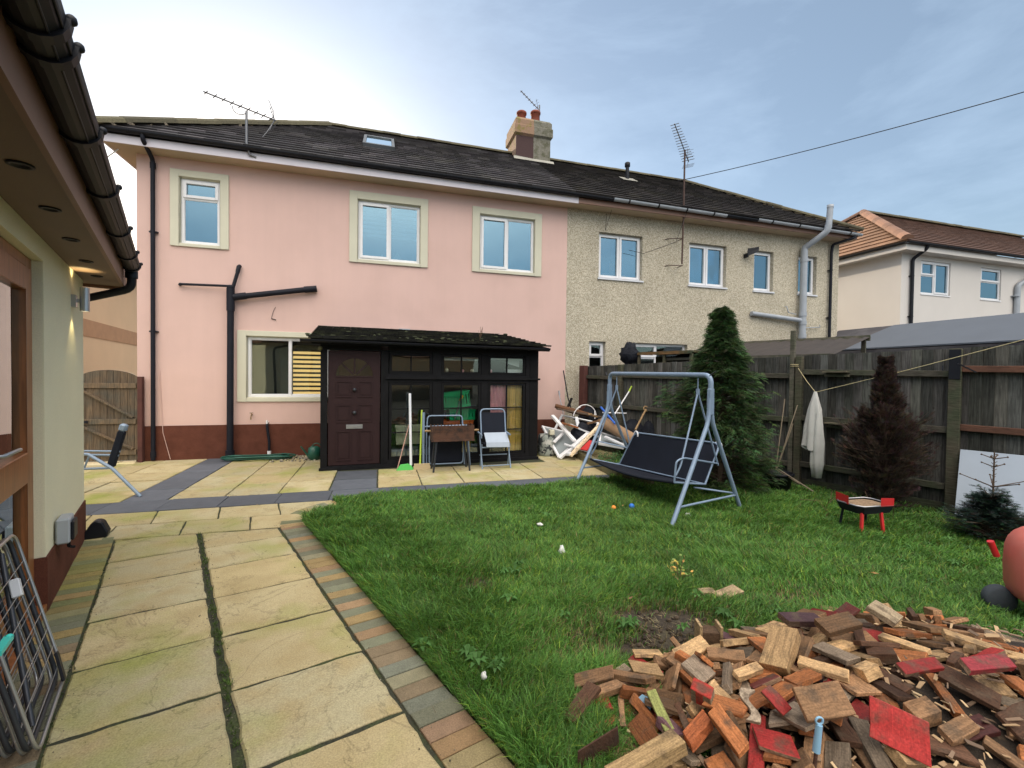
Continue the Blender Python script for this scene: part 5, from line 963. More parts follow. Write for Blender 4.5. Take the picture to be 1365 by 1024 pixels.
for e, d in ((SN[2], -1), (SF_[2], 1)): k = MB(); k.tube(arc(e+Vector((.0, -d*.03, -.03)), .05, -.4, 3.6, 8, (0, d, 0), (0, 0, 1)), .012, 8); k.build('frame_end', M['upvc'], SG)
# ------------------------------------------------------------------ conifers
M['leaf'] = mat('conifer_leaf', (1, 1, 1), .6, attr=True, spec=.25); leafy(M['leaf'], .25); M['bark'] = mat('brown_bark', (.09, .06, .04), .9, bump=.8, bscale=25, var=.3)
def conifer(name, label, base, H, prof, ncl, col, size, droop, seed, mat_='leaf', leader=0., dead=False):
    rr = random.Random(seed); o = thing(name, label, 'conifer', base); base = Vector(base)
    k = MB(); k.tube([base+Vector((0, 0, -.03)), base+Vector((.02, .01, H*.5)), base+Vector((0, 0, H*.90))], [.045*H/2.2, .028*H/2.2, .006], 8); k.build('trunk', M['bark'], o)
    b = MB(); f = MB(); nb = int(ncl/26)
    for i in range(nb):
        h = rr.random()**.85; 
        if h > .97: h = rr.uniform(.9, 1)
        a = rr.uniform(0, 6.283); R = prof(h)*rr.uniform(.72, 1.12)*(1+.62*noise.noise(Vector((math.cos(a)*1.3+seed, math.sin(a)*1.3, h*5.5)))); z0 = H*h*.93
        root = base+Vector((0, 0, z0)); dirh = Vector((math.cos(a), math.sin(a), 0)); rise = rr.uniform(.05, .35)*(1.4-h)*(3.2 if dead else 1)+(.5 if h > .93 else 0)
        tip = root+dirh*R+Vector((0, 0, R*rise)); mid = (root+tip)/2+Vector((0, 0, R*.12)); P = lambda t: root*(1-t)**2+mid*2*t*(1-t)+tip*t*t
        b.tube([P(0), P(.5), P(1)], [.010, .006, .002], 4, caps=False)
        shade = rr.uniform(.6, 1.35); side = Vector((-dirh.y, dirh.x, 0))
        for j in range(26):
            t = .25+.75*math.sqrt(rr.random()); p = P(t)+side*rr.gauss(0, .10*R+.02)*(1.15-t*.6)+Vector((0, 0, rr.gauss(0, .035*R+.01)))
            d = (dirh*rr.uniform(.5, 1)+side*rr.uniform(-.8, .8)+Vector((0, 0, rr.uniform(-.15, .45)+(1.0 if dead else 0)))).normalized(); L_ = size*rr.uniform(.6, 1.3)
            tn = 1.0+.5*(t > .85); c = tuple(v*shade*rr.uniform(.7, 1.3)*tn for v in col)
            n_ = d.cross(Vector((rr.uniform(-.5, .5), rr.uniform(-.5, .5), 1))).normalized(); up = n_.cross(d)
            for q in range(5):
                u = q/5; c0 = p+d*L_*u+Vector((0, 0, -droop*L_*u*u)); wl_ = L_*(.55-.40*u); fw2 = d*wl_*.62
                for sg in (-1, 1):
                    e = c0+n_*sg*wl_*.8+fw2+Vector((0, 0, -droop*wl_*.7)); g_ = d*L_*.10
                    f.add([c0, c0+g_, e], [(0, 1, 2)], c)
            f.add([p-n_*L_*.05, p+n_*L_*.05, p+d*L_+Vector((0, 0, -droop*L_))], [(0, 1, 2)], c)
    b.build('branches', M['bark'], o); f.build('foliage', M[mat_], o); return o
pc = at_z(966, 650); 
def prof_g(h): return (.84*(1-h)**.85*(1 if h > .18 else .8+.2*h/.18)+.03)
conifer('conifer_tree', 'tall green cypress conifer with drooping tips growing against the fence', (4.66, 5.25, 0), 2.78, prof_g, 21000, (.045, .082, .030), .085, .55, 3)
q = at_s(1176, 662, 6.86); q.z = 0
def prof_d(h): return .30*math.exp(-((h-.28)/.27)**2)+.17*max(0, 1-h)**.45*(1 if h > .12 else .6)
conifer('dead_conifer', 'dead brown conifer standing against the fence behind the red grill', (q.x, q.y, 0), 2.02, prof_d, 17000, (.050, .034, .028), .055, .2, 8, dead=True)
q = at_s(1322, 712, 6.45); q.z = 0
conifer('small_spruce', 'small dark spruce with a bare leading shoot in front of the white board', (q.x, q.y, 0), .50, lambda h: .36*(1-h*.75), 5200, (.022, .040, .030), .05, .15, 5)
k = MB(); top = at_s(1322, 603, 6.45); k.tube([(q.x, q.y, .3), (q.x, q.y, top.z)], [.011, .006], 6)
for z, n in ((.93, 4), (.84, 3), (.62, 5)):
    for j in range(n): a = j*6.28/n+z*7; L_ = .09 if z > .7 else .24; p = Vector((q.x, q.y, top.z*z)); k.tube([p, p+Vector((math.cos(a)*L_, math.sin(a)*L_, L_*.35))], [.006, .004], 5); k.ball(p+Vector((math.cos(a)*L_, math.sin(a)*L_, L_*.35)), .009, 5, 4)
for j in range(30): a = j*2.4; z = .5+.5*j/30; p = Vector((q.x, q.y, top.z*z)); k.tube([p, p+Vector((math.cos(a)*.022, math.sin(a)*.022, .02))], .0025, 4)
k.build('leading_shoot', M['bark'], bpy.data.objects['small_spruce'])
# ------------------------------------------------------------------ washing line, towel, canes, board
M['rope'] = mat('pale_rope', (.50, .43, .24), .9); M['towel'] = mat('white_towel', (.60, .60, .57), .95, var=.1, vscale=7, bump=.4, bscale=60)
ta = at_s(1087, 523, 7.16); pa = at_s(1064, 491, 7.31); e1 = at_s(1365, 453, 6.75); e2 = e1+(e1-ta)*.5
k = MB(); k.tube([pa, pa+(ta-pa)*.5+Vector((0, 0, -.015)), ta], .0045, 5); k.tube([ta, ta+(e1-ta)*.5+Vector((0, 0, -.012)), e1, e2], .0045, 5)
pt_ = Vector((pa.x, pa.y, pa.z)); 
for dz in (0, .025): k.tube(arc(gw(7.375, 2.70, pa.z+dz+.03), .07, 0, 6.28, 12, tuple(GR), tuple(GF)), .0045, 4)
k.solo('washing_line', M['rope'], 'pale rope washing line tied to the fence post and pulled across to the right', 'rope')
k = MB(); rows_ = [(0, .018, .02), (.08, .04, .03), (.25, .075, .045), (.5, .105, .05), (.8, .12, .055)]; zt, n = ta.z+.01, 28; vs_, f_ = [], []
for dz, rx, ry in rows_:
    for i in range(n): a = 6.283*i/n; w_ = 1+.22*math.sin(a*5+dz*3)*(dz > .1); c = Vector((ta.x, ta.y, zt-dz))-GF*(-.02*dz)+GF*(rx*math.cos(a)*w_)+GR*(ry*math.sin(a)*w_); vs_.append(c+Vector((0, 0, -.03*math.sin(a*3) if dz > .7 else 0)))
for r_ in range(len(rows_)-1):
    for i in range(n): f_.append((r_*n+i, r_*n+(i+1) % n, (r_+1)*n+(i+1) % n, (r_+1)*n+i))
k.add(vs_, f_, smooth=True); vs_, f_ = [], []
rows_ = [(.3, .04, .02), (.7, .075, .04), (1.0, .075, .042), (1.2, .05, .035)]
for dz, rx, ry in rows_:
    for i in range(n): a = 6.283*i/n; w_ = 1+.2*math.sin(a*4+dz*2); vs_.append(Vector((ta.x, ta.y, zt-dz))-GF*.045+GF*(rx*math.cos(a)*w_)+GR*(ry*math.sin(a)*w_-.02))
for r_ in range(len(rows_)-1):
    for i in range(n): f_.append((r_*n+i, r_*n+(i+1) % n, (r_+1)*n+(i+1) % n, (r_+1)*n+i))
k.add(vs_, f_+[tuple(range(3*n, 4*n))], smooth=True); k.solo('towel', M['towel'], 'long white towel hanging in folds from the washing line by the fence', 'towel')
k = MB(GM); k.bar((7.30, .82, 1.70), (7.22, .96, 1.80), .02, .012); k.bar((7.30, 1.10, 1.72), (7.31, 1.10, 1.78), .02, .012); k.solo('cleat_hook', M['black'], 'black hook on the near fence post beside the washing line', 'hook')
k = MB(); f0 = at_z(1034, 628); 
for (x0, y0, x1, y1, s) in ((1034, 626, 1046, 532, 7.0), (1035, 626, 1063, 540, 7.1), (1036, 624, 1057, 565, 6.95), (1036, 627, 1066, 645, 6.75), (1037, 625, 1084, 655, 6.6)): k.tube([at_s(x0, y0, 6.95), at_s(x1, y1, s)], .007, 5)
M['cane'] = mat('dry_cane', (.30, .24, .17), .9); k.solo('garden_canes', M['cane'], 'dry canes fanning out of a black planter by the fence right of the conifer', 'canes')
k = MB(); c = at_s(1036, 640, 6.95); c.z = 0; k.lathe([(0, .01), (.16, .01), (.20, .22), (.215, .22), (.215, .25), (.19, .25), (.18, .2), (0, .2)], c, 18); k.solo('planter', M['black'], 'black plastic planter holding dry canes at the foot of the fence', 'planter', origin=c)
k = MB(GM); k.prism([(7.05, .93, .0), (7.05, .10, .0), (7.32, .10, .80), (7.32, .93, .80)], (.018, 0, .0)); M['board'] = mat('white_board', (.40, .46, .54), .6, var=.08, vscale=3, bump=.1, bscale=20); k.solo('white_board', M['board'], 'large pale blue-white board leaning on the fence behind the small spruce', 'board')
k = MB()
for i in range(12):
    p = Vector((5.15+random.uniform(-.1, .5), 3.55+random.uniform(0, .7), .02)); a = random.uniform(0, 6.28); k.tube([p, p+Vector((math.cos(a)*.12, math.sin(a)*.12, .14)), p+Vector((math.cos(a)*.3, math.sin(a)*.3, .16+random.uniform(-.05, .1)))], .003, 4)
tag(k.build('dead_twigs', M['twig'], None, (5.3, 3.8, 0)), 'dead twigs lying in the long grass at the foot of the dead conifer', 'twigs', kind='stuff')
# ------------------------------------------------------------------ red grill on the lawn
GRL = thing('portable_grill', 'small red and black portable charcoal grill standing on the lawn', 'grill', (4.93, 3.45, 0))
M['redpaint'] = mat('red_enamel', (.50, .022, .025), .4, var=.12, vscale=8); M['ash'] = mat('ash_and_charcoal', (.22, .15, .09), .95, fine=.4, finescale=50)
Mg = Matrix.Translation((4.93, 3.45, 0))@Matrix.Rotation(RAD(-4), 4, 'Z')
k = MB(Mg); oc = [(-.235, -.10), (-.19, -.16), (.19, -.16), (.235, -.10), (.235, .10), (.19, .16), (-.19, .16), (-.235, .10)]
def frus(mb, P, z0, s0, z1, s1): n = len(P); mb.add([(x*s0, y*s0, z0) for x, y in P]+[(x*s1, y*s1, z1) for x, y in P], [tuple(range(n-1, -1, -1))]+[(i, (i+1) % n, n+(i+1) % n, n+i) for i in range(n)])
frus(k, oc, .22, .86, .295, 1.0); n = len(oc); k.add([(x, y, .295) for x, y in oc]+[(x*.93, y*.93, .30) for x, y in oc], [(i, (i+1) % n, n+(i+1) % n, n+i) for i in range(n)]); k.build('bowl', M['black'], GRL)
k = MB(Mg); k.add([(x*.90, y*.90, .287) for x, y in oc], [tuple(range(n))]); k.build('ash_bed', M['ash'], GRL)
k = MB(Mg); k.tube([(x*.95, y*.95, .302) for x, y in oc], .007, 6, closed=True); k.build('rim', M['chrome'], GRL)
for P in ([(-.236, -.03, .295), (-.19, .155, .295), (-.192, .157, .385), (-.24, -.03, .385)], [(.02, -.158, .295), (.19, -.158, .295), (.19, -.16, .375), (.02, -.16, .385)]): k = MB(Mg); k.prism(P, (.004, .005, 0)); k.build('wind_shield', M['redpaint'], GRL)
for x, y, m_ in ((-.17, -.12, 'redpaint'), (.06, -.13, 'redpaint'), (.16, .11, 'black'), (-.14, .11, 'black')): k = MB(Mg); k.bar((x, y, .23), (x*1.18, y*1.18, 0), .028 if m_ == 'redpaint' else .013, .02, up=(0, 1, 0)); k.build('leg', M[m_], GRL)
# ------------------------------------------------------------------ plastic ride-on toy cut by the right edge
TY = thing('ride_on_toy', 'faded red plastic ride-on toy standing on the grass at the right edge', 'toy', (4.35, 1.75, 0))
M['redplastic'] = mat('faded_red_plastic', (.62, .16, .125), .5, var=.08, vscale=3, col2=(.60, .24, .20), c2scale=2); M['wheel'] = mat('dark_grey_wheel', (.07, .08, .09), .9, spec=.1, bump=.5, bscale=30)
tm = Matrix.Translation((4.07, 1.89, 0))@Matrix.Rotation(RAD(-38), 4, 'Z')
k = MB(tm); P = []
for i in range(28): a = 6.283*i/28; ex = .55; P.append((.42+.42*math.copysign(abs(math.cos(a))**ex, math.cos(a)), 0, .36+.29*math.copysign(abs(math.sin(a))**ex, math.sin(a))))
n = len(P); rings = [(-.14, .90), (-.10, 1.0), (.10, 1.0), (.14, .90)]; v = []
for y, sc_ in rings: v += [(.42+(p[0]-.42)*sc_, y, .36+(p[2]-.36)*sc_) for p in P]
k.add(v, [(r_*n+i, r_*n+(i+1) % n, (r_+1)*n+(i+1) % n, (r_+1)*n+i) for r_ in range(3) for i in range(n)]+[tuple(range(3*n, 4*n))], smooth=True)
k.add([(.42+(p[0]-.42)*.90, -.14, .36+(p[2]-.36)*.90) for p in P]+[(.42+(p[0]-.42)*.66, -.145, .36+(p[2]-.36)*.66) for p in P]+[(.42+(p[0]-.42)*.60, -.11, .36+(p[2]-.36)*.60) for p in P], [(r_*n+i, (r_+1)*n+i, (r_+1)*n+(i+1) % n, r_*n+(i+1) % n) for r_ in (0, 1) for i in range(n)]+[tuple(range(3*n-1, 2*n-1, -1))], smooth=False); k.build('body', M['redplastic'], TY)
k = MB(tm); k.box(.0, .84, -.1455, -.140, .33, .336); k.build('moulded_seam', M['redpost'], TY)
for x in (.0, .75): k = MB(tm@Matrix.Translation((x, .12, .09))@Matrix.Rotation(RAD(90), 4, 'X')); k.lathe([(0, -.04), (.075, -.04), (.088, -.025), (.088, .025), (.075, .04), (0, .04)], (0, 0, 0), 18); k.build('wheel', M['wheel'], TY)
k = MB(tm); k.tube([(.35, .05, .62), (.30, .10, .98)], .03, 10); k.build('steering_column', M['wheel'], TY); k = MB(tm); k.tube([(.26, .0, .99), (.30, .1, 1.0), (.34, .2, .99)], .022, 8); k.build('handlebar', M['redpaint'], TY); k = MB(tm); k.tube([(-.05, .06, .40), (-.09, .05, .50)], .02, 8); k.build('side_peg', M['redpaint'], TY); k = MB(tm); k.ball((.24, -.03, .80), .04, 10, 8); k.build('knob', M['redplastic'], TY)
# ------------------------------------------------------------------ litter and small plants on the grass
def near_ground(x, y, z=.03): return at_z(x, y, z)
def blob(name, m, label, cat, x, y, r, squash=.8, seed=0, z=.05, amp=.25):
    c = near_ground(x, y, z); k = MB(); off = Vector((seed*3.1, seed*1.7, 0)); k.ball(c, (r, r, r*squash), 12, 8, f=lambda q: 1+(amp*noise.noise(q*2.3+off) if amp < .1 else .7*noise.noise(q*2.6+off)+.35*noise.noise(q*7))); return k.solo(name, M[m], label, cat)
M['bluepaint'] = mat('blue_rubber', (.02, .16, .55), .5); M['paper'] = mat('white_paper', (.62, .63, .60), .8)
blob('ball', 'orange', 'small orange ball in the grass near the swing seat foot', 'ball', 818, 677, .028, 1, 1, .05, .02); blob('ball', 'bluepaint', 'small blue ball in the grass in front of the swing seat', 'ball', 842, 675, .034, 1, 2, .06, .02)
blob('crumpled_wrapper', 'paper', 'crumpled white and green wrapper in the grass by the near swing leg', 'wrapper', 917, 687, .035, .7, 3); blob('crumpled_tissue', 'paper', 'crumpled white tissue in the middle of the lawn', 'tissue', 749, 735, .032, 1.2, 4); blob('crumpled_paper', 'paper', 'small scrap of white paper low on the lawn near the path', 'paper', 645, 901, .013, 1.6, 5, .07); blob('crumpled_paper', 'paper', 'flat pale scrap on the lawn behind the white tissue', 'paper', 720, 699, .03, .4, 6)
W_ = thing('yellow_weed', 'small weed with yellowing leaves in the grass above the wood pile', 'weed', at_z(905, 780)); c = at_z(905, 780)
k = MB(); k2 = MB(); M['yleaf'] = mat('yellow_leaf', (1, 1, 1), .7, attr=True)
for i in range(9):
    a = random.uniform(0, 6.28); r_ = random.uniform(.02, .10); t_ = c+Vector((r_*math.cos(a), r_*math.sin(a), random.uniform(.08, .20))); k.tube([c, (c+t_)/2+Vector((0, 0, .03)), t_], .002, 4)
    for j in range(5):
        p = t_+Vector([random.gauss(0, .014) for _ in range(3)]); d = Vector([random.gauss(0, 1) for _ in range(3)]).normalized()*.016; e = d.orthogonal().normalized()*.009; cc_ = random.choice([(.42, .33, .05), (.5, .28, .06), (.30, .30, .06), (.16, .24, .05)]); k2.add([p-d, p+e, p+d, p-e], [(0, 1, 2, 3)], cc_)
k.build('stems', M['twig'], W_); k2.build('leaves', M['yleaf'], W_)
k = MB()
for i in range(420):
    x, y = random.gauss(1.62, .36), random.gauss(2.42, .17); a = random.uniform(0, 3.14); L_ = random.uniform(.02, .07); z = random.uniform(0, .02); k.add([(x, y, z), (x+.003, y+.002, z), (x+L_*math.cos(a), y+L_*math.sin(a), z+random.uniform(0, .02))], [(0, 1, 2)], random.choice([(.25, .19, .09), (.3, .25, .13), (.1, .07, .04)]))
tag(k.build('dry_straw', M['yleaf'], None, (1.6, 2.4, 0)), 'dry straw and dead stalks on the bare soil beside the wood pile', 'straw', kind='stuff')
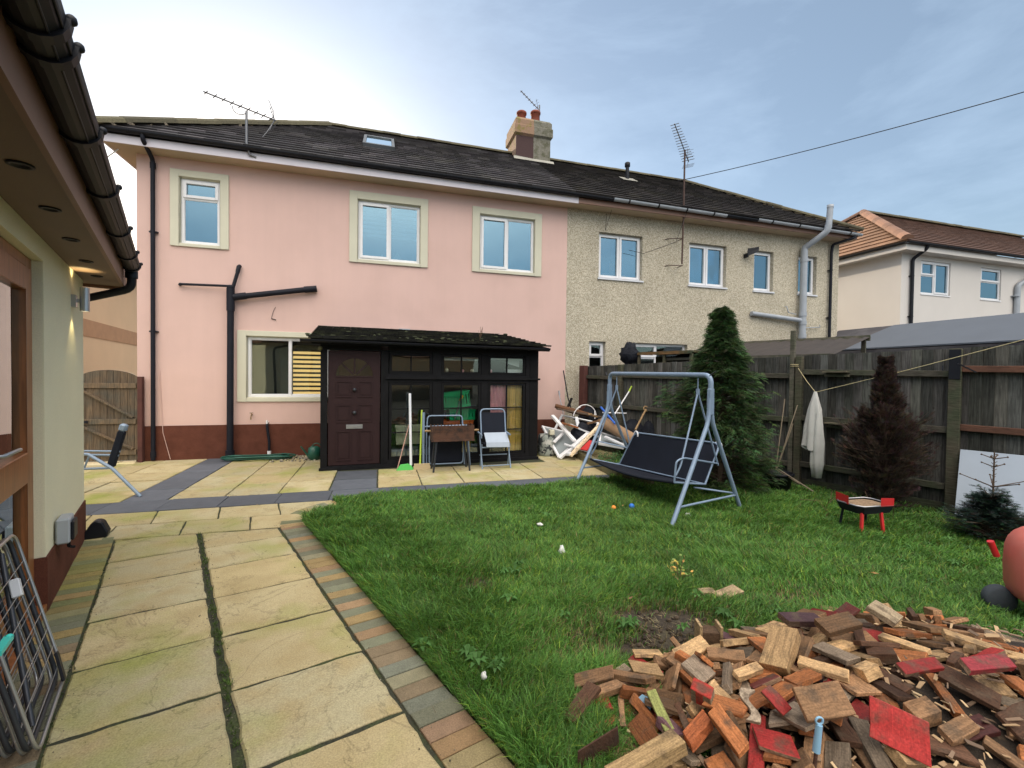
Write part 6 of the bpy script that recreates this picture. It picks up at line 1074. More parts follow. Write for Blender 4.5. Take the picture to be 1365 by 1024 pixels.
# ------------------------------------------------------------------ heap of firewood offcuts: settled positions (x y z, turn about x y z, length width thickness)
PILE = """1.897 1.662 0.169 0.185 0.125 2.882 0.167 0.071 0.018
1.411 1.455 0.114 0.185 0.04 -1.527 0.156 0.044 0.026
2.149 1.523 0.226 0.26 0.043 -2.817 0.145 0.086 0.024
1.832 1.572 0.186 -0.096 -0.101 0.364 0.166 0.048 0.035
2.851 1.618 0.248 0.27 0.26 2.319 0.116 0.049 0.033
2.088 1.635 0.191 -0.273 -0.085 0.02 0.123 0.066 0.019
2.603 1.207 0.3 -0.06 -0.08 1.521 0.125 0.062 0.02
2.443 1.455 0.277 0.105 -0.19 -1.594 0.315 0.055 0.025
2.415 1.939 0.11 -0.315 0.028 0.189 0.14 0.107 0.018
1.711 1.755 0.143 -0.074 0.218 1.69 0.276 0.061 0.034
2.29 1.26 0.273 0.102 0.158 -2.15 0.209 0.036 0.032
2.243 2.066 0.073 -0.107 -0.199 -0.805 0.192 0.093 0.021
1.391 1.996 0.058 -0.185 -0.05 0.167 0.296 0.047 0.028
2.528 1.111 0.276 -0.232 -3.126 -0.508 0.202 0.071 0.022
2.187 1.409 0.261 -0.039 -0.022 1.643 0.166 0.078 0.025
1.826 1.493 0.202 0.141 0.16 -0.964 0.145 0.112 0.019
2.115 1.233 0.252 0.109 -0.177 -0.154 0.111 0.075 0.059
1.201 1.996 0.071 -0.104 -0.492 -0.074 0.085 0.071 0.054
1.701 1.265 0.157 -0.188 -0.08 1.5 0.312 0.043 0.027
1.878 1.328 0.196 0.012 -0.203 0.179 0.209 0.086 0.027
1.995 1.851 0.124 0.193 -2.912 0.977 0.122 0.083 0.021
1.887 1.913 0.102 -0.266 -0.157 -0.43 0.164 0.065 0.021
1.278 2.092 0.049 -0.091 -0.262 -0.887 0.163 0.088 0.021
2.122 1.756 0.158 -0.166 0.269 1.154 0.15 0.06 0.018
1.524 1.418 0.131 -3.108 -0.183 0.051 0.138 0.118 0.021
1.422 1.812 0.094 -0.179 0.073 1.141 0.195 0.09 0.023
2.387 2.144 0.059 -0.128 0.14 0.78 0.143 0.115 0.021
1.842 1.748 0.149 0.254 0.033 -3.065 0.194 0.043 0.026
2.367 2.044 0.095 0.248 0.289 2.432 0.189 0.036 0.027
1.628 1.855 0.134 0.154 -0.549 -1.976 0.145 0.043 0.03
2.521 1.229 0.306 0.189 0.206 -2.088 0.137 0.092 0.019
1.107 1.846 0.046 -0.008 0.139 2.364 0.121 0.123 0.02
1.784 1.183 0.163 -0.135 -0.195 1.182 0.152 0.092 0.026
2.227 1.131 0.239 0.2 -0.149 -0.129 0.166 0.072 0.02
1.309 1.582 0.108 -0.16 -0.09 1.035 0.088 0.061 0.047
1.65 1.455 0.171 0.158 -0.063 -2.322 0.154 0.091 0.025
2.186 1.866 0.134 0.098 -0.447 -1.834 0.131 0.114 0.016
1.611 1.711 0.136 2.933 -0.102 0.159 0.124 0.077 0.023
1.498 1.663 0.137 0.089 2.976 0.058 0.085 0.064 0.046
1.116 1.99 0.033 0.091 -0.067 -1.665 0.118 0.102 0.016
2.06 1.835 0.134 0.194 -2.907 0.975 0.215 0.045 0.027
1.469 1.503 0.143 -0.151 0.12 0.912 0.135 0.035 0.029
1.281 1.361 0.09 -0.157 0.084 2.441 0.121 0.038 0.033
1.447 2.051 0.074 0.548 -0.131 -2.684 0.155 0.088 0.025
1.086 1.954 0.055 0.033 0.157 2.523 0.195 0.063 0.023
1.871 1.184 0.181 3.037 -0.222 1.043 0.165 0.042 0.026
1.309 1.702 0.091 -0.015 -0.195 -0.475 0.199 0.078 0.023
2.614 1.681 0.237 -1.854 -0.25 -0.612 0.084 0.06 0.054
1.746 1.992 0.086 0.082 0.344 2.134 0.169 0.092 0.018
2.996 1.86 0.141 0.293 0.183 2.505 0.191 0.077 0.02
1.788 2.115 0.078 1.833 -0.253 -2.161 0.231 0.042 0.034
1.013 1.62 0.051 -3.057 -0.081 -1.045 0.196 0.047 0.026
1.562 2.024 0.072 -1.683 0.188 1.371 0.125 0.042 0.035
1.618 1.291 0.158 -0.245 -0.336 0.615 0.148 0.065 0.027
2.09 1.992 0.088 0.267 0.032 3.104 0.138 0.084 0.026
2.619 1.845 0.189 1.585 0.089 2.632 0.087 0.07 0.056
2.546 1.859 0.16 -1.515 0.354 1.808 0.189 0.048 0.031
2.776 1.865 0.144 -0.297 0.229 0.679 0.209 0.071 0.018
2.097 1.63 0.217 2.973 0.237 1.397 0.142 0.066 0.025
2.318 1.876 0.133 -0.132 -0.302 -1.031 0.17 0.066 0.027
1.293 1.846 0.09 2.925 0.137 0.628 0.202 0.042 0.035
2.043 1.126 0.214 0.006 3.121 -0.836 0.168 0.089 0.017
2.682 1.685 0.225 -0.3 -0.231 -0.617 0.225 0.04 0.036
1.119 1.549 0.064 -0.134 0.046 1.883 0.198 0.071 0.022
2.076 1.42 0.242 -0.201 0.189 -2.969 0.126 0.121 0.018
2.605 2.099 0.072 -0.224 0.038 0.188 0.185 0.09 0.023
1.931 1.896 0.129 0.051 -0.291 -1.628 0.145 0.116 0.019
2.798 2.194 0.052 0.014 2.971 -1.029 0.188 0.062 0.019
2.549 1.436 0.288 0.186 0.108 2.908 0.127 0.081 0.019
2.921 2.233 0.047 -0.121 -0.103 -0.898 0.122 0.086 0.024
2.697 1.169 0.346 1.755 1.172 -1.139 0.09 0.077 0.055
3.105 1.798 0.164 0.215 -0.29 -2.418 0.161 0.041 0.034
1.439 1.386 0.144 -0.127 -0.117 0.74 0.312 0.053 0.025
1.736 1.668 0.191 -0.155 -0.171 -0.377 0.145 0.102 0.02
2.502 2.029 0.105 -1.408 0.224 2.21 0.094 0.057 0.052
2.293 1.443 0.258 -0.055 2.932 -1.172 0.172 0.065 0.019
2.643 1.501 0.29 0.254 2.837 -1.258 0.121 0.093 0.021
1.907 1.446 0.225 -2.478 -0.067 0.555 0.19 0.073 0.027
2.843 1.308 0.314 0.092 0.11 2.024 0.207 0.093 0.019
2.374 1.661 0.21 -0.181 0.293 1.276 0.149 0.087 0.022
1.81 1.216 0.2 0.109 2.931 1.049 0.202 0.063 0.027
1.324 1.439 0.111 -0.231 -0.284 0.844 0.134 0.086 0.024
1.529 1.761 0.132 0.099 -0.484 -1.567 0.135 0.106 0.016
2.38 1.478 0.282 -0.291 0.326 1.938 0.184 0.087 0.026
2.53 1.354 0.312 1.666 0.087 -2.892 0.122 0.049 0.033
2.011 1.914 0.158 -2.797 0.325 1.419 0.085 0.068 0.055
1.93 2.093 0.066 0.037 0.198 1.831 0.159 0.05 0.033
2.671 1.4 0.311 2.99 0.121 0.106 0.158 0.076 0.017
0.977 1.567 0.047 -0.117 0.06 2.098 0.181 0.068 0.023
1.25 1.342 0.109 -0.207 -0.155 1.486 0.144 0.093 0.02
2.064 1.996 0.113 0.172 0.218 2.325 0.138 0.092 0.025
2.269 2.037 0.103 -0.153 -0.166 -0.549 0.154 0.078 0.021
1.811 1.455 0.218 -2.992 -0.152 0.666 0.12 0.049 0.029
2.221 1.556 0.261 0.244 -0.416 -2.098 0.282 0.051 0.03
2.038 1.304 0.233 -0.005 -0.234 1.017 0.152 0.073 0.023
2.298 1.765 0.173 -0.362 -0.033 0.072 0.266 0.051 0.032
1.654 1.227 0.165 -0.265 -0.439 0.642 0.134 0.081 0.023
1 2.052 0.024 0.067 -3.124 0.977 0.182 0.059 0.02
1.413 1.762 0.124 2.958 0.06 1.07 0.28 0.061 0.024
1.564 1.883 0.117 -0.153 0.49 1.235 0.155 0.09 0.025
2.277 2.116 0.089 -0.268 -0.211 -0.542 0.121 0.064 0.019
2.974 1.983 0.1 0.302 0.048 2.865 0.187 0.088 0.02
1.847 2.08 0.069 -1.49 -0.183 -1.985 0.139 0.039 0.031
1.214 1.839 0.071 -0.351 3.139 0.787 0.287 0.042 0.027
2.066 1.761 0.181 0.612 -2.964 1.017 0.109 0.06 0.047
1.175 1.505 0.092 0.308 0.039 1.904 0.17 0.092 0.022
2.785 1.539 0.271 -0.259 -0.186 -0.58 0.167 0.078 0.021
1.696 1.368 0.201 0.232 0.002 -2.541 0.163 0.078 0.019
1.956 1.596 0.204 -0.114 0.038 1.928 0.145 0.083 0.021
2.531 1.662 0.253 2.825 -0.358 0.952 0.121 0.123 0.019
2.466 2.11 0.094 3.097 0.134 0.343 0.079 0.063 0.045
2.486 1.89 0.169 0.472 0.077 -2.278 0.188 0.084 0.022
2.099 1.343 0.272 -0.036 -3.075 1.571 0.133 0.061 0.02
1.689 2.004 0.098 -0.021 0.379 2.531 0.198 0.061 0.022
2.577 1.928 0.133 0.083 0.325 1.883 0.094 0.058 0.046
1.087 1.423 0.066 1.705 -0.013 -1.307 0.15 0.037 0.027
1.182 1.925 0.094 0.097 0.127 2.969 0.177 0.073 0.026
1.592 2.04 0.1 -2.086 -0.132 1.551 0.146 0.051 0.028
2.154 1.913 0.135 -0.3 0.218 0.452 0.186 0.076 0.018
2.058 2.001 0.141 -0.104 -0.257 -1.103 0.177 0.044 0.033
2.078 1.012 0.188 -0.294 3.11 -0.512 0.27 0.048 0.026
1.421 1.552 0.137 0.167 -0.266 -2.049 0.14 0.065 0.018
2.213 1.651 0.258 -3.115 -0.133 -0.097 0.138 0.063 0.026
3.191 1.985 0.089 2.923 -0.149 -0.738 0.145 0.122 0.016
2.912 1.406 0.298 2.991 -0.163 -1.197 0.152 0.07 0.021
1.647 1.404 0.207 0.128 0.194 2.765 0.201 0.085 0.017
2.143 2.047 0.123 3.074 -0.086 -0.585 0.205 0.047 0.027
1.198 2.075 0.044 1.62 0.094 2.468 0.116 0.046 0.033
1.775 1.299 0.201 -0.161 -0.125 1.158 0.122 0.069 0.026
1.451 1.219 0.138 -2.739 0.039 1.639 0.16 0.076 0.023
2.608 1.592 0.299 0.26 -0.152 2.989 0.202 0.07 0.026
3.011 1.581 0.245 0.319 -3.126 -0.267 0.16 0.084 0.021
1.67 1.503 0.223 0.299 2.877 0.086 0.169 0.086 0.023
1.846 1.871 0.145 0.432 0.234 -2.693 0.187 0.064 0.02
1.319 1.976 0.102 0.053 3.023 -1.291 0.203 0.059 0.027
1.593 1.819 0.128 -0.369 -0.363 -0.762 0.149 0.063 0.019
1.642 1.375 0.23 0.12 -0.199 -1.512 0.145 0.119 0.019
2.294 1.503 0.29 0.01 -0.378 -0.993 0.11 0.071 0.049
1.63 1.583 0.162 0.122 -0.312 -1.302 0.142 0.102 0.018
1.225 1.609 0.109 -0.329 0.363 2.012 0.194 0.065 0.02
1.01 1.913 0.065 -2.84 0.145 -1.681 0.166 0.082 0.026
2.39 1.231 0.309 -0.234 -2.975 -1.295 0.187 0.09 0.024
2.996 1.924 0.142 0.067 -2.821 1.301 0.188 0.069 0.023
3.067 1.689 0.205 0.302 0.213 2.319 0.203 0.039 0.029
1.897 1.394 0.234 -0.346 -0.094 -2.793 0.222 0.037 0.029
1.064 1.773 0.077 -1.727 -0.034 1.099 0.186 0.039 0.026
1.711 1.479 0.216 0.228 2.79 -0.138 0.143 0.061 0.022
2.14 1.778 0.201 0.039 -0.406 -1.683 0.182 0.041 0.031
2.208 1.623 0.224 2.706 0.422 1.034 0.117 0.038 0.026
1.864 1.731 0.178 -0.024 0.197 1.688 0.14 0.09 0.021
1.3 1.469 0.139 0.029 0.266 3.064 0.197 0.042 0.026
2.183 2.02 0.151 0.109 3.13 0.203 0.178 0.083 0.022
1.683 1.959 0.125 -0.077 0.371 2.381 0.137 0.119 0.016
2.203 1.689 0.207 -0.583 -0.136 0.111 0.119 0.103 0.019
2.762 1.201 0.321 0.159 -0.048 -1.313 0.208 0.078 0.021
1.138 1.699 0.103 -0.857 -0.199 1.781 0.174 0.042 0.03
3.27 1.767 0.175 0.409 -0.435 -2.255 0.167 0.092 0.019
2.856 2.052 0.094 0.14 2.687 -0.989 0.125 0.107 0.015
2.865 2.135 0.088 -2.982 0.538 1.125 0.123 0.061 0.017
2.016 1.795 0.194 -0.921 -0.012 0.846 0.198 0.06 0.024
1.873 1.135 0.211 -2.808 0.196 -0.019 0.123 0.075 0.044
0.968 1.746 0.045 -0.086 -0.069 0.34 0.138 0.043 0.032
1.173 1.561 0.127 2.831 0.131 -1.292 0.097 0.07 0.043
2.725 2.074 0.098 -0.027 -0.03 -2.564 0.211 0.075 0.019
1.977 2.155 0.05 3.083 -0.156 -1.22 0.174 0.068 0.022
2.816 1.944 0.156 1.547 -0.415 -1.389 0.123 0.059 0.044
2.328 1.896 0.158 -0.291 -0.156 -0.359 0.132 0.05 0.034
1.914 1.984 0.108 -1.582 0.053 3.035 0.138 0.066 0.02
2.03 1.675 0.223 0.576 0.507 -2.761 0.105 0.063 0.054
1.491 1.604 0.149 -0.308 -0.006 0.043 0.142 0.047 0.033
3.252 1.87 0.142 0.186 -2.691 0.926 0.183 0.087 0.025
2.498 1.74 0.21 0.16 3.124 -0.562 0.141 0.073 0.022
1.588 1.586 0.177 2.834 0.134 1.047 0.186 0.049 0.028
1.21 1.697 0.138 0.309 0.081 2.27 0.139 0.124 0.02
1.998 1.414 0.264 0.125 -0.021 -1.583 0.12 0.103 0.018
2.15 1.133 0.252 -0.17 2.995 0.004 0.154 0.062 0.027
1.938 2.105 0.091 3.069 -0.202 -1.437 0.135 0.092 0.018
2.362 1.69 0.243 -2.923 -0.245 -0.426 0.188 0.08 0.026
2.665 1.939 0.131 0.039 0.157 1.766 0.142 0.107 0.019
1.607 1.991 0.138 0.111 -0.225 0.063 0.2 0.093 0.021
2.945 1.488 0.286 1.377 -0.116 -0.872 0.193 0.037 0.035
2.376 1.799 0.204 0.377 0.209 -2.968 0.13 0.115 0.017
1.466 1.577 0.18 -0.005 -0.244 1.793 0.132 0.066 0.018
2.252 1.792 0.2 0.378 3.039 0.282 0.133 0.061 0.024
2.22 1.876 0.187 -1.816 0.39 0.951 0.131 0.089 0.023
1.012 1.887 0.094 0.165 -0.291 -0.199 0.223 0.05 0.031
1.367 1.811 0.112 0.738 0.098 -2.242 0.167 0.082 0.017
3.085 1.881 0.159 0.155 -0.516 -1.82 0.2 0.041 0.035
1.462 1.951 0.11 -2.696 0.359 0.554 0.134 0.076 0.02
3.407 1.943 0.107 0.065 -0.244 -2.106 0.099 0.057 0.058
2.82 1.645 0.271 3.025 0.354 1.169 0.208 0.067 0.027
2.148 1.873 0.188 0.12 -0.4 -1.885 0.185 0.078 0.021
1.378 1.561 0.153 -0.243 1.115 2.324 0.122 0.113 0.019
1.415 1.957 0.115 -2.895 0.514 0.091 0.126 0.075 0.021
1.747 1.344 0.262 1.238 0.241 -1.026 0.106 0.059 0.044
1.847 1.771 0.191 0.194 -0.04 -2.699 0.155 0.083 0.021
1.663 1.664 0.221 -0.133 3.109 0.091 0.153 0.046 0.029
1.822 1.517 0.259 0.217 3.017 0.054 0.143 0.076 0.022
2.336 2.037 0.146 2.979 -0.053 0.947 0.207 0.043 0.028
1.806 1.867 0.15 -0.186 0.454 2.081 0.132 0.119 0.017
2.009 1.84 0.192 -1.002 -0.309 0.661 0.196 0.039 0.026
3.102 1.751 0.2 1.322 0.562 0.618 0.133 0.035 0.032
1.426 1.483 0.186 -0.024 -0.185 -2.948 0.149 0.036 0.029
2.353 1.57 0.297 -0.44 0.055 -0.294 0.192 0.062 0.02
1.871 1.624 0.224 -1.444 -0.052 -1.574 0.145 0.036 0.035
2.655 2.088 0.136 0.126 -0.32 -1.46 0.162 0.08 0.018
1.921 1.82 0.211 -0.066 0.137 1.296 0.159 0.093 0.025
2.547 1.817 0.221 -0.172 -0.085 -0.51 0.196 0.065 0.025
2.089 1.43 0.3 -0.414 -0.149 -0.009 0.088 0.076 0.048
2.491 1.658 0.258 -2.686 -0.132 -1.107 0.19 0.069 0.026
1.625 1.701 0.182 0.57 0.102 -2.455 0.162 0.061 0.024
1.165 1.92 0.121 0.007 2.982 -0.781 0.254 0.04 0.031
2.397 1.061 0.279 -0.39 2.894 -0.125 0.143 0.113 0.016
2.687 1.318 0.331 -0.174 -0.228 -0.068 0.14 0.044 0.034
1.714 1.859 0.17 -0.066 0.149 2.439 0.177 0.082 0.024
1.514 1.261 0.163 0.754 -0.28 -2.202 0.128 0.077 0.02
1.469 1.768 0.199 3.128 0.165 -1.379 0.129 0.119 0.017
1.569 1.852 0.183 0.578 0.456 1.073 0.203 0.062 0.02
0.905 1.86 0.084 -0.029 -0.34 0.453 0.205 0.073 0.023
3.024 1.581 0.269 0.085 -2.766 1.037 0.164 0.065 0.021
1.404 1.517 0.219 -0.029 -0.158 2.641 0.16 0.084 0.018
1.022 1.968 0.109 -0.302 2.833 -0.37 0.196 0.07 0.026
1.349 1.397 0.164 -0.966 0.503 -2.352 0.137 0.115 0.021
2.63 2.065 0.119 -0.208 -0.275 -0.417 0.199 0.082 0.02
2.485 1.534 0.296 -0.072 3.01 -1.409 0.197 0.05 0.026
3.136 2.078 0.079 0.312 0.143 2.863 0.124 0.11 0.017
1.499 1.339 0.159 -0.009 0.022 0.649 0.149 0.087 0.019
1.415 1.737 0.171 0.042 0.165 -1.385 0.124 0.048 0.031
2.775 2.035 0.155 -0.011 -0.71 -0.341 0.127 0.104 0.017
2.991 1.805 0.21 -1.769 0.072 0.771 0.14 0.082 0.026
1.969 2.002 0.155 -0.057 0.37 1.436 0.207 0.043 0.033
2.014 1.604 0.241 0.261 3.022 0.038 0.224 0.045 0.029
2.579 1.132 0.315 0.042 -0.254 1.507 0.147 0.076 0.022
1.443 1.848 0.161 -0.055 0.146 -1.372 0.167 0.077 0.017
1.207 1.684 0.114 -0.151 0.31 1.195 0.121 0.076 0.017
2.957 1.934 0.167 -0.275 -0.179 -0.622 0.211 0.05 0.029
2.1 1.585 0.284 -0.108 3.032 -1.428 0.167 0.079 0.024
1.286 1.737 0.121 -2.319 -0.186 -0.885 0.131 0.047 0.027
1.498 1.829 0.181 -0.005 -0.159 2.115 0.179 0.039 0.035
1.074 1.609 0.099 -0.544 0.08 1.482 0.167 0.088 0.021
2.922 1.876 0.192 -0.197 -0.184 1.061 0.204 0.072 0.025
1.14 1.806 0.119 1.655 0.161 -0.31 0.111 0.05 0.03
2.018 1.69 0.26 -0.605 -0.359 0.453 0.156 0.092 0.017
2.424 1.952 0.169 0.002 -2.648 0.658 0.182 0.076 0.022
1.39 1.632 0.171 0.673 -0.131 0.378 0.22 0.043 0.031
1.388 2.065 0.109 0.327 0.002 2.855 0.148 0.104 0.017
1.951 1.239 0.241 0.603 0.294 -1.234 0.108 0.07 0.053
2.701 1.39 0.333 0.232 -0.16 -2.742 0.155 0.039 0.026
1.575 1.516 0.219 -0.283 -0.209 0.022 0.158 0.087 0.019
1.236 1.563 0.154 1.086 0.004 1.214 0.152 0.036 0.027
2.562 2.085 0.126 -0.039 0.341 1.947 0.142 0.074 0.026
2.402 1.073 0.263 -0.169 0.439 -2.547 0.13 0.09 0.021
1.487 1.347 0.177 0.023 0.005 2.401 0.135 0.111 0.017
2.384 1.949 0.159 0.338 -2.772 -0.106 0.143 0.062 0.027
1.565 1.683 0.197 -2.148 -0.032 0.795 0.173 0.038 0.034
2.36 1.649 0.267 0.155 2.866 0.794 0.221 0.042 0.026
1.285 1.921 0.132 0.016 -0.148 -0.745 0.145 0.088 0.024
1.688 1.591 0.213 0.424 0.466 2.835 0.13 0.064 0.021
2.542 2.076 0.152 0.145 -0.312 -1.521 0.148 0.091 0.026
2.223 1.013 0.212 -2.959 0.255 -1.407 0.16 0.044 0.026
1.343 1.806 0.146 -1.012 -0.387 0.724 0.129 0.125 0.019
2.319 1.866 0.199 -0.341 0.603 -2.9 0.184 0.04 0.033
1.949 1.523 0.274 -3.073 -0.14 -1.112 0.196 0.07 0.026
1.429 1.242 0.108 -1.379 0.034 -1.33 0.142 0.035 0.03
1.172 1.354 0.068 0.147 0.008 -1.335 0.198 0.068 0.021
2.332 0.98 0.215 -0.332 -0.109 2.498 0.14 0.066 0.022
1.522 1.178 0.127 -0.625 -0.105 1.577 0.177 0.082 0.021
2.96 1.239 0.297 -0.081 0.076 -1.555 0.183 0.065 0.02
1.153 1.29 0.086 -2.8 0.137 -1.683 0.173 0.086 0.024
2.462 1.001 0.244 -0.063 0.355 -1.99 0.13 0.038 0.035
1.07 1.309 0.081 0.108 -0.351 -0.051 0.209 0.073 0.021
1.297 1.204 0.11 -1.564 0.167 -2.733 0.22 0.036 0.028"""
def mh(x, y): return .30*math.exp(-(((x-2.75)/1.15)**2+((y-1.3)/.62)**2))+.05*math.exp(-((x-1.6)/.5)**2-((y-1.7)/.35)**2)
k = MB(); n = 60; v = []
for i in range(n+1):
    for j in range(n+1): x = .9+3.3*i/n; y = .2+2.1*j/n; e = min(1, 4*min(i/n, 1-i/n, j/n, 1-j/n)); v.append((x, y, (mh(x, y)+.012*noise.noise(Vector((x*9, y*9, 0))))*e-.015))
k.add(v, [(i*(n+1)+j, (i+1)*(n+1)+j, (i+1)*(n+1)+j+1, i*(n+1)+j+1) for i in range(n) for j in range(n)], smooth=True)
M['sawdust'] = mat('damp_soil_and_chips', (.026, .018, .012), .95, col2=(.07, .045, .025), c2scale=25, c2pos=(.55, .75), bump=1, bscale=50)
struct(k.build('soil_mound', M['sawdust']))
def woodmat(name, grain=.5, rough=.8):
    m = bpy.data.materials.new(name); m.use_nodes = True; t = m.node_tree; n = t.nodes; l = t.links.new; b = n['Principled BSDF']; b.inputs['Roughness'].default_value = rough; b.inputs['Specular IOR Level'].default_value = .25
    tc = n.new('ShaderNodeTexCoord'); oi = n.new('ShaderNodeObjectInfo'); ad = n.new('ShaderNodeVectorMath'); ad.operation = 'ADD'; l(tc.outputs['Object'], ad.inputs[0])
    sc = n.new('ShaderNodeMath'); sc.operation = 'MULTIPLY'; sc.inputs[1].default_value = 37; l(oi.outputs['Random'], sc.inputs[0]); l(sc.outputs[0], ad.inputs[1])
    mp = n.new('ShaderNodeMapping'); mp.inputs['Scale'].default_value = (1.2, 16, 16); l(ad.outputs[0], mp.inputs[0])
    q = n.new('ShaderNodeTexNoise'); q.inputs['Scale'].default_value = 7; q.inputs['Detail'].default_value = 6; q.inputs['Distortion'].default_value = .8; l(mp.outputs[0], q.inputs['Vector'])
    g = n.new('ShaderNodeMapRange'); g.inputs['From Min'].default_value = .3; g.inputs['From Max'].default_value = .72; g.inputs['To Min'].default_value = 1-grain; g.inputs['To Max'].default_value = 1+grain*.4; l(q.outputs[0], g.inputs[0])
    a = n.new('ShaderNodeVertexColor'); a.layer_name = 'Col'; mx = n.new('ShaderNodeMixRGB'); mx.blend_type = 'MULTIPLY'; mx.inputs[0].default_value = 1; l(a.outputs[0], mx.inputs[1]); l(g.outputs[0], mx.inputs[2])
    q2 = n.new('ShaderNodeTexNoise'); q2.inputs['Scale'].default_value = 14; q2.inputs['Detail'].default_value = 5; l(ad.outputs[0], q2.inputs['Vector']); r2 = n.new('ShaderNodeMapRange'); r2.inputs['From Min'].default_value = .52; r2.inputs['From Max'].default_value = .68; r2.inputs['To Max'].default_value = .75; l(q2.outputs[0], r2.inputs[0])
    m2 = n.new('ShaderNodeMixRGB'); l(r2.outputs[0], m2.inputs[0]); l(mx.outputs[0], m2.inputs[1]); m2.inputs[2].default_value = (.085, .06, .04, 1); l(m2.outputs[0], b.inputs['Base Color'])
    bp = n.new('ShaderNodeBump'); bp.inputs['Strength'].default_value = .6; bp.inputs['Distance'].default_value = .003; l(q.outputs[0], bp.inputs['Height']); q3 = n.new('ShaderNodeTexNoise'); q3.inputs['Scale'].default_value = 130; q3.inputs['Detail'].default_value = 4; l(ad.outputs[0], q3.inputs['Vector']); r3 = n.new('ShaderNodeMapRange'); r3.inputs['From Min'].default_value = .3; r3.inputs['From Max'].default_value = .7; r3.inputs['To Min'].default_value = .7; r3.inputs['To Max'].default_value = 1.25; l(q3.outputs[0], r3.inputs[0]); m3 = n.new('ShaderNodeMixRGB'); m3.blend_type = 'MULTIPLY'; m3.inputs[0].default_value = 1; l(m2.outputs[0], m3.inputs[1]); l(r3.outputs[0], m3.inputs[2]); l(m3.outputs[0], b.inputs['Base Color'])
    l(bp.outputs[0], b.inputs['Normal']); return m
M['offcut'] = woodmat('rough_offcut_wood', .42); M['offcut_paint'] = woodmat('painted_offcut', .22, .6)
KINDS = [('weathered brown', (.31, .175, .09), None, .36), ('pale sawn', (.56, .36, .18), None, .16), ('grey weathered', (.27, .205, .145), None, .10), ('dark brown', (.12, .06, .035), None, .17), ('orange-brown', (.38, .14, .05), None, .11), ('red-painted', (.30, .19, .12), (.36, .032, .028), .05), ('purple-brown painted', (.24, .16, .11), (.12, .06, .07), .03), ('maroon-painted', (.25, .16, .10), (.13, .035, .03), .035)]
def block_mesh(d, kd, rr, name='offcut'):
    a, b, c = [v/2 for v in d]; me = bpy.data.meshes.new(name); bm = bmesh.new()
    cut = rr.uniform(-.02, .02) if rr.random() < .6 else rr.uniform(-.05, .05)
    n = 3; ring_ = []
    for i in range(n+1):
        x = -a+2*a*i/n; r_ = []
        for sy, sz in ((-1, -1), (1, -1), (1, 1), (-1, 1)):
            w = rr.gauss(0, .0016); r_.append(bm.verts.new((x+(cut*sy*(1 if i in (0, n) else .3) if abs(cut) < a else 0)*.5+rr.gauss(0, .0015), sy*b+w, sz*c+rr.gauss(0, .0012))))
        ring_.append(r_)
    for i in range(n):
        for k in range(4): bm.faces.new((ring_[i][k], ring_[i][(k+1) % 4], ring_[i+1][(k+1) % 4], ring_[i+1][k]))
    bm.faces.new(ring_[0][::-1]); bm.faces.new(ring_[n]); bmesh.ops.recalc_face_normals(bm, faces=bm.faces)
    bmesh.ops.bevel(bm, geom=[e for e in bm.edges if e.calc_face_angle(0) > .8], offset=min(.0022, c*.3), segments=1, affect='EDGES')
    bm.to_mesh(me); bm.free(); at = me.color_attributes.new('Col', 'FLOAT_COLOR', 'CORNER'); v = rr.uniform(.38, 1.15)
    me.materials.append(M['offcut']); me.materials.append(M['offcut_paint'])
    for p in me.polygons:
        end = abs(p.normal.x) > .6; flat = abs(p.normal.z) > .6
        if kd[2] and (flat or (abs(p.normal.y) > .6 and rr.random() < .5)): col = kd[2]; p.material_index = 1
        else: col = tuple(q*(1.35 if end else 1) for q in kd[1])
        for li in p.loop_indices: at.data[li].color = (col[0]*v, col[1]*v*rr.uniform(.99, 1.01), col[2]*v, 1)
    return me
rr = random.Random(21)
def sizeword(d):
    if d[0] > .29: return 'long narrow'
    if d[2] > .045: return 'thick stubby'
    if d[1] > .12: return 'broad flat'
    if d[1] < .07: return 'slim'
    return 'short flat'
for ln in PILE.split('\n'):
    x, y, z, ex, ey, ez, d0, d1, d2 = map(float, ln.split()); q = rr.random(); kd = KINDS[0]
    for K in KINDS:
        if q < K[3]: kd = K; break
        q -= K[3]
    o = bpy.data.objects.new('timber_offcut', block_mesh((d0, d1, d2), kd, rr, 'timber_offcut')); COL.objects.link(o); o.location = (x, y, z); o.rotation_euler = (ex, ey, ez)
    tag(o, f'{sizeword((d0, d1, d2))} {kd[0]} timber offcut lying loose in the firewood pile', 'timber offcut', 'timber offcuts in the firewood pile')
def local_block(a, b, w, h, kd, label, name='timber_offcut', tilt=0., group='timber offcuts in the firewood pile', up=None):
    a, b = Vector(a), Vector(b); X = (b-a).normalized(); U = Vector(up) if up else Vector((0, 0, 1)); Y = U.cross(X).normalized(); Z = X.cross(Y); R_ = Matrix((X, Y, Z)).transposed().to_4x4()
    o = bpy.data.objects.new(name, block_mesh(((b-a).length, w, h), kd, rr, name)); COL.objects.link(o); o.matrix_world = Matrix.Translation((a+b)/2)@R_@Matrix.Rotation(tilt, 4, 'X'); return tag(o, label, 'timber offcut', group)
Z_ = at_z; RED = KINDS[5]; PALE = KINDS[1]; ORG = KINDS[4]; DRK = KINDS[3]; WTH = KINDS[0]; PUR = KINDS[6]; GRY = KINDS[2]
local_block(Z_(1197, 944, .36), Z_(1199, 1002, .24), .17, .022, ('', RED[1], (.60, .05, .045), 0), 'bright red square board tilted towards the viewer, the largest red piece in the pile')
local_block(Z_(868, 922, .17), Z_(893, 976, .14), .045, .02, ('', (.34, .36, .12), None, 0), 'slim yellow-green weathered lath at the left of the firewood pile', tilt=.2)
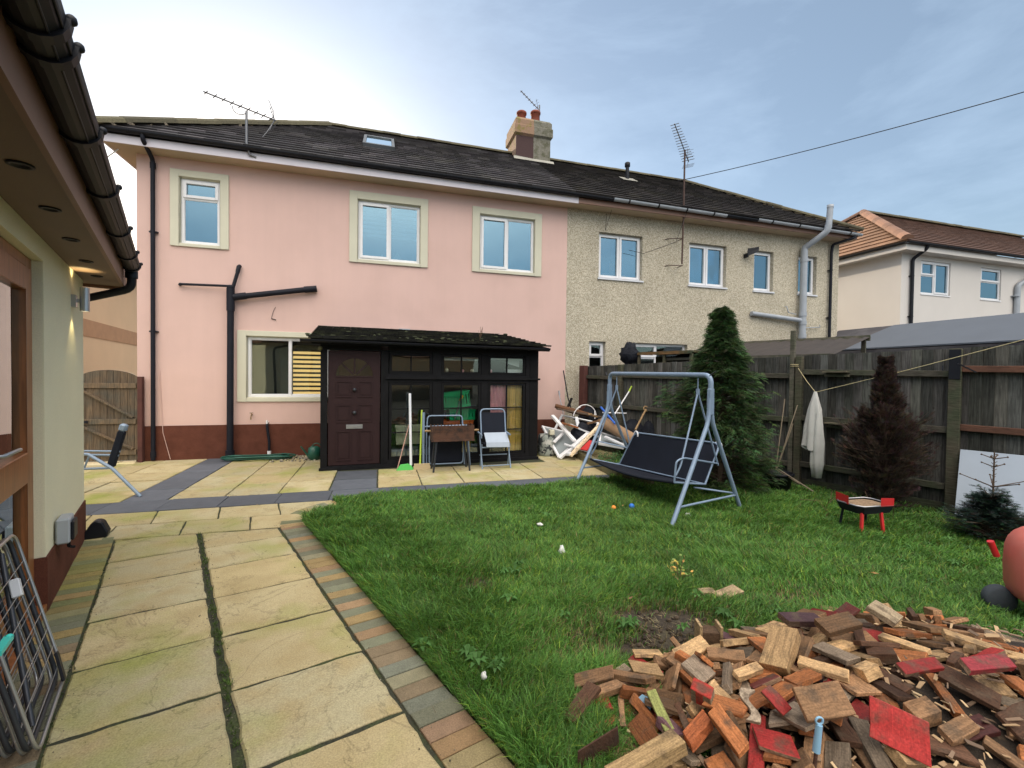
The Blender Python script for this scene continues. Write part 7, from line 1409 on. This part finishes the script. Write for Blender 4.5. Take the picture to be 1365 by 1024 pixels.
local_block(Z_(815, 1042, .10), Z_(906, 988, .17), .075, .06, ('', (.52, .35, .17), None, 0), 'clean pale thick timber crossing the bottom left of the firewood pile')
local_block(Z_(951, 946, .26), Z_(992, 1002, .22), .062, .028, ORG, 'long orange-brown plank sloping down through the middle of the pile', tilt=.3)
local_block(Z_(917, 990, .16), Z_(944, 958, .20), .06, .04, ('', (.40, .12, .045), None, 0), 'stout orange-brown block just right of the clean pale timber', tilt=-.2)
local_block(Z_(1048, 842, .34), Z_(1032, 893, .22), .115, .075, ('', (.40, .26, .13), None, 0), 'bundle of striped brown boards standing on end at the back of the pile', tilt=.1)
local_block(Z_(1160, 806, .38), Z_(1198, 829, .33), .12, .03, ('', (.36, .28, .18), None, 0), 'broad grey-tan board lying on the very top of the pile', tilt=.12)
local_block(Z_(1258, 845, .36), Z_(1340, 872, .32), .055, .032, PALE, 'long pale sawn board near the right end of the pile crest', tilt=.1)
local_block(Z_(1044, 826, .28), Z_(1092, 826, .28), .075, .035, PUR, 'purple-brown painted board at the back of the pile left of the crest', tilt=.15)
local_block(Z_(1296, 838, .20), Z_(1368, 862, .20), .05, .03, GRY, 'long grey bark-edged slab along the back right edge of the pile', tilt=.2)
local_block(Z_(962, 858, .17), Z_(1014, 852, .18), .06, .03, PALE, 'pale board lying level behind the striped bundle', tilt=-.5)
local_block(Z_(1200, 893, .42), Z_(1252, 885, .42), .05, .02, RED, 'thin red-painted strip with crusted top near the pile crest', tilt=.3)
local_block(Z_(1285, 888, .40), Z_(1345, 882, .40), .06, .03, ('', RED[1], (.34, .04, .05), 0), 'dull red painted board towards the right side of the pile', tilt=.4)
local_block(Z_(1095, 838, .33), Z_(1140, 826, .36), .09, .035, WTH, 'wide brown board with dark edge below the crest', tilt=.25)
local_block(Z_(1066, 940, .32), Z_(1128, 930, .35), .12, .02, WTH, 'broad plain brown board left of the bright red square', tilt=.5)
local_block(Z_(923, 918, .24), Z_(950, 932, .24), .07, .06, ('', (.36, .27, .17), (.62, .06, .04), 0), 'red-sided chunk with crusted sawn face left of the pile centre', tilt=.2)
local_block(Z_(1020, 918, .30), Z_(1050, 950, .25), .055, .015, RED, 'small vivid red strip in the middle of the pile', tilt=.4)
local_block(Z_(932, 790, .03), Z_(952, 790, .03), .07, .04, ('', (.42, .31, .18), None, 0), 'left of two pale offcuts lying apart on the grass behind the pile', group='two offcuts on the grass')
local_block(Z_(956, 797, .03), Z_(984, 786, .06), .085, .035, ('', (.42, .31, .18), None, 0), 'right of two pale offcuts, tilted up on the grass behind the pile', group='two offcuts on the grass', tilt=.3)
o = thing('notched_block', 'upright dark box-like timber with two pale raised sides at the back of the pile', 'timber offcut', Z_(944, 868)); c = Z_(944, 868, 0.02)
NM = Matrix.Translation(c)@Matrix.Rotation(-.35, 4, 'Z')
k = MB(NM); k.box(-.055, .055, -.04, .04, -.02, .13, (.10, .06, .035)); k.build('body', M['offcut'], o, bevel=.003); 
for s_ in (-1, 1): k = MB(NM); k.box(s_*.057-.008, s_*.057+.008, -.045, .045, -.02, .165, (.40, .28, .15)); k.build('side_board', M['offcut'], o, bevel=.002)
k = MB(); a_, b_ = Z_(998, 925, .30), Z_(1002, 968, .24); X = (b_-a_).normalized(); S_ = X.cross((EYE-a_).normalized()).normalized(); Nn = S_.cross(X); P = []; L_ = (b_-a_).length
for sg in (1, -1):
    for i in (range(11) if sg == 1 else range(10, -1, -1)): t_ = i/10; P.append(a_+X*L_*t_+S_*(.018*math.sin(t_*6.0)+sg*(.026-.014*math.sin(t_*3.1)))+Nn*.02)
k.prism(P, Nn*.022, (.42, .33, .24)); tag(k.build('timber_offcut', M['offcut'], None, a_, .002), 'curved grey-tan scroll of wood like a small bracket, mid pile', 'timber offcut', 'timber offcuts in the firewood pile')
o = thing('hand_tool', 'small tool with pale blue ringed handle standing in the pile', 'tool', Z_(1090, 985, .22)); k = MB(); a_, b_ = Z_(1092, 966, .34), Z_(1088, 1002, .24); k.tube([a_, b_], [.011, .013], 10); k.tube(arc(a_+Vector((0, 0, .014)), .013, 0, 6.28, 12, tuple(RT), (0, 0, 1)), .004, 6); k.build('handle', M['bluepl2'] if 'bluepl2' in M else M.setdefault('bluepl2', mat('chalky_blue_plastic', (.25, .45, .62), .5)), o); k = MB(); k.tube([b_, b_-(a_-b_)*.8], .007, 6); k.build('blade', M['rust'], o)
k = MB(); P = [Z_(770, 1003, .10), Z_(823, 970, .17), Z_(826, 1002, .03), Z_(812, 1024, -.02), Z_(770, 1034, -.02)]; k.prism(P, (.006, .008, .0)); k.solo('rusty_panel', M['rust'], 'dark rusty sheet leaning in the grass at the left foot of the pile', 'metal sheet')
k = MB(); a_ = Z_(852, 938, .12); k.prism([Z_(842, 938, .10), Z_(866, 948, .10), Z_(872, 934, .15), Z_(856, 926, .15)], (0, 0, .002)); k.solo('blister_pack', M['bluepl2'], 'pale blue-green scrap of packaging lying on the left of the pile', 'packaging')
# ------------------------------------------------------------------ rubbish heap between the lean-to and the swing seat
def Y_(x, y, Y): return at_y(x, y, Y)
def frame_thing(name, label, cat, corners, w, th, m_, fill=None, fillname='panel', prof=.05):
    o = thing(name, label, cat, (corners[0].x, corners[0].y, 0)); k = MB(); n = len(corners); nn = (corners[1]-corners[0]).cross(corners[2]-corners[1]).normalized()
    c = sum(corners, Vector())/n
    inn = [p+(c-p).normalized()*w*1.3 for p in corners]
    for i in range(n):
        j = (i+1) % n; k.prism([corners[i], corners[j], inn[j], inn[i]], nn*th)
    k.build('frame', M[m_], o, bevel=.004)
    if fill: k = MB(); k.prism([p+nn*th*.35 for p in inn], nn*th*.3); k.build(fillname, M[fill], o)
    return o
M['cardboard'] = mat('brown_cardboard', (.30, .19, .11), .9, var=.12, vscale=4, bump=.2, bscale=20); M['camo'] = mat('painted_stone_block', (.30, .33, .30), .8, col2=(.035, .04, .045), c2scale=9, c2pos=(.48, .54), col3=(.5, .5, .46), c3scale=7, c3pos=(.56, .6), bump=.3, bscale=20)
M['greypanel'] = mat('grey_panel', (.22, .25, .26), .6, var=.1)
# painted block with a small pale cube on it
c = Z_(730, 608); k = MB(); k.lathe([(0, 0), (.19, 0), (.20, .06), (.19, .36), (.17, .42), (0, .43)], (3.23, 8.42, 0), 9); k.solo('painted_planter', M['camo'], 'squat planter painted in grey, black and white patches beside the lean-to corner', 'planter', bevel=.01)
k = MB(); k.box(3.21, 3.31, 8.20, 8.30, .43, .53); k.solo('stone_cube', M['surround'], 'small pale stone cube resting on the patchy painted planter', 'stone', bevel=.01)
frame_thing('door_panel', 'white plastic door panel with grey window and letter slot lying tilted on the rubbish heap', 'door panel', [Y_(722, 567, 8.75), Y_(778, 580, 8.55), Y_(783, 583, 8.1), Y_(745, 610, 7.95)], .05, .04, 'upvc', 'greypanel')
frame_thing('window_frame', 'white plastic window frame with long top bar propped on the rubbish heap', 'window frame', [Y_(748, 552, 8.8), Y_(799, 563, 8.3), Y_(793, 585, 8.15), Y_(735, 578, 8.7)], .04, .05, 'upvc')
k = MB(); k.bar(Y_(736, 554, 8.5), Y_(766, 588, 8.0), .09, .045); k.solo('plastic_strip', M['upvc'], 'white plastic profile slanting down to the right across the door panel', 'plastic profile', bevel=.005)
k = MB(); k.bar(Y_(745, 611, 7.9), Y_(784, 578, 8.05), .10, .05); k.solo('plastic_strip', M['upvc'], 'white plastic profile along the lower right edge of the door panel', 'plastic profile', bevel=.005)
k = MB(); k.bar(Y_(738, 590, 8.2), Y_(752, 576, 8.3), .06, .04); k.solo('plastic_strip', M['upvc'], 'short white plastic profile behind the painted planter', 'plastic profile', bevel=.005)
k = MB(); k.bar(Y_(760, 608, 7.75), Y_(803, 563, 7.9), .07, .05, col=(1, .8, .55)); k.solo('timber_batten', M['offcut'], 'brown timber batten leaning from the slabs up over the heap', 'batten', bevel=.003)
k = MB(); k.bar(Y_(756, 606, 7.75), Y_(768, 603, 7.9), .08, .05); k.solo('plastic_strip', M['upvc_old'], 'off-white plastic end piece lying on the slabs below the heap', 'plastic profile', bevel=.005)
frame_thing('window_frame', 'white plastic sash frame lying behind the far leg of the swing seat', 'window frame', [Y_(800, 575, 8.0), Y_(834, 586, 7.7), Y_(832, 596, 7.3), Y_(798, 590, 7.5)], .04, .05, 'upvc', 'greypanel', 'pane')
k = MB(); P = [Y_(740, 541, 8.9), Y_(760, 547, 8.8), Y_(785, 553, 8.7)]; k.tube(P, [.045, .06, .045], 8, col=(.17, .08, .04)); k.solo('wooden_log', M['offcut'], 'rounded brown wooden post end sticking out at the back left of the heap', 'post')
k = MB(); k.bar(Y_(742, 545, 8.7), Y_(802, 556, 8.5), .14, .03, col=(.13, .095, .07)); k.solo('plank', M['offcut'], 'weathered plank lying across the back of the heap', 'plank', bevel=.003)
k = MB(); k.tube([Y_(803, 562, 8.0), Y_(848, 588, 7.3)], .11, 14); k.solo('cardboard_tube', M['cardboard'], 'fat brown cardboard tube lying behind the swing seat', 'cardboard tube')
k = MB(); k.tube(arc(Y_(780, 556, 8.6), .26, .15, 2.9, 16, (1, 0, 0), (0, 0, 1)), .011, 6); k.tube(arc(Y_(778, 557, 8.5), .24, 1.9, 3.0, 8, (1, 0, 0), (0, 0, 1)), .010, 6); k.tube([Y_(793, 548, 8.6), Y_(793, 558, 8.4)], .012, 6); k.solo('plastic_hoop', M['upvc'], 'white plastic hoop arching over the back of the heap', 'hoop')
k = MB(); k.tube([Y_(751, 494, 9.33), Y_(757, 530, 9.2), Y_(766, 560, 8.9)], .013, 6); k.solo('metal_rod', M['iron'], 'long thin dark rod leaning on the wall where pink meets pebbledash', 'rod')
k = MB(); k.tube([Y_(745, 524, 9.3), Y_(751, 552, 9.0)], .010, 6); k.tube([Y_(745, 521, 9.3), Y_(746, 527, 9.28)], .02, 6); k.solo('metal_rod', M['greypipe'], 'short grey rod leaning on the pink wall above the heap', 'rod')
k = MB(); k.bar(Y_(755, 548, 9.0), Y_(762, 531, 9.2), .05, .03); k.solo('dark_bar', M['blackwood'], 'short black bar crossing the long dark rod', 'bar')
k = MB(); k.tube([Y_(841, 518, 8.0), Y_(817, 556, 7.8)], .014, 6); o = thing('broom_pole', 'white pole with lime green tip leaning to the right over the heap', 'pole', Y_(817, 556, 7.8)); k.build('pole', M['upvc'], o); k = MB(); k.tube([Y_(842, 515, 8.0), Y_(838, 523, 7.98)], .018, 8); k.build('tip', M['lime'], o)
k = MB(); k.tube([Y_(801, 543, 8.1), Y_(820, 565, 7.6)], .022, 8); M['bluepipe'] = mat('blue_pipe', (.02, .11, .50), .4); k.solo('plastic_pipe', M['bluepipe'], 'bright blue plastic pipe end in the heap behind the swing leg', 'pipe')
k = MB(); k.tube([Y_(861, 546, 7.6), Y_(847, 573, 7.4)], .020, 8); k.tube(arc(Y_(861, 545, 7.6), .05, 0, 6.28, 10, (1, 0, 0), (0, .4, .9)), .014, 6); k.solo('spade_handle', M['wood'], 'weathered wooden spade handle rising behind the swing seat', 'spade handle')
k = MB(); k.tube([Y_(803, 550, 8.0), Y_(835, 551, 7.9)], .012, 6); k.solo('plastic_rod', M['upvc'], 'thin white rod lying level behind the swing hanger', 'rod')
for (x, y, Y, r, h, lb) in ((785, 551, 8.9, .26, .13, 'black plastic sack slumped under the white hoop'), (846, 571, 7.9, .36, .16, 'large black sheet bundled behind the swing backrest'), (866, 570, 7.6, .17, .15, 'round black tub by the fence behind the swing seat'), (777, 575, 8.3, .28, .16, 'dark rubbish sack filling the middle of the heap')):
    c = Y_(x, y, Y); k = MB(); c.z = max(c.z, .15); k.ball(c-Vector((0, 0, max(0, c.z-h)*.5)), (r, r*.8, h+max(0, c.z-h)*.5), 20, 12, f=lambda q: 1+.22*noise.noise(q*2.6+Vector((x, 0, 0)))); k.solo('rubbish_sack', M['binbag'], lb, 'sack', origin=(c.x, c.y, 0))
k = MB(); k.bar(Z_(768, 604, .06)+Vector((0, .1, 0)), Z_(832, 636, .06)+Vector((0, .1, 0)), .12, .14, col=(.19, .17, .09)); k.bar(Z_(832, 636, .05), Z_(870, 645, .04), .10, .12, col=(.17, .15, .08)); k.solo('timber_sleeper', M['offcut'], 'mossy timber edging sleeper lying on the ground under the swing seat', 'sleeper', bevel=.008)
k = MB(); k.bar(Y_(778, 600, 7.6), Y_(790, 588, 7.7), .16, .02); k.solo('red_card', M['redpaint'], 'scrap of red board among the plants beside the sleeper', 'board')
for i, (x, y, lb, m_) in enumerate(((783, 565, 'brown timber scrap near the top of the heap', WTH), (808, 571, 'pale timber scrap beside the cardboard tube', PALE), (770, 570, 'orange-brown timber scrap in the middle of the heap', ORG), (795, 556, 'pale splintered lath near the hoop', PALE))):
    a_ = Y_(x, y, 8.1); ang = i*1.3; local_block(a_, a_+Vector((.32*math.cos(ang), .25*math.sin(ang), .08)), .07, .03, m_, lb, 'timber_scrap', group='timber scraps on the rubbish heap')
k = MB()
for i in range(260):
    x, y = random.uniform(3.6, 4.9), random.uniform(6.5, 7.6); 
    if x < 3.4+(y-6.5)*.5: continue
    h = random.uniform(.08, .24)
    for j in range(3):
        a = random.uniform(0, 6.28); d = Vector((math.cos(a), math.sin(a), 0)); s_ = Vector((-d.y, d.x, 0)); p = Vector((x, y, h*(.5+.25*j))); L_ = random.uniform(.04, .09); g_ = random.uniform(.6, 1.4); k.add([p, p+d*L_*.5+s_*L_*.22+Vector((0, 0, .02)), p+d*L_, p+d*L_*.5-s_*L_*.22+Vector((0, 0, .02))], [(0, 1, 2, 3)], (.06*g_, .14*g_, .045*g_))
tag(k.build('ground_cover', M['leaf'], None, (4.1, 7.0, 0)), 'low leafy weeds behind the swing seat beside the heap', 'weeds', kind='stuff')
for i, (x0, y0, x1, y1, Y0, Y1, w_, lb) in enumerate(((760, 566, 800, 583, 8.3, 8.0, .12, 'flat white plastic board lying near the top of the heap'), (752, 592, 790, 604, 8.0, 7.8, .10, 'flat white plastic strip low down on the heap by the batten'), (806, 582, 846, 600, 7.6, 7.2, .11, 'white plastic board between the cardboard tube and the weeds'), (768, 556, 776, 590, 8.4, 8.1, .07, 'upright white plastic profile in the middle of the heap'))):
    k = MB(); k.bar(Y_(x0, y0, Y0), Y_(x1, y1, Y1), w_, .03); k.solo('plastic_strip', M['upvc_old'], lb, 'plastic profile', bevel=.004)
# ------------------------------------------------------------------ clothes airer by the garden room door
AR = thing('clothes_airer', 'folded wire clothes airer leaning by the glazed door at the bottom left corner', 'clothes airer', gw(-.55, 2.4))
BF, BN = at_z(86, 900, .03), at_z(50, 1006, .03); TF = gw(-.63, 3.27, .78); TN = TF+(BN-BF)*1.05+Vector((0, 0, .02))
def AP(u, v, o=0.): return (BN*(1-u)+BF*u)*(1-v)+(TN*(1-u)+TF*u)*v-GR*o
def aloop(o, u0, u1, v0, v1, r, m_):
    k = MB(); C = [AP(u0, v0, o), AP(u1, v0, o), AP(u1, v1, o), AP(u0, v1, o)]; P = bend([C[0]*.5+C[1]*.5]+C[1:]+[C[0], C[0]*.5+C[1]*.5], .07, 5); k.tube(P, r, 8, caps=False); k.build('frame', M[m_], AR)
for o, u0, u1, v0, v1, r, m_ in ((0, 0, 1, 0, 1, .0075, 'chrome'), (.022, -.02, .98, .02, .985, .010, 'darkmetal'), (.045, .02, 1.0, -.01, .96, .0075, 'chrome'), (.068, 0, .97, .03, .99, .010, 'darkmetal'), (.09, .03, .99, 0, .94, .0075, 'chrome'), (.115, 0, .95, .02, .97, .010, 'darkmetal')): aloop(o, u0, u1, v0, v1, r, m_)
for o in (.0, .045, .09):
    for i in range(7): v = .10+.115*i; k = MB(); k.tube([AP(.0, v, o), AP(1, v+.004*i, o)], .0022, 5); k.build('wire', M['chrome'], AR)
for u0, v0, u1, v1, o in ((.25, .05, .78, .92, .03), (.34, .05, .70, .95, .08)): k = MB(); k.tube([AP(u0, v0, o), AP(u1, v1, o)], .011, 8); k.build('strut', M['darkmetal'], AR)
k = MB(); k.bar(AP(.86, .02, -.014), AP(.90, .20, -.014), .05, .012, up=tuple(GR)); k.build('hinge_plate', M['black'], AR, bevel=.003); k = MB(); k.bar(AP(.62, .68, .0), AP(.66, .78, .0), .04, .035, up=tuple(GR)); k.build('joint_sleeve', M['upvc_old'], AR, bevel=.004)
M['teal'] = mat('turquoise_plastic', (.05, .58, .50), .4); c = at_s(8, 852, -.42); k = MB(); k.bar(c-GF*.10, c+GF*.03+Vector((0, 0, -.01)), .022, .014); k.ball(c+GF*.03+Vector((0, 0, -.01)), .012, 8, 6); k.solo('clothes_peg', M['teal'], 'turquoise plastic peg handle clipped on the clothes airer', 'peg')
# ------------------------------------------------------------------ aerials and overhead cable
def yagi(name, label, mast, boomA, boomB, nel, half, mm, nd=(0, 1, 0), r=.012, extra=None):
    o = thing(name, label, 'tv aerial', mast[0]); k = MB(); k.tube([Vector(p) for p in mast], .02, 8); k.build('mast', M[mm], o); a, b = Vector(boomA), Vector(boomB); k = MB(); k.tube([a, b], r, 6); k.build('boom', M['aerial'], o)
    d = (b-a).normalized(); e = d.cross(Vector(nd)).normalized() if nd != 'h' else d.cross(Vector((0, 0, 1))).normalized()
    for i in range(nel): k = MB(); c = a+(b-a)*((i+.3)/nel); h = half*(.8+.4*i/nel); k.tube([c-e*h, c+e*h], .008, 5); k.build('element', M['aerial'], o)
    c = a+(b-a)*.97; k = MB(); f_ = Vector((0, 0, 1)) if abs(e.z) < .7 else Vector(nd)
    for s_ in (-1, 1):
        for j in range(4): p = c+d*.04+f_*s_*(.05+.05*j)+d*(-.03*j); k.tube([p-e*half*1.1, p+e*half*1.1], .004, 4)
        k.tube([c, c+f_*s_*.22-d*.08], .006, 4)
    k.build('reflector', M['aerial'], o); return o
c = Vector((-2.28, 9.02, 5.48)); m1 = Vector((-2.32, 9.0, 6.22))
yagi('tv_aerial', 'silver tv aerial pointing left on a cranked mast at the pink house eaves', [c+Vector((.10, .03, -.02)), c, c+Vector((-.04, -.02, .2)), m1], at_y(271, 122, 8.6), at_y(368, 161, 9.3), 9, .09, 'aerial', 'h')
k = MB(); k.tube(arc(m1+Vector((-.10, 0, .05)), .12, 0, 3.2, 10, (1, 0, 0), (0, 0, -1)), .008, 5); k.build('boom_arm', M['aerial'], bpy.data.objects['tv_aerial'])
k = MB(); P = [at_y(358, 133, 9.3), at_y(364, 148, 9.3), at_y(366, 161, 9.3), at_y(356, 176, 9.2), at_y(350, 183, 9.2)]; k.tube(P, .008, 5); k.build('folded_reflector', M['aerial'], bpy.data.objects['tv_aerial'])
yagi('tv_aerial', 'many-pronged tv aerial on a tall rusty pole bracketed to the pebbledashed wall', [at_y(909, 352, 9.15), at_y(911, 290, 9.1), at_y(913, 200, 8.9)], at_y(899, 165, 8.7), at_y(918, 216, 9.1), 15, .13, 'rustpole', (.9, .4, 0))
o = bpy.data.objects['tv_aerial.001']
for y in (318, 354): k = MB(); a = at_y(910, y, 9.12); k.tube([a, a+Vector((-.22, .26, .05)), a+Vector((-.30, .27, .02))], .01, 5); k.tube([a, a+Vector((.05, .26, .02))], .01, 5); k.build('wall_bracket', M['rustpole'], o)
yagi('tv_aerial', 'small tv aerial on the chimney beside the right-hand pot', [(4.30, 12.2, 8.5), (4.27, 12.1, 8.95), (4.28, 12.1, 9.3)], at_y(694, 121, 11.9), at_y(718, 146, 12.1), 7, .05, 'aerial', 'h')
a = Vector((8.95, 12.2, 7.82)); b = Vector((12.8, 6.0, 7.84)); b2 = a+(b-a)*1.7; k = MB(); k.tube([a+(b2-a)*(i/16)-Vector((0, 0, 4*.22*(i/16)*(1-i/16))) for i in range(17)], .011, 5); k.solo('overhead_cable', M['black'], 'black overhead cable running from the neighbour\'s roof ridge up to the right', 'cable')
k = MB(); a = Vector((-4.3, 9.2, 5.35)); k.tube([a+(Vector((-9.5, 15, 5.6))-a)*(i/8)-Vector((0, 0, .5*(i/8)*(1-i/8))) for i in range(9)], .012, 4); k.solo('overhead_cable', M['upvc_old'], 'pale cable from the left corner of the pink house eaves to the tan neighbour', 'cable')

# ------------------------------------------------------------------ unseen building added behind the viewer for the lean-to's upper panes to mirror
RO_ = thing('added_rear_building', 'unseen low brown-roofed building added for the upper panes of the lean-to to mirror', 'building', (0, -14, 0))
k = MB(); k.box(-12, 9, -22, -14, -.05, 2.7); k.build('wall', M['gate'], RO_); k = MB(); tiles(k, (-12.3, -13.7, 2.7), (1, 0, 0), (0, -4.3, 2.9), [(0, 0), (21.6, 0), (18, 5.18), (3.6, 5.18)], .35, .33, .03, tr); k.prism([(-12.3, -13.75, 2.66), (9.3, -13.75, 2.66), (5.7, -18, 5.5), (-8.7, -18, 5.5)], (0, -.05, -.02)); k.build('roof', M['tile_brown'], RO_)
# clods on the bare patch
k = MB()
for i in range(150):
    x, y = random.gauss(1.62, .27), random.gauss(2.42, .13); r = random.uniform(.006, .022); g_ = random.uniform(.5, 1.3); k.ball((x, y, r*.3-.008), (r, r*random.uniform(.6, 1), r*.7), 7, 5, (.055*g_, .038*g_, .024*g_), f=lambda q: 1+.3*noise.noise(q*3+Vector((i, 0, 0))))
tag(k.build('soil_clods', M['gravel'], None, (1.6, 2.4, 0)), 'dark clods of soil on the bare patch beside the wood pile', 'soil', kind='stuff')

# chips, bark and splinters between the offcuts
k = MB()
for i in range(1500):
    x, y = random.uniform(1.0, 3.4), random.uniform(.8, 2.1)
    if y > 2.12-max(0, x-2.3)*.42 or (x < 1.3 and y > 1.95): continue
    L_ = random.uniform(.012, .055); w_ = L_*random.uniform(.12, .5); a = random.uniform(0, 6.28); z = mh(x, y)+random.uniform(.0, .05); c_ = random.choice([(.42, .28, .15), (.3, .19, .1), (.12, .075, .045), (.5, .36, .2), (.2, .13, .08)])
    d = Vector((math.cos(a), math.sin(a), random.uniform(-.4, .4)))*L_; e = Vector((-math.sin(a), math.cos(a), random.uniform(-.3, .3)))*w_; p = Vector((x, y, z)); k.prism([p, p+d, p+d*.9+e, p+e*.8], (0, 0, .003), c_)
tag(k.build('wood_chips', M['yleaf'], None, (2.4, 1.5, 0)), 'wood chips, bark and splinters scattered through the firewood pile', 'wood chips', kind='stuff')
# broad-leaved weeds in the turf
k = MB()
for i in range(170):
    while True:
        x, y = random.uniform(-.6, 6.5), random.uniform(1.4, 6.0)
        if bool(lawn_in(np.array([x]), np.array([y]))[0]): break
    n_ = random.randint(5, 9); R_ = random.uniform(.03, .075); g_ = random.uniform(.7, 1.3)
    for j in range(n_):
        a = 6.28*j/n_+random.uniform(-.3, .3); d = Vector((math.cos(a), math.sin(a), 0)); s_ = Vector((-d.y, d.x, 0)); p = Vector((x, y, .02)); h = random.uniform(.03, .06)
        k.add([p, p+d*R_*.5+s_*R_*.2+Vector((0, 0, h)), p+d*R_+Vector((0, 0, h*.7)), p+d*R_*.5-s_*R_*.2+Vector((0, 0, h))], [(0, 1, 2, 3)], (.07*g_, .17*g_, .04*g_))
tag(k.build('lawn_weeds', M['leaf'], None, (2.5, 3.5, 0)), 'broad-leaved weeds dotted through the lawn', 'weeds', kind='stuff')
# moss and seedlings in the paving joints, crumbs of soil, a few fallen leaves
k = MB()
def tuftlet(p, r, h, n_, col):
    for j in range(n_):
        a = random.uniform(0, 6.28); d = Vector((math.cos(a), math.sin(a), 0))*r*random.uniform(.3, 1); e = Vector((-d.y, d.x, 0)).normalized()*.0018; g_ = random.uniform(.6, 1.4); k.add([p+d*.3-e, p+d*.3+e, p+d+Vector((0, 0, h*random.uniform(.4, 1)))], [(0, 1, 2)], tuple(v*g_ for v in col))
for i in range(420): t_ = random.uniform(1.2, 5.4); tuftlet(gw(.212+random.gauss(0, .006), t_, -.004), .012, .012, 6, (.06, .10, .02))
for i in range(160): t_ = random.uniform(1.2, 5.2); tuftlet(gw(-.432+random.gauss(0, .005), t_, -.004), .010, .012, 6, (.05, .08, .02))
for i in range(90): rr_ = random.choice(rows); tuftlet(gw(random.uniform(-.4, .85), rr_, -.004), .010, .010, 5, (.06, .09, .02))
for i in range(26): tuftlet(gw(.225+random.gauss(0, .01), random.uniform(1.3, 5.3), -.004), .03, .035, 12, (.09, .16, .03))
tag(k.build('joint_moss', M['leaf'], None, gw(.2, 3)), 'moss and seedlings growing in the paving joints', 'moss', kind='stuff')
k = MB()
for i in range(500): c = gw(random.choice((.212, .212, -.43, .878))+random.gauss(0, .035), random.uniform(1.2, 5.3), .0); r = random.uniform(.0015, .004); k.ball(c+Vector((0, 0, r*.5)), r, 5, 3, random.choice([(.10, .08, .05), (.2, .17, .12), (.05, .045, .03), (.3, .26, .2)]))
tag(k.build('grit', M['gravel'], None, gw(.2, 3)), 'grit and crumbs of soil along the paving joints', 'grit', kind='stuff')
k = MB()
for i in range(46):
    x, y = (random.uniform(-2.4, 3.0), random.uniform(5.2, 7.6)) if i < 22 else (random.uniform(.8, 5.5), random.uniform(2.4, 6)); z = .006 if i < 22 else .06
    a = random.uniform(0, 6.28); d = Vector((math.cos(a), math.sin(a), random.uniform(-.1, .3)))*random.uniform(.015, .03); e = Vector((-math.sin(a), math.cos(a), random.uniform(0, .4)))*.011; p = Vector((x, y, z+.004)); k.add([p-d, p+e, p+d, p-e], [(0, 1, 2, 3)], random.choice([(.30, .17, .05), (.2, .11, .05), (.4, .3, .08)]))
tag(k.build('fallen_leaves', M['yleaf'], None, (0, 5, 0)), 'a few small fallen leaves on the patio and grass', 'leaves', kind='stuff')
